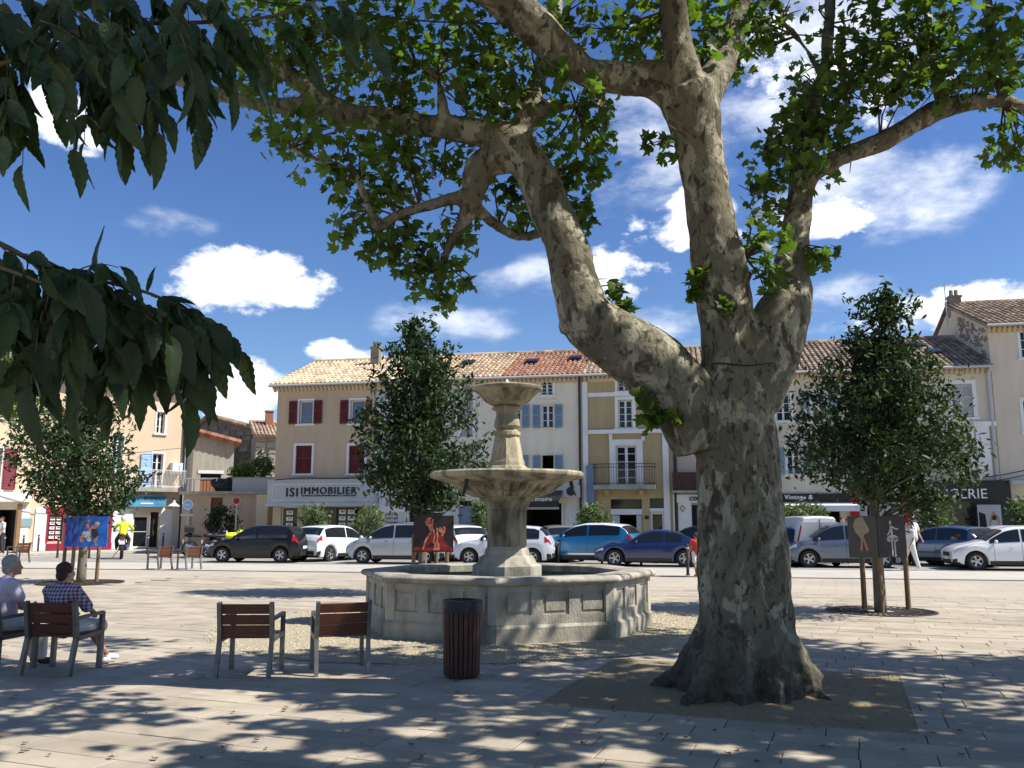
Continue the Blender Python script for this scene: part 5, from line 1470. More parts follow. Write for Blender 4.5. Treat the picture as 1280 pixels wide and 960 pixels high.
    for px, py, rp, dd in clumps:
        if 940 < px < 1075 and py < 280: dd += .5
        if 850 < px < 960 and py < 100: dd += .35
        c = P(px, py, dd); r_ = rp * (D + dd) / F
        n = int(56 * (r_ / .30) ** 2 * rr.uniform(.8, 1.2)) + 10
        nd = min(nodes, key=lambda q: (q - c).length); cr = rr.uniform(-.1, .6)
        # twigs
        for k in range(3 if rp > 20 else 2):
            e = c + Vector((rr.gauss(0, .6), rr.gauss(0, .8), rr.gauss(0, .6))) * r_
            m = nd.lerp(e, .5) + Vector((rr.uniform(-.06, .06), rr.uniform(-.06, .06), rr.uniform(0, .1)))
            tw.tube([nd, m, e], [.014, .009, .004], 5, False)
        for k in range(n):
            v = Vector((rr.gauss(0, .52), rr.gauss(0, .85), rr.gauss(0, .52)))
            if v.length > 1.5: v *= .8
            C.append(c + v * r_); RV.append(cr + .45 * rr.random() - (.12 if v.length < .7 else 0))  # inner leaves darker: shade inside the clump put into their tone
    nvis = len(C)
    C = np.array([tuple(c) for c in C])
    SC = nrng.uniform(.085, .15, nvis)
    ROT = rand_rots(nvis, .9, .5)
    order = np.argsort([-(SC[i] / (C[i][1] + base.y)) for i in range(nvis)])
    # the 300 that show largest are leaves of their own
    variants = []
    for k in range(5):
        mb = MB(); mb.v = [(x, y, z * (.5 + .6 * k)) for x, y, z in LOB_V]; [mb.face(f) for f in LOB_F]
        variants.append(mb.mesh('leaf', MT['leaf_plane_one']))
    big = order[:300]
    for i in big:
        o = link('leaf', variants[i % 5], t); m = Matrix([list(r_) for r_ in ROT[i]]).to_4x4()
        o.matrix_local = Matrix.Translation(C[i]) @ m @ Matrix.Scale(float(SC[i]) * 1.15, 4)
    rest = order[300:]
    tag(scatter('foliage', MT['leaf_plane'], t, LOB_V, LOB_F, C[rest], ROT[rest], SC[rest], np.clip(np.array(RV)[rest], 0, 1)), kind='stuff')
    tag(tw.build('twigs', MT['twig'], t), kind='stuff')
    # unseen rest of the crown, extended right for neighbouring planes to shade the paving
    br, CC = MB(), []
    tries = 0; ncl = 0
    TOP = [P(835, -60, -.6), P(945, -90, .9), P(1040, -40, .4), P(1150, -60, .9), P(1300, 140, 1.2), P(530, -50, -1), P(700, -40, 1)]
    while ncl < CROWN_N and tries < 9000:
        tries += 1
        u = Vector((rr.uniform(-1, 1), rr.uniform(-1, 1), rr.uniform(-1, 1)))
        if u.x * u.x + u.y * u.y > 1: continue
        c = Vector((CROWN_C[0] + u.x * CROWN_R[0], CROWN_C[1] + u.y * CROWN_R[1], 0))
        c.z = CROWN_C[2] + .22 * max(0, c.y - 5) + u.z * CROWN_R[2] * (1 - .5 * (u.x * u.x + u.y * u.y))
        q = proj(c)
        if q and -90 < q[0] < 1370 and q[1] > -75 : continue
        if noise.noise(c * .55 + Vector((3.7, 1.1, 0))) < (CROWN_GAP if c.x < 6 else -.45): continue
        c = c - base; ncl += 1
        nd = min(TOP, key=lambda k: (k - c).length)
        if rr.random() < .25:
            e = c + Vector((rr.uniform(-.5, .5), rr.uniform(-.5, .5), rr.uniform(-.2, .4))); br.tube([c, (c + e) / 2, e], [.010, .008, .004], 5, False)
        r_ = rr.uniform(.35, .7)
        for k in range(int(46 * r_ / .5)):
            CC.append(c + Vector((rr.gauss(0, .55), rr.gauss(0, .55), rr.gauss(0, .4))) * r_)
    CC = [c for c in CC if not ((lambda q: q and -40 < q[0] < 1320 and q[1] > -25)(proj(c + base)))]
    CA = np.array([tuple(c) for c in CC])
    # leaves cleared along sun rays to put sun patches on limbs and paving
    for px, py, dd, rg_ in SUN_GAPS + [(*q, None, r_) for q, r_ in GROUND_GAPS]:
        p0 = np.array(P(px, py, dd) if dd is not None else gnd(px, py) - base); dv = np.array(sd); w_ = CA - p0; al = w_ @ dv
        dist = np.linalg.norm(w_ - al[:, None] * dv, axis=1)
        CA = CA[~((al > 0) & (dist < rg_))]
    n = len(CA)
    tag(scatter('upper_foliage', MT['leaf_plane'], t, LOB_V, LOB_F, CA, rand_rots(n, 1.2, .4), nrng.uniform(.15, .24, n)), kind='stuff')
    tag(br.build('upper_branches', MT['twig'], t), kind='stuff')
    # tie wire round the trunk
    mb = MB(); pts = []
    for k in range(17):
        a = PI + PI * k / 16; pts.append(P(923 + 44 * math.cos(a), 462 + 3 * math.sin(a * 3), 0) + Vector((0, -.36 * abs(math.sin(a)), 0)))
    mb.tube(pts, .006, 5, False); mb.build('tie_wire', MT['black_metal'], t)
CROWN_N, CROWN_C, CROWN_R, CROWN_GAP = 720, (4.6, 6.0, 7.2), (9.4, 6.4, 1.6), -.16
GROUND_GAPS = [((40, 930), 0.31), ((150, 918), 0.31), ((250, 912), 0.28), ((330, 930), 0.25), ((160, 950), 0.28), ((50, 955), 0.31), ((430, 895), 0.25), ((340, 885), 0.25), ((250, 880), 0.19), ((130, 843), 0.17), ((230, 843), 0.15), ((20, 845), 0.15), ((430, 945), 0.22), ((520, 915), 0.19), ((620, 930), 0.19), ((780, 945), 0.22), ((900, 935), 0.15), ((1010, 945), 0.15), ((500, 760), 0.31), ((700, 800), 0.31)]
SUN_GAPS = [(895, 170, -.1, .5), (900, 220, -.1, .5), (905, 270, -.1, .5), (925, 315, -.2, .45), (690, 240, -.05, .4), (715, 290, -.05, .4), (740, 350, -.1, .35), (670, 205, 0, .3), (820, 425, -.1, .42), (770, 420, -.1, .3), (560, 160, .2, .25), (480, 145, .4, .25), (1240, 125, 1.0, .4), (650, 50, -.5, .35), (720, 75, -.3, .35), (1000, 260, .7, .3), (990, 860, -.1, .3), (960, 740, .1, .22), (975, 560, .1, .2)]
plane_tree()

# ------------------------------------------------------------------ the ash whose boughs hang into the picture from the left
def ash_tree():
    base = Vector((-3.9, .9, 0))
    t = thing('ash_tree', 'dark ash boughs with long pointed leaves hanging in from the top left', 'tree', tuple(base))
    B = lambda px, py, Y: at(px, py, Y) - base
    limbs = [
     [(Vector((0, 0, 0)), .2), (Vector((.02, .05, 1.2)), .17), (Vector((.1, .1, 2.3)), .14), (Vector((.3, .3, 3.0)), .1), (Vector((.6, .5, 4.2)), .07), (Vector((.8, .6, 5.5)), .04)],
     [(Vector((.1, .1, 2.2)), .06), (Vector((.9, .4, 2.5)), .045), (B(-260, 60, 1.75), .03), (B(-60, 60, 1.85), .010), (B(60, 45, 1.9), .007), (B(160, 30, 1.95), .006), (B(250, 28, 2.0), .005), (B(340, 20, 2.1), .004), (B(410, -5, 2.2), .003)],
     [(B(-200, 70, 1.75), .014), (B(-60, 90, 1.7), .007), (B(20, 75, 1.7), .005), (B(80, 60, 1.75), .004)],
     [(Vector((.1, .1, 1.7)), .05), (Vector((.9, .3, 1.95)), .035), (B(-260, 250, 1.6), .02), (B(-60, 285, 1.65), .008), (B(0, 305, 1.7), .006), (B(60, 335, 1.75), .005), (B(130, 352, 1.8), .004), (B(190, 368, 1.85), .0035), (B(245, 395, 1.9), .003)],
     [(B(-120, 290, 1.6), .008), (B(-40, 320, 1.6), .005), (B(30, 345, 1.6), .004), (B(110, 375, 1.6), .003)],
    ]
    mb = MB()
    for L_ in limbs:
        q = catmull([(*p, r_) for p, r_ in L_], 5); mb.tube([p[:3] for p in q], [max(.003, p[3]) for p in q], 9)
    mb.build('trunk', MT['twig'], t, smooth=True)
    r = random.Random(12); L_all = []; rach = MB()
    def compound(p, d, n=4, ln=.105, rl=.30, droop=.9):
        d = d.normalized(); pts = []; q = p.copy()
        for i in range(8):
            pts.append(q.copy()); q = q + d * rl / 7; d = (d + Vector((0, 0, -droop * .16))).normalized()
        rach.tube(pts, [.0017 - .00012 * i for i in range(8)], 5, False)
        side = d.cross(Vector((0, 0, 1)));  side = side.normalized() if side.length > .1 else Vector((1, 0, 0))
        for i in range(n):
            k = 1 + int(6 * i / n); pp = pts[min(k, 7)]; tang = (pts[min(k, 7)] - pts[max(0, k - 1)]).normalized()
            for s in (-1, 1):
                dirv = (tang * r.uniform(.5, .9) + side * s * r.uniform(.5, 1.0) + Vector((r.uniform(-.2, .2), r.uniform(-.3, .3), -r.uniform(.35, 1.15)))).normalized()
                L_all.append((pp, dirv, ln * r.uniform(.8, 1.2)))
        L_all.append((pts[7], (d + Vector((r.uniform(-.2, .2), 0, -.3))).normalized(), ln * r.uniform(1.0, 1.3)))
    # (px, py, depth, direction in the picture, leaflet pairs)
    up = [(-20, 60, 1.75, (.3, -1)), (10, 110, 1.7, (.1, -1)), (0, 90, 1.8, (-.3, -1)), (40, 60, 1.85, (.4, -.8)), (30, 20, 1.9, (1, .1)), (60, 90, 1.75, (.8, -.5)), (80, 50, 1.85, (.6, -.8)), (100, 40, 1.8, (.3, -1)),
          (120, 30, 1.95, (1, -.2)), (130, 60, 1.75, (.2, -1)), (150, 30, 1.9, (.5, -.9)), (170, 40, 1.85, (.3, -1)), (180, 25, 2.0, (1, -.1)), (200, 30, 1.95, (.6, -.8)), (215, 35, 1.85, (.5, -1)), (240, 30, 1.95, (.6, -.8)),
          (70, 5, 1.9, (1, .1)), (20, 0, 1.8, (.9, -.2)), (120, -10, 1.9, (1, -.3)), (180, -10, 1.9, (.8, -.5)), (230, 0, 2.0, (1, -.3)), (-30, 20, 1.7, (1, -.3)), (90, 10, 1.7, (.7, -.7)), (160, 70, 1.75, (.3, -1)), (110, 85, 1.7, (.0, -1)),
          (270, 22, 2.0, (.7, -.8)), (300, 22, 2.05, (.6, -.9)), (340, 18, 2.1, (.8, -.7)), (380, 5, 2.15, (.9, -.4)), (410, -5, 2.2, (.9, -.7)), (60, 120, 1.65, (.4, -1)), (20, 50, 1.6, (.7, -.6)), (50, 30, 1.6, (1, -.5)), (130, 20, 1.6, (.6, -.8)), (-10, 10, 1.65, (.8, -.4)), (200, 60, 1.8, (.1, -1)), (140, 110, 1.7, (.15, -1)), (250, 50, 1.9, (.1, -1)),
          (0, 130, 1.7, (-.2, -1)), (25, 145, 1.75, (.2, -1)), (180, 95, 1.7, (.2, -1)), (100, 60, 1.9, (.9, -.6)), (-20, 40, 1.9, (1, -.1)), (210, 10, 1.7, (.5, -1)), (30, -20, 1.8, (.4, -1)), (70, -25, 1.8, (.2, -1)), (110, -25, 1.85, (.3, -1)), (150, -25, 1.85, (.2, -1)), (190, -20, 1.9, (.3, -1)), (230, -20, 1.95, (.2, -1)), (0, -10, 1.75, (.2, -1)), (-20, 20, 1.8, (.3, -1)), (265, -15, 2.0, (.3, -1)), (90, 75, 1.8, (.5, -1)), (205, 45, 1.9, (.0, -1)), (235, 60, 1.9, (.2, -1)), (50, 45, 1.75, (-.3, -1)), (150, 50, 1.8, (-.3, -1))]
    lo = [(a, b_ - (b_ - 300) * .45 if b_ > 330 else b_, max(c, 1.6), d) for a, b_, c, d in [(-30, 290, 1.6, (.6, -.8)), (0, 305, 1.7, (.3, -1)), (20, 315, 1.7, (.8, -.6)), (40, 325, 1.72, (.2, -1)), (60, 335, 1.75, (.7, -.7)), (80, 342, 1.7, (.1, -1)), (100, 348, 1.75, (.8, -.7)), (120, 350, 1.8, (.3, -1)), (140, 355, 1.75, (.6, -.9)),
          (160, 362, 1.8, (.2, -1)), (180, 366, 1.85, (.9, -.5)), (200, 372, 1.85, (.5, -.9)), (220, 382, 1.9, (.8, -.5)), (235, 390, 1.9, (.9, -.45)), (240, 395, 1.9, (.35, -1)), (30, 350, 1.5, (.3, -1)), (60, 370, 1.52, (.5, -.9)), (90, 390, 1.55, (.3, -1)), (110, 400, 1.55, (.7, -.8)),
          (0, 340, 1.5, (-.2, -1)), (20, 380, 1.6, (.0, -1)), (70, 420, 1.6, (.1, -1)), (40, 400, 1.6, (-.1, -1)), (130, 400, 1.7, (.2, -1)), (160, 410, 1.75, (.2, -1)), (190, 410, 1.8, (.3, -1)), (95, 440, 1.65, (-.1, -1)), (-10, 370, 1.5, (.3, -1)), (215, 420, 1.85, (.3, -1)), (60, 460, 1.6, (.0, -1)), (150, 440, 1.75, (.2, -1)), (110, 430, 1.7, (.3, -1)), (180, 450, 1.8, (.4, -1)), (5, 410, 1.55, (.1, -1))]] + [(140, 393, 1.75, (.1, -1)), (180, 393, 1.8, (.3, -1)), (215, 393, 1.85, (.2, -1)), (240, 398, 1.85, (.3, -1)), (250, 383, 1.9, (.6, -.9)), (100, 398, 1.7, (.1, -1)), (60, 408, 1.65, (.1, -1)), (165, 413, 1.75, (.0, -1)), (200, 418, 1.8, (.1, -1)), (258, 408, 1.9, (.2, -1)), (270, 378, 1.9, (.9, -.3)), (20, 375, 1.65, (.1, -1))]
    for lst in (up, lo):
        for px, py, Y, (dx, dz) in lst:
            if lst is up and py > 20: py = 20 + (py - 20) * .55
            if lst is lo: px = px * .88; py = max(py, float(np.interp(px, [-60, 0, 60, 130, 190, 245], [285, 307, 337, 354, 370, 396])))
            if lst is lo and py < 385: dx += r.gauss(.1, .4); dz += abs(r.gauss(0, .55))
            p = B(px, py, Y); compound(p, Vector((dx, r.uniform(-.25, .25), dz * .8)), r.choice([3, 4, 4]) if lst is up else 3, r.uniform(.076, .096) if lst is up else r.uniform(.088, .108), r.uniform(.16, .24) if lst is up else r.uniform(.10, .17))
    # two upright single leaves against the sky
    L_all.append((B(128, 345, 1.8), Vector((-.25, .05, 1)).normalized(), .12)); L_all.append((B(185, 365, 1.85), Vector((.05, .1, 1)).normalized(), .065)); L_all.append((B(205, 372, 1.85), Vector((1, .1, -.1)).normalized(), .07))
    ms = [leaflet_mesh(k, .34 + .04 * (k % 3), .12 + .07 * (k % 4)) for k in range(6)]
    Cn, Rn, Sn = [], [], []
    rr = random.Random(5)
    L_all.sort(key=lambda q: (q[0] + base).y / q[2])
    for i, (p, d, ln) in enumerate(L_all):
        nrm = Vector((rr.gauss(.1, .65), rr.gauss(-.7, .6), rr.gauss(.75, .75)))
        nrm = (nrm - d * nrm.dot(d)).normalized(); x = d.cross(nrm)
        m = Matrix((x, d, nrm)).transposed()
        if i < 300:
            o = link('leaf', ms[i % 6], t); o.matrix_local = Matrix.Translation(p) @ m.to_4x4() @ Matrix.Scale(ln, 4)
        else:
            Cn.append(tuple(p)); Rn.append([list(q) for q in m]); Sn.append(ln)
    tm = leaflet_mesh(3, .42, .2, 'leaf_ash', 'foliage')
    tv = np.array([tuple(v.co) for v in tm.vertices]); tf = [tuple(p.vertices) for p in tm.polygons]
    if Cn: tag(scatter('foliage', MT['leaf_ash'], t, tv, tf, np.array(Cn), np.array(Rn), np.array(Sn), smooth=True), kind='stuff')
    tag(rach.build('leaf_stalks', MT['twig'], t), kind='stuff')
    # unseen crown above the picture, added to shade the leaves and left foreground
    CC = []
    while len(CC) < 3600:
        c = Vector((rr.gauss(-3.2, 1.1), rr.gauss(1.6, 1.1), rr.gauss(4.3, .7)))
        q = proj(c)
        if q and -60 < q[0] < 1400 and q[1] > -60: continue
        CC.append(c - base)
    CA = np.array([tuple(c) for c in CC]); n = len(CC)
    tag(scatter('upper_foliage', MT['leaf_ash'], t, np.array([(0, 0, 0), (.2, .4, .04), (0, 1, -.1), (-.2, .4, .04)], float), [(0, 1, 2, 3)], CA, rand_rots(n, .8, .6), nrng.uniform(.10, .15, n)), kind='stuff')
ash_tree()

# ------------------------------------------------------------------ small trees of the square
def small_tree(label, px, py, trunk_px, prof, Y=None, seed=0, n=5200, lean=0.0, leaf='leaf_small', extra=(), fill=.55, grp='young trees in round grates'):
    """prof: list of (py, left px, right px): the outline of the crown against the sky at the tree's own distance"""
    base = gnd(px, py) if Y is None else Vector((at(px, 650, Y).x, Y, 0)); Y = base.y
    t = thing('small_tree', label, 'tree', tuple(base), 0, grp)
    r = random.Random(seed); nr = np.random.default_rng(seed)
    zs = [at(px, p[0], Y).z for p in prof]; xl = [at(p[1], p[0], Y).x - base.x for p in prof]; xr = [at(p[2], p[0], Y).x - base.x for p in prof]
    zlo, zhi = min(zs), max(zs)
    mb = MB(); tr = trunk_px * Y / F
    xm_top = (xl[0] + xr[0]) / 2
    q = catmull([(0, 0, 0, tr * 1.15), (lean * .2, 0, zlo * .5, tr), (lean * .4, 0, zlo, tr * .9), (xm_top * .4, .02, zlo + (zhi - zlo) * .45, tr * .55), (xm_top, 0, zhi - .15, tr * .12)], 5)
    mb.tube([p[:3] for p in q], [p[3] for p in q], 10)
    order = np.argsort(zs)
    Z = np.array(zs)[order]; XL = np.array(xl)[order]; XR = np.array(xr)[order]
    C = []
    def inside(z):
        return float(np.interp(z, Z, XL)), float(np.interp(z, Z, XR))
    ncl = 190
    cl = []
    while len(cl) < ncl:
        z = zlo + (zhi - zlo) * r.random() ** .9; a, b_ = inside(z); w_ = (b_ - a) / 2
        if r.random() > (w_ / (max(XR - XL) / 2)) ** 1.2 + .12: continue
        w_ = max(.05, w_ - .17); w_ *= .95 + 1.05 * noise.noise(Vector((z * 1.3, seed * 7.1, math.copysign(1, r.random() - .5)))) ; an = r.uniform(0, 2 * PI); d = r.random() ** fill
        cl.append(Vector(((a + b_) / 2 + w_ * d * .93 * math.cos(an), w_ * .9 * d * math.sin(an), z)))
    for c in cl:
        if r.random() < .4:
            zz = max(zlo * .92, c.z - abs(c.x) * .8); s = Vector((lean * .3 + xm_top * (zz / zhi) * .6, 0, zz)); mb.tube([s, s.lerp(c, .5) + Vector((0, 0, -.03)), c], [tr * .3, tr * .18, .006], 5, False)
        for k in range(n // ncl):
            C.append(c + Vector((r.gauss(0, 1), r.gauss(0, 1), r.gauss(0, .85))) * min(.17, .07 + .16 * (inside(c.z)[1] - inside(c.z)[0]) / 2) * (Y / 15) ** .6)
    # loose shoots that stand out of the outline
    for q in range(70):
        z = zlo + (zhi - zlo) * r.random(); a, b_ = inside(z); an = r.uniform(0, 2 * PI)
        s = Vector(((a + b_) / 2 + (b_ - a) * .43 * math.cos(an), (b_ - a) * .4 * math.sin(an), z)); dv = Vector((math.cos(an), math.sin(an) * .8, r.uniform(.1, 1.0))).normalized()
        L_ = r.uniform(.15, .42) * (Y / 15) ** .6
        for j in range(22): C.append(s + dv * L_ * r.random() + Vector((r.gauss(0, .06), r.gauss(0, .06), r.gauss(0, .06))))
    mb.build('trunk', MT['bark_small'], t, smooth=True)
    CA = np.array([tuple(c) for c in C]); k = len(CA)
    tv = np.array([(0, -.5, 0), (.17, -.2, .03), (.2, .1, .03), (0, .6, -.06), (-.2, .1, .03), (-.17, -.2, .03)], float)
    tag(scatter('crown', MT[leaf], t, tv, [(0, 1, 2, 3), (0, 3, 4, 5)], CA, rand_rots(k, .7, .9), nr.uniform(.085, .155, k) * (Y / 16) ** .5), kind='stuff')
    return t
small_tree('dark pointed young tree carrying two picture boards on the right of the plane trunk', 1101, 765, 6.5,
           [(366, 1098, 1110), (385, 1075, 1136), (410, 1072, 1136), (430, 1066, 1130), (445, 1045, 1150), (470, 1030, 1166), (490, 1012, 1180), (520, 995, 1192), (545, 985, 1205), (580, 990, 1212), (603, 1012, 1212), (616, 1036, 1206), (628, 1082, 1190), (640, 1096, 1150)], seed=1, n=13500)
small_tree('dark young tree left of the fountain with the red dancer board at its foot', 529, 742, 5.5,
           [(402, 510, 520), (425, 500, 530), (440, 490, 566), (455, 484, 575), (480, 475, 590), (505, 465, 588), (530, 448, 585), (550, 443, 603), (570, 446, 612), (590, 450, 604), (605, 460, 590), (622, 490, 570), (640, 515, 552)], Y=19.2, seed=2, n=11000)
small_tree('loose young tree at left above the blue athlete board', 101, 728, 5,
           [(500, 95, 125), (520, 60, 150), (540, 30, 165), (555, 12, 178), (575, 10, 190), (590, 18, 188), (605, 30, 176), (620, 40, 165), (635, 60, 150), (648, 85, 132)], seed=3, n=7000, leaf='leaf_small')
def far_tree():
    base = Vector((at(-45, 650, 39).x, 39, 0))
    t = thing('background_tree', 'light green tree rising by the pale house at the far left edge', 'tree', tuple(base))
    r = random.Random(3); mb = MB(); mb.tube([(0, 0, 0), (.1, 0, 4), (1.2, 0, 7.5)], [.2, .16, .06], 8)
    C = []
    for k in range(60):
        c = Vector((r.gauss(1.0, .75), r.gauss(0, .7), r.gauss(7.7, .55)))
        mb.tube([(.1, 0, 5.2), c * .6 + Vector((0, 0, 2.4)), c], [.05, .03, .01], 5, False)
        for j in range(50): C.append(c + Vector((r.gauss(0, .28), r.gauss(0, .28), r.gauss(0, .2))))
    mb.build('trunk', MT['bark_small'], t)
    CA = np.array([tuple(c) for c in C])
    tag(scatter('crown', MT['leaf_plane'], t, LOB_V, LOB_F, CA, rand_rots(len(CA), .7, .5), nrng.uniform(.16, .26, len(CA))), kind='stuff')
far_tree()

# ------------------------------------------------------------------ bushes in tubs along the fronts
def bush(label, px, yt, yb, wpx, Y, seed, leaf='leaf_bush', z0=None, tub=True, n=1500):
    a = at(px, yt, Y); zt = a.z; zb = at(px, yb, Y).z; w_ = wpx * Y / F / 2
    zb = max(.35, zb)
    t = thing('bush', label, 'bush', (a.x, Y, 0 if z0 is None else z0), 0, 'bushes along the shop fronts'); off = 0 if z0 is None else z0
    r = random.Random(seed)
    mb = MB()
    for k in range(5): mb.tube([(r.uniform(-.05, .05), r.uniform(-.05, .05), .3), (r.uniform(-.3, .3) * w_, r.uniform(-.2, .2), (zb + zt) / 2 - off), (r.uniform(-.7, .7) * w_, r.uniform(-.4, .4) * w_, zt - off - .2)], [.03, .02, .008], 5, False)
    mb.build('stems', MT['bark_small'], t)
    if tub:
        mb = MB(); mb.lathe([(.26, 0), (.33, .42), (.36, .42), (.36, .47), (.31, .47), (.3, .42)], 14); mb.build('tub', MT['tile_red'], t)
    C = []; m = (zt + zb) / 2 - off; hh = (zt - zb) / 2
    cl = []
    while len(cl) < 60:
        v = Vector((r.uniform(-1, 1), r.uniform(-1, 1), r.uniform(-1, 1)))
        if .25 < v.length < 1: cl.append(Vector((v.x * w_, v.y * w_ * .8, m + v.z * hh)))
    for c in cl:
        for j in range(n // 60): C.append(c + Vector((r.gauss(0, .12), r.gauss(0, .12), r.gauss(0, .12))))
    CA = np.array([tuple(c) for c in C])
    tag(scatter('leaves', MT[leaf], t, SM_V, SM_F, CA, rand_rots(len(CA), .5, 0), nrng.uniform(.10, .2, len(CA))), kind='stuff')
bush('round pale green bush in front of the estate agent window', 395, 631, 672, 36, 38.6, 1)
bush('second pale green bush between the estate agent and the white shopfront', 461, 633, 676, 40, 38.2, 2)
bush('tall thin bush by the blue door beside the fountain column', 601, 626, 668, 22, 38.0, 3)
bush('dense dark green bush against the ochre house above the blue cars', 741, 632, 662, 36, 36.6, 4)
bush('low leafy bush under the white awning behind the white van', 1002, 632, 652, 52, 34.6, 5)
bush('round bush between the red shop pillar and the lingerie shop', 1166, 624, 668, 48, 32.8, 6)
bush('green bush at the right edge in front of the tall house', 1276, 626, 668, 26, 33.2, 7)
bush('green bush in front of the beige garage behind the motorbikes', 278, 633, 672, 38, 43.5, 8, 'leaf_small')
hz_ = FG.p(300, 618)[1] + .16
bush('leafy hedge plant growing over the planter on the garage roof', 305, 580, 606, 34, 47.3, 9, 'leaf_plane', z0=hz_ + .5, tub=False)
bush('shrub on the garage roof next to the tan corner house', 330, 560, 606, 24, 48.5, 10, 'leaf_bush', z0=hz_, tub=False)
# ------------------------------------------------------------------ vehicles
PROF = {
 'hatch': dict(L=3.85, W=1.70, top=[(0, .60), (.02, .70), (.06, .78), (.14, .87), (.26, .96), (.34, 1.17), (.43, 1.37), (.52, 1.45), (.70, 1.465), (.85, 1.42), (.91, 1.30), (.955, 1.08), (.985, .94), (1, .78)], belt=(.84, .95), ws=(.265, .43), rw=(.875, .957), sw=(.30, .89), bp=(.555,), R=.305),
 'mpv': dict(L=4.0, W=1.72, top=[(0, .62), (.02, .74), (.06, .84), (.12, .93), (.20, 1.03), (.29, 1.30), (.38, 1.49), (.48, 1.57), (.78, 1.57), (.89, 1.52), (.94, 1.33), (.97, 1.10), (.99, .96), (1, .8)], belt=(.90, .98), ws=(.205, .39), rw=(.905, .972), sw=(.225, .92), bp=(.50, .75), R=.31),
 'cross': dict(L=4.12, W=1.78, top=[(0, .70), (.02, .84), (.07, .95), (.15, 1.02), (.25, 1.08), (.33, 1.28), (.42, 1.47), (.52, 1.555), (.70, 1.56), (.86, 1.50), (.92, 1.36), (.955, 1.16), (.985, 1.04), (1, .85)], belt=(.96, 1.10), ws=(.255, .42), rw=(.875, .957), sw=(.29, .875), bp=(.56,), R=.34),
 'coupe': dict(L=3.98, W=1.67, top=[(0, .52), (.02, .62), (.07, .70), (.16, .78), (.30, .87), (.40, 1.10), (.48, 1.27), (.56, 1.335), (.66, 1.32), (.78, 1.20), (.88, 1.02), (.94, .95), (.985, .90), (1, .76)], belt=(.78, .90), ws=(.305, .475), rw=(.70, .885), sw=(.34, .80), bp=(.64,), R=.31),
 'van': dict(L=4.1, W=1.78, top=[(0, .66), (.02, .82), (.06, .95), (.14, 1.06), (.20, 1.14), (.27, 1.50), (.33, 1.74), (.40, 1.81), (.80, 1.82), (.97, 1.80), (.985, 1.77), (1, 1.72)], belt=(1.0, 1.06), ws=(.205, .335), rw=None, sw=(.225, .42), bp=(), R=.31),
 'estate': dict(L=4.35, W=1.74, top=[(0, .60), (.02, .70), (.06, .78), (.14, .87), (.25, .95), (.32, 1.15), (.41, 1.37), (.49, 1.46), (.75, 1.47), (.90, 1.42), (.945, 1.26), (.975, 1.02), (.99, .92), (1, .78)], belt=(.86, .96), ws=(.255, .41), rw=(.90, .975), sw=(.285, .93), bp=(.53, .74), R=.31),
}
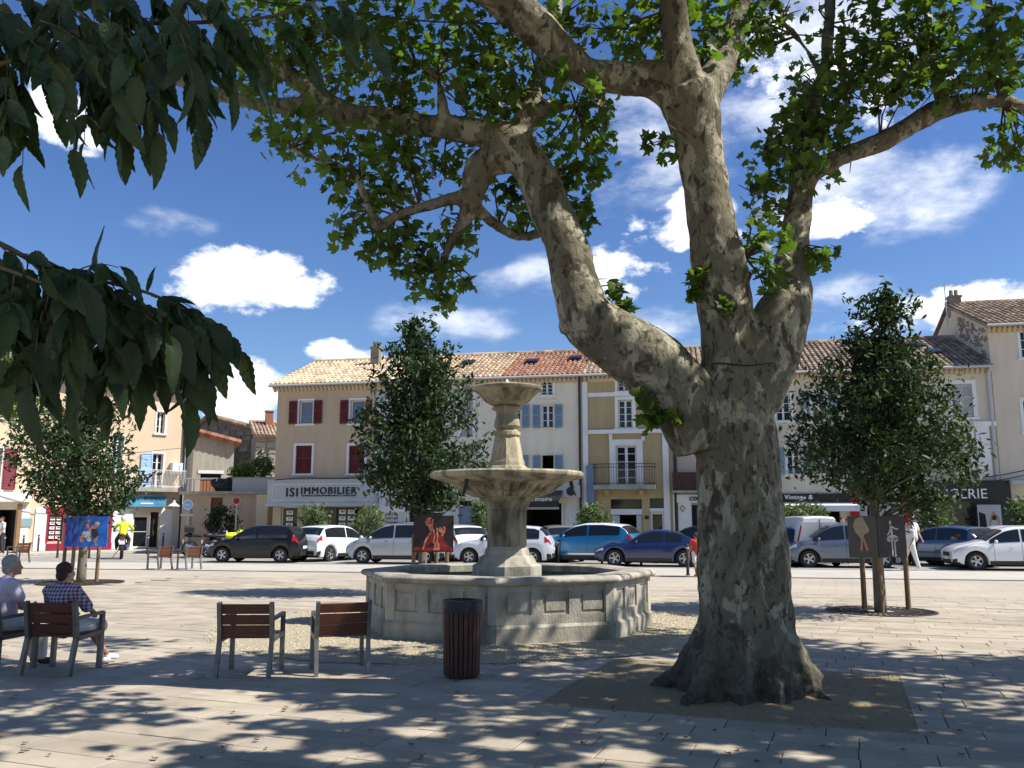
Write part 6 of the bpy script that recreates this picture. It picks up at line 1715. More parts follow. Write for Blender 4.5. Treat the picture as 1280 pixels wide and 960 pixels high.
def make_car(label, kind, paint, loc, heading, group='cars parked along the square', roof=None, cat='car', glass='glass', name='parked_car', plate_txt=None, rails=False):
    d = PROF[kind]; L_, W, Rw = d['L'], d['W'], d['R']
    t = thing(name, label, cat, loc, heading, group); t.scale = (.96, .96, .96)
    xs_, zs_ = [p[0] for p in d['top']], [p[1] for p in d['top']]
    wf, wr = .185, .815
    def top(s):
        # light smoothing of the control points
        return (np.interp(s, xs_, zs_) * 2 + np.interp(min(1, s + .012), xs_, zs_) + np.interp(max(0, s - .012), xs_, zs_)) / 4
    def width(s):
        e = 1.0
        if s < .16: e = .80 + .20 * math.sin(PI / 2 * s / .16) ** .8 if s > 0 else .80
        if s > .88: e = 1 - .13 * ((s - .88) / .12) ** 2
        return W / 2 * e
    def zbot(s):
        z = .20 + (.07 if s < .06 or s > .95 else 0)
        for c in (wf, wr):
            dx = (s - c) * L_; ra = Rw + .055
            if abs(dx) < ra: z = max(z, Rw + math.sqrt(ra * ra - dx * dx) - .005)
        return z
    def ring(s):
        zt = float(top(s)); zb = zbot(s); w_ = width(s); bl = d['belt'][0] + (d['belt'][1] - d['belt'][0]) * s
        bl = min(bl, zt - .035); bl = max(bl, zb + .05); g = max(0.0, zt - bl - .04); wroof = w_ * (.945 - .26 * g / .5 * .6)
        zm = zb + (bl - zb) * .5
        pts = [(w_ * .94, zb), (w_ * .985, zb + (bl - zb) * .18), (w_ * 1.0, zm), (w_ * .99, zb + (bl - zb) * .82), (w_ * .945, bl), (wroof + (w_ * .945 - wroof) * .45, bl + (zt - bl) * .52), (wroof, zt - .05 - .02 * min(1, g)), (wroof * .90, zt - .015), (wroof * .5, zt + .008), (0, zt + .015)]
        return pts
    T_MAX = 9
    def Sf(s, tt, side=1):
        p = ring(min(max(s, 0), 1)); i = min(int(tt), T_MAX - 1); f = tt - i
        y = p[i][0] * (1 - f) + p[i + 1][0] * f; z = p[i][1] * (1 - f) + p[i + 1][1] * f
        return Vector((L_ / 2 - s * L_, side * y, z))
    ss = sorted(set([0, .01, .02, .04] + [i / 40 for i in range(2, 40)] + [.98, .99, 1] + [c + k * .0125 for c in (wf, wr) for k in range(-8, 9)] + [.91, .93, .955, .965]))
    mb = MB(); n = T_MAX + 1; m = 2 * n - 1
    for s in ss:
        p = ring(s)
        for i in range(n): mb.v.append((L_ / 2 - s * L_, -p[i][0], p[i][1]))
        for i in range(n - 2, -1, -1): mb.v.append((L_ / 2 - s * L_, p[i][0], p[i][1]))
    for k in range(len(ss) - 1):
        for i in range(m - 1):
            mid = (ss[k] + ss[k + 1]) / 2; j = min(i, m - 2 - i)
            mb.mi = 1 if (roof and j >= 6 and .30 < mid < .93) else 0
            mb.face((k * m + i, (k + 1) * m + i, (k + 1) * m + i + 1, k * m + i + 1))
        mb.mi = 0
        mb.face((k * m + m - 1, (k + 1) * m + m - 1, (k + 1) * m, k * m))
    mb.face(tuple(range(m))); e = (len(ss) - 1) * m; mb.face(tuple(e + i for i in range(m - 1, -1, -1)))
    body = mb.build('body', [MT[paint], MT[roof or paint]], t, smooth=True, sharp=38)
    def patch(nm, s0, s1, t0, t1, mat, off=.008, sides=(1, -1), parent=t, ns=8, nt=4, both=False):
        for sd_ in sides:
            q = MB()
            for i in range(ns + 1):
                for j in range(nt + 1):
                    s = s0 + (s1 - s0) * i / ns; tt = t0 + (t1 - t0) * j / nt
                    p = Sf(s, tt, sd_); a = Sf(min(1, s + .004), tt, sd_) - Sf(max(0, s - .004), tt, sd_); b_ = Sf(s, min(T_MAX, tt + .05), sd_) - Sf(s, max(0, tt - .05), sd_)
                    nr = a.cross(b_)
                    if nr.length < 1e-9: nr = Vector((0, sd_, 0))
                    nr.normalize()
                    if nr.y * sd_ < -.05 or (abs(nr.y) < .05 and nr.z < -.01): nr = -nr
                    elif abs(nr.y) <= .05 and nr.z < 0: nr = -nr
                    if tt > T_MAX - .01: nr.y = 0
                    q.v.append(tuple(p + nr * off))
            for i in range(ns):
                for j in range(nt):
                    a = i * (nt + 1) + j; q.face((a, a + 1, a + nt + 2, a + nt + 1))
            q.build(nm, MT[mat], parent, smooth=True)
    # glass
    cuts = [d['sw'][0]] + list(d['bp']) + [d['sw'][1]]
    for i in range(len(cuts) - 1):
        patch('side_window', cuts[i] + (.008 if i else 0), cuts[i + 1] - .008, 4.18, 5.86, glass, .008)
    if d['ws']: patch('windscreen', d['ws'][0] + .012, d['ws'][1] - .012, 6.35, 9, glass, .009)
    if d['rw']: patch('rear_window', d['rw'][0] + .006, d['rw'][1] - .004, 6.3, 9, glass, .009)
    for c in cuts[1:-1] + [d['sw'][0] + .03] + ([] if kind == 'van' else [min(.80, d['sw'][1] - .08)] if len(d['bp']) > 1 else []):
        patch('door_seam', c - .0012, c + .0012, 1.0 if abs(c - wf) > .12 and abs(c - wr) > .1 else 2.6, 4.1, 'trim', .004, ns=1, nt=8)
    patch('sill_trim', .29, .70, .02, 1.0, 'trim', .006)
    patch('headlight', .012, .085, 3.0, 4.0 if kind != 'van' else 4.4, 'lamp_clear', .008)
    if kind == 'van': patch('tail_light', .978, .998, 2.6, 5.2, 'tail_red', .010)
    elif kind == 'coupe': patch('tail_light', .955, .997, 3.0, 4.3, 'tail_red', .010)
    else: patch('tail_light', .935, .995, 3.25, 5.2 if kind in ('hatch', 'estate') else 4.6, 'tail_red', .010)
    patch('bumper', .0, .035, .05, 1.3, 'trim', .007); patch('bumper', .955, 1.0, .05, 1.2, 'trim', .007)
    for c in [(cuts[i] + cuts[i + 1]) / 2 + .35 * (cuts[i + 1] - cuts[i]) / 2 for i in range(len(cuts) - 1)][:1 if kind in ('hatch', 'coupe', 'van', 'cross') else 2]:
        patch('door_handle', c, c + .028, 3.35, 3.6, paint if kind != 'mpv' else 'chrome', .022, ns=2, nt=2)
    if kind == 'cross': patch('side_strip', .30, .70, 1.15, 1.35, 'chrome', .010)
    # front and rear faces
    zt0 = float(top(0)); g = MB(); g.box((L_ / 2 + .006, 0, .52 if kind != 'cross' else .62), (.02, W * .42, .13)); g.box((L_ / 2 + .004, 0, .31), (.02, W * .58, .10)); g.build('grille', MT['trim'], t)
    g = MB(); g.box((L_ / 2 + .018, 0, .40), (.012, .50, .10)); g.build('number_plate', MT['plate'], t)
    zp = .72 if kind not in ('van', 'coupe') else .58
    g = MB(); g.box((-L_ / 2 - .008, 0, zp - .12 if kind != 'van' else .52), (.012, .50, .11)); g.build('number_plate', MT['plate'], t)
    g = MB(); g.box((-L_ / 2 - .004, 0, .36), (.02, W * .70, .16)); g.build('rear_bumper', MT['trim'], t)
    if kind == 'van':
        for sy in (-1, 1):
            g = MB(); g.box((-L_ / 2 - .004, sy * .36, 1.32), (.016, .60, .56)); g.build('rear_window', MT['fabric_grey'], t)
        g = MB(); g.box((-L_ / 2 - .008, 0, 1.0), (.012, .02, 1.4)); g.build('door_seam', MT['trim'], t)
        g = MB(); g.box((-L_ / 2 - .012, -.1, .88), (.03, .14, .05)); g.build('door_handle', MT['trim'], t)
    for sd_ in (1, -1):
        p = Sf(d['sw'][0] + .045, 4.3, sd_); g = MB(); g.ball((p.x, p.y + sd_ * .10, p.z + .03), (.06, .10, .065), 8, 6); g.build('mirror', MT['trim' if paint in ('p_silver',) and False else paint], t, smooth=True)
    if rails:
        for sd_ in (1, -1):
            g = MB(); g.tube([Sf(.45, 6.6, sd_) + Vector((0, 0, .05)), Sf(.65, 6.6, sd_) + Vector((0, 0, .07)), Sf(.85, 6.6, sd_) + Vector((0, 0, .05))], .02, 6); g.build('roof_rail', MT['trim'], t)
    ub = MB(); ub.bx(-L_ / 2 + .12, L_ / 2 - .12, -W / 2 * .80, W / 2 * .80, .17, .62); ub.build('underbody', MT['dark'], t)  # dark box filling the wheel wells, their shade put into its colour
    for c in (wf, wr):
        for sd_ in (1, -1):
            wq = MB(); wq.lathe([(Rw * .62, -.10), (Rw * .93, -.10), (Rw, -.07), (Rw, .07), (Rw * .93, .10), (Rw * .62, .10), (Rw * .60, .03), (Rw * .60, -.03)], 24, closed=True)
            wo = wq.build('wheel', MT['rubber'], t, smooth=True, sharp=40); wo.location = (L_ / 2 - c * L_, sd_ * (W / 2 - .115), Rw); wo.rotation_euler = (-sd_ * PI / 2, 0, 0)
            rq = MB(); rq.lathe([(Rw * .60, .045), (Rw * .64, .092), (Rw * .56, .08), (Rw * .55, .05)], 24, closed=True)
            for k in range(5):
                a = 2 * PI * k / 5; rot = Matrix.Rotation(a, 3, 'Z'); rq.box(rot @ Vector((Rw * .32, 0, .065)), (Rw * .52, Rw * .20, .03), rot)
            rq.lathe([(Rw * .16, .05), (Rw * .16, .095), (.001, .10)], 12); rq.build('rim', MT['alloy'], wo)
            dq = MB(); dq.lathe([(Rw * .61, .0), (Rw * .61, .035)], 20); dq.build('hub_disc', MT['trim'], wo)
    return t
def cpos(px, py): g = gnd(px, py); return (g.x, g.y, 0)
PI_ = PI
AL = MAIN.ang
def parked(label, kind, paint, px_mid, v, turn=0.0, **k):
    """centre on the sight line px_mid at v metres in front of the row; turn 0 = nose to the left along the street"""
    d = ray(px_mid, 660); tt = ((MAIN.O - MAIN.I * v) - CAM).dot(MAIN.I) / d.dot(MAIN.I); p = CAM + d * tt
    return make_car(label, kind, paint, (p.x, p.y, -.008 if v > 1.8 else .1), AL + PI + R(turn), **k)
parked('black hatchback in side view at the left end of the parked cars', 'hatch', 'p_black', 326, 7.3, 3)
parked('white hatchback seen from behind below the estate agent sign', 'hatch', 'p_white', 420, 5.2, -109)
parked('silver people carrier in side view behind the dancer board', 'mpv', 'p_silver', 501, 7.2, 0, rails=True)
parked('white hatchback seen from behind in front of the blue door', 'hatch', 'p_white', 567, 4.2, -50)
parked('pale silver small car half hidden by the fountain column', 'hatch', 'p_skywhite', 631, 7.2, 0)
parked('grey small car parked nose in behind the blue crossover', 'hatch', 'p_grey', 697, 3.6, -70)
parked('bright blue crossover with a white roof parked at an angle', 'cross', 'p_cyan', 736, 6.4, -14, roof='p_white')
parked('dark navy coupe in side view in front of the ochre house', 'coupe', 'p_navy', 811, 7.3, 2)
parked('black hatchback behind the coupe left of the plane trunk', 'hatch', 'p_black', 868, 4.6, -8)
parked('white panel van with closed rear doors right of the plane trunk', 'van', 'p_white', 1003, 4.9, -80, cat='van', name='parked_van')
parked('grey blue people carrier behind the picture boards at right', 'mpv', 'p_greyblue', 1050, 6.7, 2)
parked('dark blue hatchback just showing between plane trunk and white van', 'hatch', 'p_navy', 940, 5.9, 0)
parked('blue hatchback seen from behind under the lingerie shop', 'hatch', 'p_blue', 1180, 5.0, -52)
parked('pale grey estate car behind the white hatchback at right', 'estate', 'p_skywhite', 1247, 4.6, 4)
parked('white hatchback cut by the right edge of the picture', 'hatch', 'p_white', 1256, 7.4, 0)

# ------------------------------------------------------------------ motorbikes
def motorbike(label, loc, heading, box=True, yellow=False):
    t = thing('motorbike', label, 'motorbike', loc, heading, 'motorbikes in the square')
    for nm, x in (('wheel', .68), ('wheel', -.68)):
        q = MB(); q.lathe([(.24, -.05), (.31, -.05), (.325, 0), (.31, .05), (.24, .05)], 20, closed=True); o = q.build(nm, MT['rubber'], t); o.location = (x, 0, .32); o.rotation_euler = (PI / 2, 0, 0)
        h = MB(); h.lathe([(.05, -.05), (.05, .05)], 10)
        for k in range(5): rot = Matrix.Rotation(2 * PI * k / 5, 3, 'Z'); h.box(rot @ Vector((.14, 0, 0)), (.22, .03, .03), rot)
        h.build('hub', MT['alloy'], o)
    q = MB(); q.ball((.12, 0, .52), (.30, .16, .20), 10, 7); q.box((.0, 0, .40), (.42, .26, .2)); q.build('engine', MT['trim'], t)
    q = MB(); q.ball((.18, 0, .84), (.30, .15, .13), 12, 8); q.ball((.52, 0, .92), (.18, .17, .20), 10, 7); q.build('tank', MT['hivis' if yellow else 'p_black'], t, smooth=True)
    q = MB(); q.ball((-.34, 0, .84), (.40, .13, .07), 10, 6); q.ball((-.72, 0, .86), (.20, .10, .09), 8, 6); q.build('saddle', MT['trim'], t, smooth=True)
    q = MB()
    for sy in (-.09, .09): q.tube([(.68, sy, .32), (.50, sy, .82), (.44, sy, 1.0)], .025, 6)
    q.build('fork', MT['alloy'], t)
    q = MB(); q.tube([(.34, -.38, 1.06), (.44, -.2, 1.04), (.46, 0, 1.0), (.44, .2, 1.04), (.34, .38, 1.06)], .018, 6); q.build('handlebar', MT['trim'], t)
    for sy in (-1, 1):
        q = MB(); q.tube([(.44, sy * .2, 1.05), (.48, sy * .34, 1.18)], .01, 5); q.ball((.48, sy * .38, 1.2), (.03, .08, .05), 8, 5); q.build('mirror', MT['trim'], t)
    q = MB(); q.tube([(.1, -.16, .32), (-.4, -.18, .34), (-.85, -.19, .50)], [.03, .05, .055], 8); q.build('exhaust', MT['chrome'], t)
    q = MB(); q.ball((-.93, 0, .80), (.03, .08, .04), 8, 5); q.build('tail_light', MT['tail_red'], t)
    q = MB(); q.box((-.95, 0, .62), (.02, .2, .14)); q.build('number_plate', MT['plate'], t)
    q = MB(); q.ball((.66, 0, .94), (.06, .10, .10), 8, 6); q.build('headlight', MT['lamp_clear'], t)
    q = MB(); q.prism([(.60, -.15, 1.05), (.60, .15, 1.05), (.48, .13, 1.32), (.48, -.13, 1.32)], (.015, 0, .005)); q.build('windshield', MT['glass_sky'], t)
    if box:
        q = MB(); q.box((-.74, 0, 1.06), (.36, .42, .20), None, 1.06); q.box((-.74, 0, 1.205), (.38, .44, .09), None, .78); q.build('top_box', MT['trim'], t)
    q = MB(); q.tube([(-.1, .12, .34), (-.02, .32, .02)], .014, 5); q.build('side_stand', MT['trim'], t)
    t.scale = (1.1,) * 3
    return t
motorbike('black touring motorbike with a round top box parked by the garage bush', tuple(at(266, 650, 38.6) * Vector((1, 1, 0)) if False else (at(262, 650, 38.6).x, 38.6, 0)), R(20))
motorbike('yellow and silver motorbike parked behind the black hatchback', (at(285, 650, 38.2).x, 38.2, 0), R(28), False, True)
RIDE = (at(155, 650, 37.2).x, 37.2, 0)
motorbike('motorbike ridden away from the square in front of the white wall', RIDE, R(113), False)
# ------------------------------------------------------------------ wooden single seats with steel sides
def make_seat(label, loc, rz, group=None):
    """faces local +y"""
    t = thing('wooden_seat', label, 'chair', loc, rz, group)
    hw = .27
    for sx in (-1, 1):
        x = sx * hw
        def bar(pts, w_=.055, th=.022):
            mb = MB()
            for (a, c) in zip(pts[:-1], pts[1:]):
                a, c = Vector((x, *a)), Vector((x, *c)); d = (c - a); L_ = d.length; rot = Matrix.Rotation(math.atan2(d.z, d.y) - PI / 2, 3, 'X')
                mb.box((a + c) / 2, (th * 1.9, w_, L_ + w_ * .35), rot)
            return mb
        bar([(-.30, .0), (-.215, .40), (-.235, .55), (-.285, .80)]).build('leg', MT['steel'], t)      # rear leg runs on into the back post
        bar([(.245, .0), (.245, .635)]).build('leg', MT['steel'], t)
        bar([(-.22, .395), (.245, .415)], .05).build('seat_rail', MT['steel'], t)
        m2 = bar([(-.22, .62), (.245, .64)], .035); m2.build('armrest', MT['steel'], t)
    def slat(c, d, rot):
        mb = MB(); hx, hy, hz = (q / 2 for q in d); e = .006
        prof = [(-hy + e, -hz), (hy - e, -hz), (hy, -hz + e), (hy, hz - e), (hy - e, hz), (-hy + e, hz), (-hy, hz - e), (-hy, -hz + e)]
        mb.prism([(-hx, y, z) for y, z in prof], (2 * hx, 0, 0)); o = mb.build('slat', MT['wood'], t); o.location = c; o.rotation_euler = (rot, 0, 0)
    for z, y in ((.50, -.205), (.615, -.228), (.735, -.255)): slat((0, y, z), (hw * 2 - .02, .028, .108), -R(-11))
    for k in range(4): slat((0, -.15 + k * .118, .425), (hw * 2 - .02, .108, .03), R(1))
    t.scale = (1, 1, .93)
    return t
GR = 'wooden seats with steel sides in the square'
def face(a, b_): return math.atan2(b_.y - a.y, b_.x - a.x) - PI / 2
def seat_at(label, rear, front):
    r = (gnd(*rear[0]) + gnd(*rear[1])) / 2; f = (gnd(*front[0]) + gnd(*front[1])) / 2
    c = r.lerp(f, .55); return make_seat(label, tuple(c), face(r, f), GR)
seat_at('brown slatted seat seen from behind, left of the pair beside the litter bin', ((269, 848), (336, 847)), ((290, 837), (350, 836)))
seat_at('brown slatted seat seen from behind, standing nearest the fountain basin', ((396, 846), (459, 842)), ((388, 835), (453, 833)))
s3 = seat_at('brown slatted seat at left holding the woman in the plaid shirt', ((24, 845), (84, 846)), ((66, 834), (124, 834)))
p4 = gnd(2, 842)
make_seat('brown slatted seat cut by the left edge under the grey haired woman', (p4.x - .20, p4.y + .22, 0), R(-20), GR)
for lb, px, py, rz in (('pale slatted seat, left one of the far pair before the peach house', 199, 711, R(62)), ('pale slatted seat, right one of the far pair near the black car', 236, 711, R(52)), ('far slatted seat near the blue athlete board at the left edge', 22, 703, R(70))):
    g = gnd(px, py); make_seat(lb, (g.x, g.y, 0), rz, GR)

# ------------------------------------------------------------------ litter bin
def bin_():
    g = gnd(577, 846); t = thing('litter_bin', 'round litter bin of dark upright wooden slats in front of the fountain', 'litter bin', (g.x, g.y, 0)); t.scale = (1, 1, .94)
    mb = MB(); mb.lathe([(.155, .02), (.175, .77), (.165, .77), (.15, .06)], 24); mb.build('liner', MT['dark'], t)
    sm = MB(); n = 24
    sm.prism([(-.019, .0, .03), (.019, .0, .03), (.0215, .018, .745), (-.0215, .018, .745)], (0, .016, 0)); me = sm.mesh('slat', MT['wood_dark'])
    for k in range(n):
        a = 2 * PI * k / n; o = link('slat', me, t); o.location = (.170 * math.cos(a), .170 * math.sin(a), 0); o.rotation_euler = (0, 0, a - PI / 2)
    mb = MB(); mb.lathe([(.165, .70), (.213, .70), (.216, .80), (.205, .825), (.16, .83), (.155, .80)], 28, closed=True); mb.build('rim', MT['black_metal'], t, smooth=True, sharp=40)
    mb = MB(); mb.lathe([(.16, .0), (.16, .035)], 20); mb.build('base', MT['black_metal'], t)
bin_()
g = gnd(249, 848); st = thing('round_stone', 'small pale rounded stone lying on the paving beside the left seat', 'stone', (g.x, g.y, 0))
mb = MB(); mb.ball((0, 0, .015), (.062, .05, .04), 14, 8); remeshed(mb, 'stone', MT['limestone'], st, .012)

# ------------------------------------------------------------------ tree grates, stakes and picture boards
def grate(label, c, r_):
    t = thing('tree_grate', label, 'tree grate', (c.x, c.y, 0), 0, 'round cast iron tree grates')
    mb = MB(); mb.lathe([(r_, -.004), (r_, .012), (r_ - .05, .014), (r_ - .05, -.004)], 48, closed=True); mb.lathe([(.30, -.004), (.30, .012), (.24, .012), (.24, -.004)], 32, closed=True)
    mb.build('ring', MT['dark_iron'], t)
    mb = MB()
    for k in range(40):
        a = 2 * PI * k / 40; rot = Matrix.Rotation(a, 3, 'Z'); mb.box(rot @ Vector(((r_ + .25) / 2, 0, .004)), (r_ - .32, .045, .012), rot)
    for q in (.5, .72): mb.lathe([(r_ * q + .02, -.004), (r_ * q + .02, .009), (r_ * q - .02, .009), (r_ * q - .02, -.004)], 40, closed=True)
    tag(mb.build('bars', MT['dark_iron'], t), kind='stuff')
    mb = MB(); mb.lathe([(r_ - .02, -.012), (r_ - .02, -.003)], 40); mb.build('pit', MT['soil'], t)
def stakes(c, offs, h, label):
    for k, (ox, oy) in enumerate(offs):
        t = thing('tree_stake', label[k], 'stake', (c.x + ox, c.y + oy, 0), 0, 'wooden stakes round the young trees')
        mb = MB(); mb.tube([(0, 0, -.02), (.004, 0, h * .5), (0, 0, h)], [.047, .045, .043], 10); mb.build('post', MT['stake'], t, smooth=True, sharp=50)
cR = gnd(1101, 764); cL = gnd(101, 728); cM = Vector((at(529, 650, 19.2).x, 19.2, 0))
grate('round iron grate at the foot of the right hand young tree', cR, .93); grate('round iron grate at the foot of the left young tree', cL, 1.05); grate('round iron grate behind the fountain under the middle young tree', cM, 1.0)
def off(c, px, dy): return (at(px, 650, c.y + dy).x - c.x, dy)
stakes(cR, [off(cR, 1074, .35), off(cR, 1095, -.28), off(cR, 1128, .22)], 1.45, ['left stake of the three round the right hand young tree', 'front stake beside the trunk of the right hand young tree', 'right stake of the three round the right hand young tree'])
stakes(cL, [off(cL, 84, .3), off(cL, 95, -.25), off(cL, 126, .2)], 1.7, ['left stake of the three round the left young tree', 'middle dark stake beside the trunk of the left young tree', 'right stake of the three round the left young tree'])
stakes(cM, [off(cM, 517.5, -.25), off(cM, 546, .2), (off(cM, 559, -.2))], 1.3, ['left stake under the red dancer board', 'rear stake behind the red dancer board', 'right stake under the red dancer board'])
def board(label, c, px0, px1, py0, py1, dy, rz, art, thick=.03):
    Y = c.y + dy
    a, b_ = at(px0, (py0 + py1) / 2, Y), at(px1, (py0 + py1) / 2, Y); xm = (px0 + px1) / 2
    z0, z1 = at(xm, py1, Y).z, at(xm, py0, Y).z; W = (b_ - a).length / math.cos(rz); H = z1 - z0
    t = thing('picture_board', label, 'picture board', ((a.x + b_.x) / 2, Y, z0), rz, 'picture boards fixed to the tree stakes')
    r = (-W / 2, W / 2, 0, H)
    art(t, r)
    return t
def art_layer(t, nm, r, polys, mat, k, back=False):
    mb = MB(); y = -.016 - .002 * k
    for pts in polys: flat_poly(mb, r, pts, y, .0015)
    return mb.build(nm, MT[mat] if isinstance(mat, str) else mat, t)
def blob(cx, cy, rx, ry, n=10, rot=0.0):
    return [(cx + rx * math.cos(2 * PI * i / n) * math.cos(rot) - ry * math.sin(2 * PI * i / n) * math.sin(rot), cy + rx * math.cos(2 * PI * i / n) * math.sin(rot) + ry * math.sin(2 * PI * i / n) * math.cos(rot)) for i in range(n)][::-1]
def limb2(pts, w_):
    """thin polygon along a polyline, in picture coordinates"""
    out = []
    for (x0, y0), (x1, y1) in zip(pts[:-1], pts[1:]):
        dx, dy = x1 - x0, y1 - y0; l = math.hypot(dx, dy) or 1; nx, ny = -dy / l * w_, dx / l * w_
        out.append([(x0 + nx, y0 + ny), (x1 + nx, y1 + ny), (x1 - nx, y1 - ny), (x0 - nx, y0 - ny)])
    return out
mk('art_blue', (.012, .085, .40), (.018, .15, .55), sc=5, ro=.45, lo=.4, hi=.6)
mk('art_blue_dark', (.006, .03, .20), (.03, .11, .42), sc=14, ro=.45, lo=.45, hi=.6, stretch=(1, 1, .35))
mk('art_dark', (.014, .010, .014), (.03, .022, .03), sc=3, ro=.4)
mk('art_red', (.28, .022, .018), (.12, .010, .010), sc=10, ro=.45)
mk('art_glow', (.68, .30, .20), (.38, .07, .05), sc=9, ro=.45)
mk('art_skin', (.42, .20, .12), ro=.5)
mk('art_grey', (.055, .052, .05), (.075, .07, .065), sc=4, ro=.45)
mk('art_sand', (.33, .285, .20), (.26, .22, .155), sc=9, ro=.5)
mk('art_white', (.50, .49, .49), (.36, .35, .36), sc=12, ro=.5)
def panel_(t, r, mat, bk='trim'):
    mb = MB(); mb.bx(r[0], r[1], -.014, .014, r[2], r[3]); mb.build('panel', MT[mat], t)
def art_athlete(t, r):
    panel_(t, r, 'art_blue')
    art_layer(t, 'painted_backdrop', r, [[(.01, .98), (.30, .98), (.52, .10), (.46, .02), (.01, .02)]], 'art_blue_dark', 0)
    art_layer(t, 'painted_shorts', r, [[(.42, .50), (.60, .48), (.62, .62), (.52, .74), (.40, .62)], [(.50, .72), (.60, .66), (.64, .80), (.56, .84)]], 'art_white', 1)
    art_layer(t, 'painted_body', r, [[(.54, .44), (.66, .28), (.74, .34), (.70, .52), (.60, .52)]] + limb2([(.56, .40), (.50, .22), (.56, .14)], .035) + limb2([(.46, .60), (.38, .72), (.42, .84)], .04) + limb2([(.66, .50), (.76, .62), (.72, .86)], .035), 'art_skin', 2)
    art_layer(t, 'painted_vest', r, [[(.62, .40), (.74, .42), (.80, .62), (.70, .74), (.64, .62)]], 'trim', 3)
    art_layer(t, 'painted_head', r, [blob(.74, .28, .055, .085)], 'art_skin', 4); art_layer(t, 'painted_cap', r, [[(.70, .24), (.80, .30), (.82, .22), (.76, .16), (.70, .18)], [(.72, .92), (.78, .94), (.76, .88)]], 'art_white', 5)
def art_dancers(t, r):
    panel_(t, r, 'art_dark')
    art_layer(t, 'painted_floor', r, [[(.02, .97), (.98, .97), (.98, .90), (.02, .86)]], 'art_red', 0)
    art_layer(t, 'painted_dress', r, [[(.42, .36), (.52, .36), (.54, .70), (.44, .74), (.24, .93), (.26, .74), (.36, .52)], [(.60, .52), (.72, .50), (.76, .68), (.96, .94), (.46, .96), (.58, .74)]], 'art_red', 1)
    art_layer(t, 'painted_light', r, limb2([(.44, .46), (.32, .64), (.24, .92)], .022) + limb2([(.59, .34), (.60, .60), (.56, .90)], .022) + [[(.50, .95), (.66, .95), (.64, .76), (.54, .74)]] + limb2([(.50, .38), (.53, .56), (.50, .76)], .018) + limb2([(.70, .56), (.78, .44)], .016), 'art_glow', 2)
    art_layer(t, 'painted_dancer', r, [blob(.38, .14, .045, .07), [(.34, .24), (.48, .22), (.50, .42), (.42, .44)], blob(.67, .38, .05, .07)] + limb2([(.36, .28), (.30, .18), (.36, .06), (.44, .08)], .022) + limb2([(.46, .24), (.48, .10)], .022) + limb2([(.68, .48), (.78, .40), (.76, .30)], .02), 'art_glow', 3)
def art_dress(t, r):
    panel_(t, r, 'art_grey')
    art_layer(t, 'painted_legs', r, limb2([(.47, .54), (.42, .84)], .032) + limb2([(.52, .54), (.64, .83)], .032), 'art_skin', 0)
    art_layer(t, 'painted_dress', r, [[(.36, .04), (.52, .02), (.62, .16), (.74, .34), (.66, .42), (.56, .44), (.48, .60), (.40, .52), (.24, .38), (.18, .24), (.26, .08)]], 'art_sand', 1)
def art_ballet(t, r):
    panel_(t, r, 'art_dark')
    art_layer(t, 'painted_skirt', r, [blob(.52, .53, .20, .075), blob(.40, .56, .09, .06), blob(.62, .56, .10, .06)], 'art_white', 0)
    art_layer(t, 'painted_dancer', r, [blob(.46, .16, .04, .055), [(.43, .24), (.52, .24), (.54, .46), (.46, .46)]] + limb2([(.46, .28), (.40, .40), (.34, .46)], .02) + limb2([(.52, .26), (.66, .32), (.74, .30)], .018) + limb2([(.48, .60), (.50, .97)], .026) + limb2([(.58, .60), (.59, .97)], .026), 'art_white', 1)
mk('art_board', (.03, .03, .03), ro=.5)
board('blue painted board of a leaning athlete fixed to the left tree stakes', cL, 82, 134.5, 645.5, 683.5, -.34, R(0), art_athlete)
board('dark board with two glowing red dancers in front of the silver car', cM, 517, 567, 644.5, 690, -.32, R(4), art_dancers)
board('dark grey board showing a pale dress and legs, left board of the right pair', cR, 1061.5, 1095, 645, 697, -.36, R(-12), art_dress)
board('black board with a white ballet dancer, right board of the right pair', cR, 1095.5, 1133, 645, 697, -.36, R(10), art_ballet)

# ------------------------------------------------------------------ bollards
def bollard(label, px, py, h=.9, r_=.045, Y=None):
    g = gnd(px, py) if Y is None else Vector((at(px, 650, Y).x, Y, 0))
    t = thing('bollard', label, 'bollard', (g.x, g.y, 0), 0, 'slim dark metal bollards')
    mb = MB(); mb.lathe([(r_ * 1.5, 0), (r_ * 1.5, .03), (r_, .035), (r_, h - .02), (r_ * .7, h)], 12); mb.build('post', MT['dark_iron'], t, smooth=True, sharp=40)
    mb = MB(); mb.lathe([(r_ + .002, h - .14), (r_ + .002, h - .09)], 12); mb.build('band', MT['fabric_grey'], t)
for lb, px, py in (('slim bollard in front of the bright blue crossover', 698, 705.5), ('slim bollard between the crossover and the navy coupe', 752.5, 706), ('slim bollard in front of the navy coupe door', 801.5, 706.5), ('slim bollard beside the plane trunk near the child in red', 860, 719),
                   ('slim bollard by the white wall behind the motorbike rider', 151.5, 698), ('slim bollard in front of the crimson estate agency window', 71.5, 697), ('slim bollard left of the crimson shop by the white wall', 47, 691.5), ('slim bollard behind the blue athlete board', 111, 697.5),
                   ('slim bollard in front of the peach house shop window', 184, 693), ('slim bollard by the grey pillar of the peach house', 203, 688), ('slim bollard behind the far left seat', 28, 693.5), ('slim bollard at the left edge before the dark doorway', 4, 694)):
    bollard(lb, px, py)

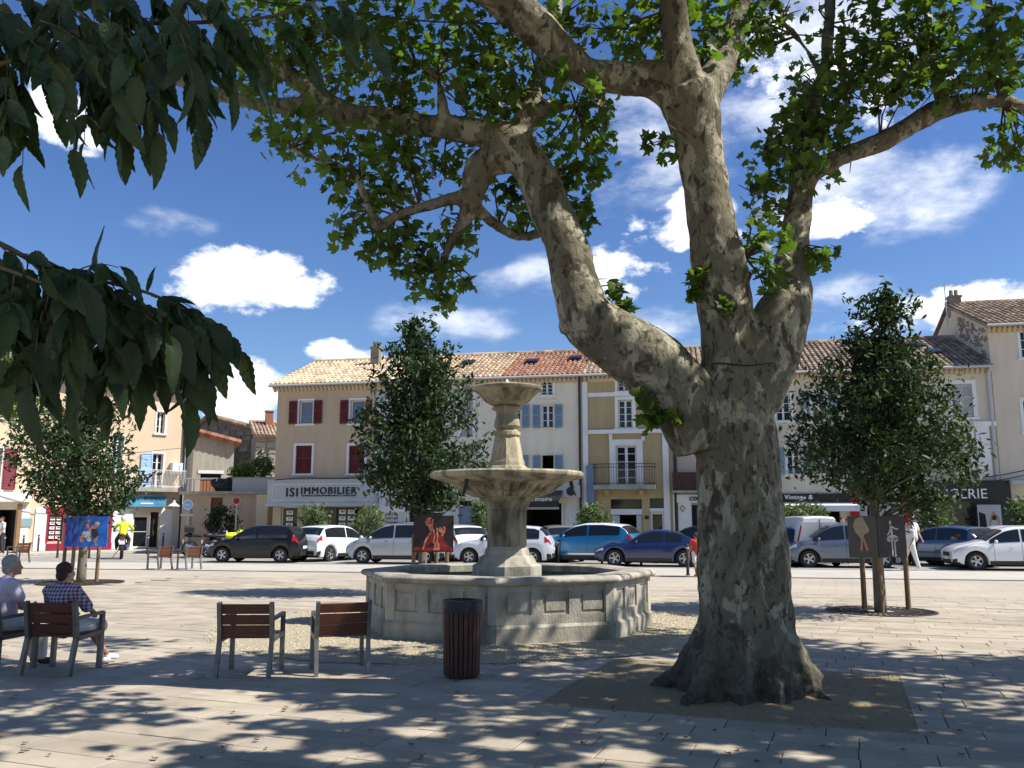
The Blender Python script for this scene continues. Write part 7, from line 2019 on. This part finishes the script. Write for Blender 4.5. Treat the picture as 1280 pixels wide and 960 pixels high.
# ------------------------------------------------------------------ overhead wires
def wire(label, pts, r_=.008):
    q = catmull(pts, 8); o = thing('overhead_wire', label, 'wire', tuple(q[0]), 0, 'wires'); mb = MB()
    mb.tube([Vector(p) - Vector(q[0]) for p in q], r_, 5); mb.build('wire', MT['black_metal'], o)
wire('thin dark wire crossing the upper right sky through the plane branches', [tuple(at(690, 34, 8.3)), tuple(at(956, 41, 8.6)), tuple(at(1100, 52, 9.0)), tuple(at(1260, 58, 9.6)), tuple(at(1480, 40, 10.5))])
wire('thin dark wire slanting down to the left under the plane boughs', [tuple(at(672, 42, 8.3)), tuple(at(603, 67, 8.6)), tuple(at(500, 84, 9.0)), tuple(at(330, 100, 9.8)), tuple(at(150, 95, 11))])
wire('thin wire at the top between the ash and plane boughs', [tuple(at(250, -20, 7)), tuple(at(320, 0, 7.2)), tuple(at(385, 9, 7.4)), tuple(at(530, 26, 7.7)), tuple(at(640, 30, 7.6))])
wire('dark cable sagging across the pale house on the left', [tuple(at(-20, 518, 40)), tuple(at(0, 525, 40.3)), tuple(at(60, 549, 41.5)), tuple(at(140, 566, 43.5)), tuple(at(228, 560, 46.3))], .02)
wire('dark cable across the ochre house from its left pilaster', [tuple(at(738, 566, 39.6)), tuple(at(760, 563, 39.3)), tuple(at(800, 575, 39)), tuple(at(838, 583, 38.8))], .018)
wire('upper of two cables crossing the tall house on the right', [tuple(at(1214, 598, 35.6)), tuple(at(1250, 594, 35)), tuple(at(1290, 586, 34))], .02)
wire('lower of two cables crossing the tall house on the right', [tuple(at(1214, 603, 35.6)), tuple(at(1250, 600, 35)), tuple(at(1290, 592, 34))], .018)
wire('dark cable run along the top of the estate agent sign', [tuple(at(344, 600, 41)), tuple(at(380, 597.5, 41)), tuple(at(430, 598, 40.7)), tuple(at(475, 594, 40.3))], .025)

# ------------------------------------------------------------------ people
def vox_body(shapes, name, mat, parent, vox, sm=2, disp=None):
    mb = MB()
    for s in shapes:
        if s[0] == 'c': mb.capsule(s[1], s[2], s[3], s[4])
        else: mb.ball(s[1], s[2], 14, 10, s[3] if len(s) > 3 else None)
    return remeshed(mb, name, mat, parent, vox, sm, disp)
def person(label, loc, rz, pose, top, bottom, hair='hair_brown', hair_style='short', vox=.012, detail=True, head_turn=0.0, shoes='cloth_white', bottom_kind='trousers', sleeves=.5, scale=1.0, group=None, holds=None):
    """pose: joints in local coordinates, facing +y"""
    t = thing('person', label, 'person', loc, rz, group); t.scale = (scale,) * 3
    J = {k: Vector(v) for k, v in pose.items()}
    hd = J['head']; rh = Matrix.Rotation(head_turn, 3, 'Z'); hr = rh
    H = lambda x, y, z: hd + hr @ Vector((x, y, z))
    S_ = []
    S_ += [('b', hd + Vector((0, 0, .01)), (.073, .092, .108), hr), ('b', H(0, .035, -.045), (.054, .058, .066), hr), ('c', H(0, .088, .005), H(0, .104, -.022), .010, .015), ('b', H(0, .082, -.085), (.024, .022, .020), hr), ('b', H(0, .088, -.052), (.022, .012, .009), hr)]
    for s in (-1, 1): S_.append(('b', H(s * .076, -.005, -.005), (.010, .019, .030), hr))
    S_ += [('c', J['neck'] + Vector((0, 0, -.05)), hd + Vector((0, -.01, -.06)), .056, .05)]
    S_ += [('c', J['chest'] + Vector((-.07, 0, .06)), J['chest'] + Vector((.07, 0, .06)), .095, .095), ('c', J['chest'], J['belly'], .13, .135), ('c', J['belly'], J['pelvis'], .135, .14), ('c', J['pelvis'] + Vector((-.07, 0, 0)), J['pelvis'] + Vector((.07, 0, 0)), .115, .115)]
    for s, n in ((-1, 'l'), (1, 'r')):
        sh, el, wr = J['sh_' + n], J['el_' + n], J['wr_' + n]; hp, kn, an, to = J['hip_' + n], J['kn_' + n], J['an_' + n], J['to_' + n]
        S_ += [('c', J['neck'] + Vector((s * .04, 0, -.03)), sh, .06, .058), ('c', sh, el, .052, .040), ('c', el, wr, .040, .027), ('c', hp, kn, .085, .058), ('c', kn, an, .056, .036), ('c', an + Vector((0, 0, -.03)), to, .036, .030)]
        fd = (wr - el).normalized()
        hv = J.get('hand_' + n); 
        if hv is not None: fd = (hv - wr).normalized()
        up = Vector((0, 0, 1)); sd_ = fd.cross(up); sd_ = sd_.normalized() if sd_.length > .2 else Vector((1, 0, 0)); nn = sd_.cross(fd)
        pc = wr + fd * .045
        S_ += [('c', wr, wr + fd * .075, .026, .034), ('c', pc + sd_ * .018, wr + fd * .08 + sd_ * .022, .017, .014), ('c', pc - sd_ * .018, wr + fd * .08 - sd_ * .022, .017, .014)]
        for q in range(4):
            o = sd_ * (.027 - .018 * q); ln = (.052, .06, .056, .044)[q]
            k0 = wr + fd * .082 + o; k1 = k0 + fd * ln * .6 - nn * .012; k2 = k1 + fd * ln * .45 - nn * .026
            S_ += [('c', k0, k1, .0092, .0085), ('c', k1, k2, .0085, .0072)]
        th0 = wr + fd * .03 + sd_ * s * -.028; th1 = th0 + fd * .03 + sd_ * s * -.022 - nn * .012; th2 = th1 + fd * .028 - nn * .012
        S_ += [('c', th0, th1, .0115, .010), ('c', th1, th2, .010, .008)]
    vox_body(S_, 'body', MT['skin'], t, vox)
    for s in (-1, 1):
        mb = MB(); mb.ball(H(s * .030, .086, .010), (.011, .007, .007), 8, 6); mb.build('eye', MT['trim'], t)
    hs = [('b', H(0, -.018, .035), (.084, .098, .100), hr), ('b', H(0, -.05, .0), (.080, .070, .088), hr)]
    if hair_style == 'fluffy': hs += [('b', H(0, -.03, .05), (.092, .10, .095), hr), ('b', H(0, -.06, -.03), (.082, .06, .07), hr), ('b', H(-.06, -.01, .03), (.03, .05, .05), hr), ('b', H(.06, -.01, .03), (.03, .05, .05), hr)]
    if hair_style == 'long': hs += [('b', H(0, -.07, -.08), (.07, .04, .11), hr)]
    if hair_style == 'bald': hs = [('b', H(0, -.05, -.01), (.078, .055, .06), hr)]
    vox_body(hs, 'hair', MT[hair], t, max(vox, .010), 1, (lambda p: .006 * noise.noise(p * 45)) if detail else None)
    E = .016
    sh_ = [('c', J['chest'] + Vector((-.07, 0, .06)), J['chest'] + Vector((.07, 0, .06)), .095 + E, .095 + E), ('c', J['chest'], J['belly'], .132 + E, .142 + E), ('c', J['belly'], J['pelvis'] + Vector((0, 0, .02)), .142 + E, .150 + E), ('c', J['neck'] + Vector((0, -.005, -.055)), J['neck'] + Vector((0, -.012, -.015)), .068 + E, .054 + E)]
    for s, n in ((-1, 'l'), (1, 'r')):
        sh, el, wr = J['sh_' + n], J['el_' + n], J['wr_' + n]
        sh_ += [('c', J['neck'] + Vector((s * .04, 0, -.04)), sh, .06 + E, .06 + E)]
        if sleeves <= 1: sh_ += [('c', sh, sh.lerp(el, sleeves), .055 + E, .058 + E)]
        else: sh_ += [('c', sh, el, .055 + E, .046 + E), ('c', el, el.lerp(wr, min(1, sleeves - 1)), .046 + E, .036 + E)]
    vox_body(sh_, 'shirt', MT[top], t, vox, 2, (lambda p: .008 * noise.noise(p * 9)) if detail else None)
    bt = []
    bt += [('c', J['pelvis'] + Vector((-.07, 0, .0)), J['pelvis'] + Vector((.07, 0, .0)), .115 + E * .7, .115 + E * .7)]
    for n in 'lr':
        hp, kn, an = J['hip_' + n], J['kn_' + n], J['an_' + n]
        if bottom_kind == 'trousers': bt += [('c', hp, kn, .088 + E, .066 + E), ('c', kn, kn.lerp(an, .9), .064 + E, .05 + E)]
        elif bottom_kind == 'skirt': bt += [('c', hp, kn, .095 + E, .082 + E)]
        else: bt += [('c', hp, hp.lerp(kn, .75), .09 + E, .08 + E)]
    if bottom_kind == 'skirt': bt += [('c', (J['hip_l'] + J['hip_r']) / 2, (J['kn_l'] + J['kn_r']) / 2, .10, .095)]
    vox_body(bt, 'trousers' if bottom_kind == 'trousers' else ('skirt' if bottom_kind == 'skirt' else 'shorts'), MT[bottom], t, vox, 2)
    for n in 'lr':
        an, to = J['an_' + n], J['to_' + n]
        vox_body([('c', an + Vector((0, 0, -.03)), to, .042, .037), ('b', an.lerp(to, .3) + Vector((0, 0, -.035)), (.038, .07, .022))], 'shoe', MT[shoes], t, vox)
    return t
def seated(lean=0.0, knee_out=.09, feet=.0, arms='lap', spread=0.0):
    p = dict(pelvis=(0, 0, .54), belly=(0, -.02 + lean * .3, .70), chest=(0, -.05 + lean * .7, .90), neck=(0, -.03 + lean, 1.07), head=(0, .01 + lean * 1.15, 1.225))
    for s, n in ((-1, 'l'), (1, 'r')):
        p['sh_' + n] = (s * .175, -.05 + lean, 1.01); p['el_' + n] = (s * .235, .07, .78); p['wr_' + n] = (s * .13, .28, .70); p['hand_' + n] = (s * .06, .36, .69)
        p['hip_' + n] = (s * .085, .02, .53); p['kn_' + n] = (s * (knee_out + spread), .44, .50); p['an_' + n] = (s * knee_out, .42 + feet, .09); p['to_' + n] = (s * (knee_out + .01), .56 + feet, .045)
    return p
def standing(step=.12, arms=.0):
    p = dict(pelvis=(0, 0, .93), belly=(0, .0, 1.08), chest=(0, -.01, 1.28), neck=(0, -.01, 1.46), head=(0, .015, 1.61))
    for s, n in ((-1, 'l'), (1, 'r')):
        p['sh_' + n] = (s * .18, -.01, 1.40); p['el_' + n] = (s * .23, -.03 - s * .06, 1.12); p['wr_' + n] = (s * .22, .06 - s * .12, .89); p['hand_' + n] = (s * .22, .08 - s * .14, .80)
        p['hip_' + n] = (s * .09, 0, .90); p['kn_' + n] = (s * .10, s * step * .6 + .04, .49); p['an_' + n] = (s * .10, s * step, .09); p['to_' + n] = (s * .11, s * step + .15, .045)
    return p
# the two women at left
p3 = s3.location; q = seated(.03, feet=-.02, spread=.03)
q['kn_r'] = (.20, .46, .50); q['an_r'] = (.22, .50, .09); q['to_r'] = (.24, .64, .045); q['kn_l'] = (.0, .46, .52); q['an_l'] = (.20, .66, .12); q['to_l'] = (.28, .76, .07)
q['el_r'] = (.29, .0, .78); q['wr_r'] = (.26, .20, .70); q['hand_r'] = (.22, .29, .67)
q['neck'] = (0.0, -.06, 1.05); q['chest'] = (0, -.09, .88); q['head'] = (.0, -.04, 1.20); q['sh_l'] = (-.18, -.09, .985); q['sh_r'] = (.18, -.08, .985)
rz3 = s3.rotation_euler.z
pp = Vector(p3) + Matrix.Rotation(rz3, 3, 'Z') @ Vector((0, -.02, .0))
person('dark haired seated woman in a purple plaid shirt seen from behind', tuple(pp), rz3, q, 'plaid', 'cloth_white', 'hair_brown', 'fluffy', .0085, True, R(-30), 'cloth_white', 'skirt', .95, .86)
q = seated(.05, feet=.05); q['el_r'] = (.22, .10, .76); q['wr_r'] = (.12, .30, .74); q['hand_r'] = (.06, .38, .74)
pw = gnd(2, 842)
wm_ = person('grey haired seated woman in a lilac shirt at the left edge', (pw.x - .20, pw.y + .28, -.01), R(-32), q, 'lilac', 'cloth_white', 'hair_grey', 'fluffy', .0085, True, R(-30), 'cloth_dark', 'trousers', .6, .90)
hb = thing('yellow_purse', 'small yellow green purse held by the grey haired woman', 'purse', tuple(wm_.matrix_basis @ Vector((.03, .37, .70))), R(-32))
mb = MB(); mb.ball((0, 0, .0), (.085, .045, .055), 12, 8); mb.tube([(-.05, 0, .05), (0, 0, .075), (.05, 0, .05)], .008, 6); remeshed(mb, 'purse', MT['leaf_bush'] if False else M('purse_green', (.42, .46, .12), ro=.6), hb, .008)
# people across the square
def gp(px, Y, z=0.0): return (at(px, 650, Y).x, Y, z)
person('man in a white shirt walking behind the blue hatchback by the red pillar', gp(1139.5, 30.6), R(200), standing(.16), 'cloth_white', 'cloth_dark', 'hair_grey', 'bald', .02, False, 0, 'cloth_dark', 'trousers', .6, 1.02)
person('slim person in pale clothes walking in front of the blue hatchback', gp(1136, 28.4), R(100), standing(.22), 'cloth_white', 'cloth_white', 'hair_brown', 'long', .02, False, 0, 'cloth_white', 'trousers', .6, .88)
person('person with dark hair standing behind the grey blue car', gp(1053, 32.5), R(170), standing(.05), 'cloth_white', 'cloth_dark', 'hair_brown', 'short', .02, False, 0, 'cloth_dark', 'trousers', .6, .98)
person('second person in white standing behind the grey blue car', gp(1059, 32.8), R(150), standing(.05), 'art_white', 'cloth_dark', 'hair_brown', 'long', .02, False, 0, 'cloth_dark', 'trousers', .6, .95)
person('woman seated at the dark doorway at the left edge', gp(3, 40.2, .1), R(180), standing(.05), 'cloth_white', 'cloth_dark', 'hair_brown', 'short', .02, False, 0, 'cloth_dark', 'trousers', .6, .95) if False else person('woman in white standing at the dark doorway at the left edge', gp(3, 40.2, .1), R(150), standing(.05), 'cloth_white', 'cloth_dark', 'hair_brown', 'short', .02, False, 0, 'cloth_dark', 'trousers', .6, .95)
ch = standing(.18)
person('small child in red top and pale shorts beside the plane trunk', gp(869, 25.4), R(10), ch, 'cloth_red', 'cloth_white', 'hair_brown', 'short', .02, False, 0, 'cloth_red', 'shorts', .6, .72)
# the rider
q = dict(pelvis=(0, 0, .93), belly=(0, .05, 1.08), chest=(0, .16, 1.26), neck=(0, .24, 1.42), head=(0, .30, 1.56))
for s, n in ((-1, 'l'), (1, 'r')):
    q['sh_' + n] = (s * .19, .22, 1.36); q['el_' + n] = (s * .36, .44, 1.18); q['wr_' + n] = (s * .36, .66, 1.08); q['hand_' + n] = (s * .33, .74, 1.05)
    q['hip_' + n] = (s * .10, .03, .92); q['kn_' + n] = (s * .24, .42, .72); q['an_' + n] = (s * .22, .16, .36); q['to_' + n] = (s * .23, .32, .33)
rd = person('motorbike rider in a yellow hi-vis vest and white helmet by the white wall', (RIDE[0] + .13, RIDE[1] - .30, .06), R(113) - PI / 2, q, 'hivis', 'cloth_dark', 'trim', 'short', .018, False, 0, 'cloth_dark', 'trousers', 1.9)
hm = MB(); hm.ball((0, .30, 1.59), (.135, .155, .15), 16, 12); hm.build('helmet', MT['cloth_white'], rd, smooth=True)
vs = MB(); vs.ball((0, .36, 1.585), (.11, .105, .06), 12, 8); vs.build('visor', MT['glass'], rd, smooth=True)
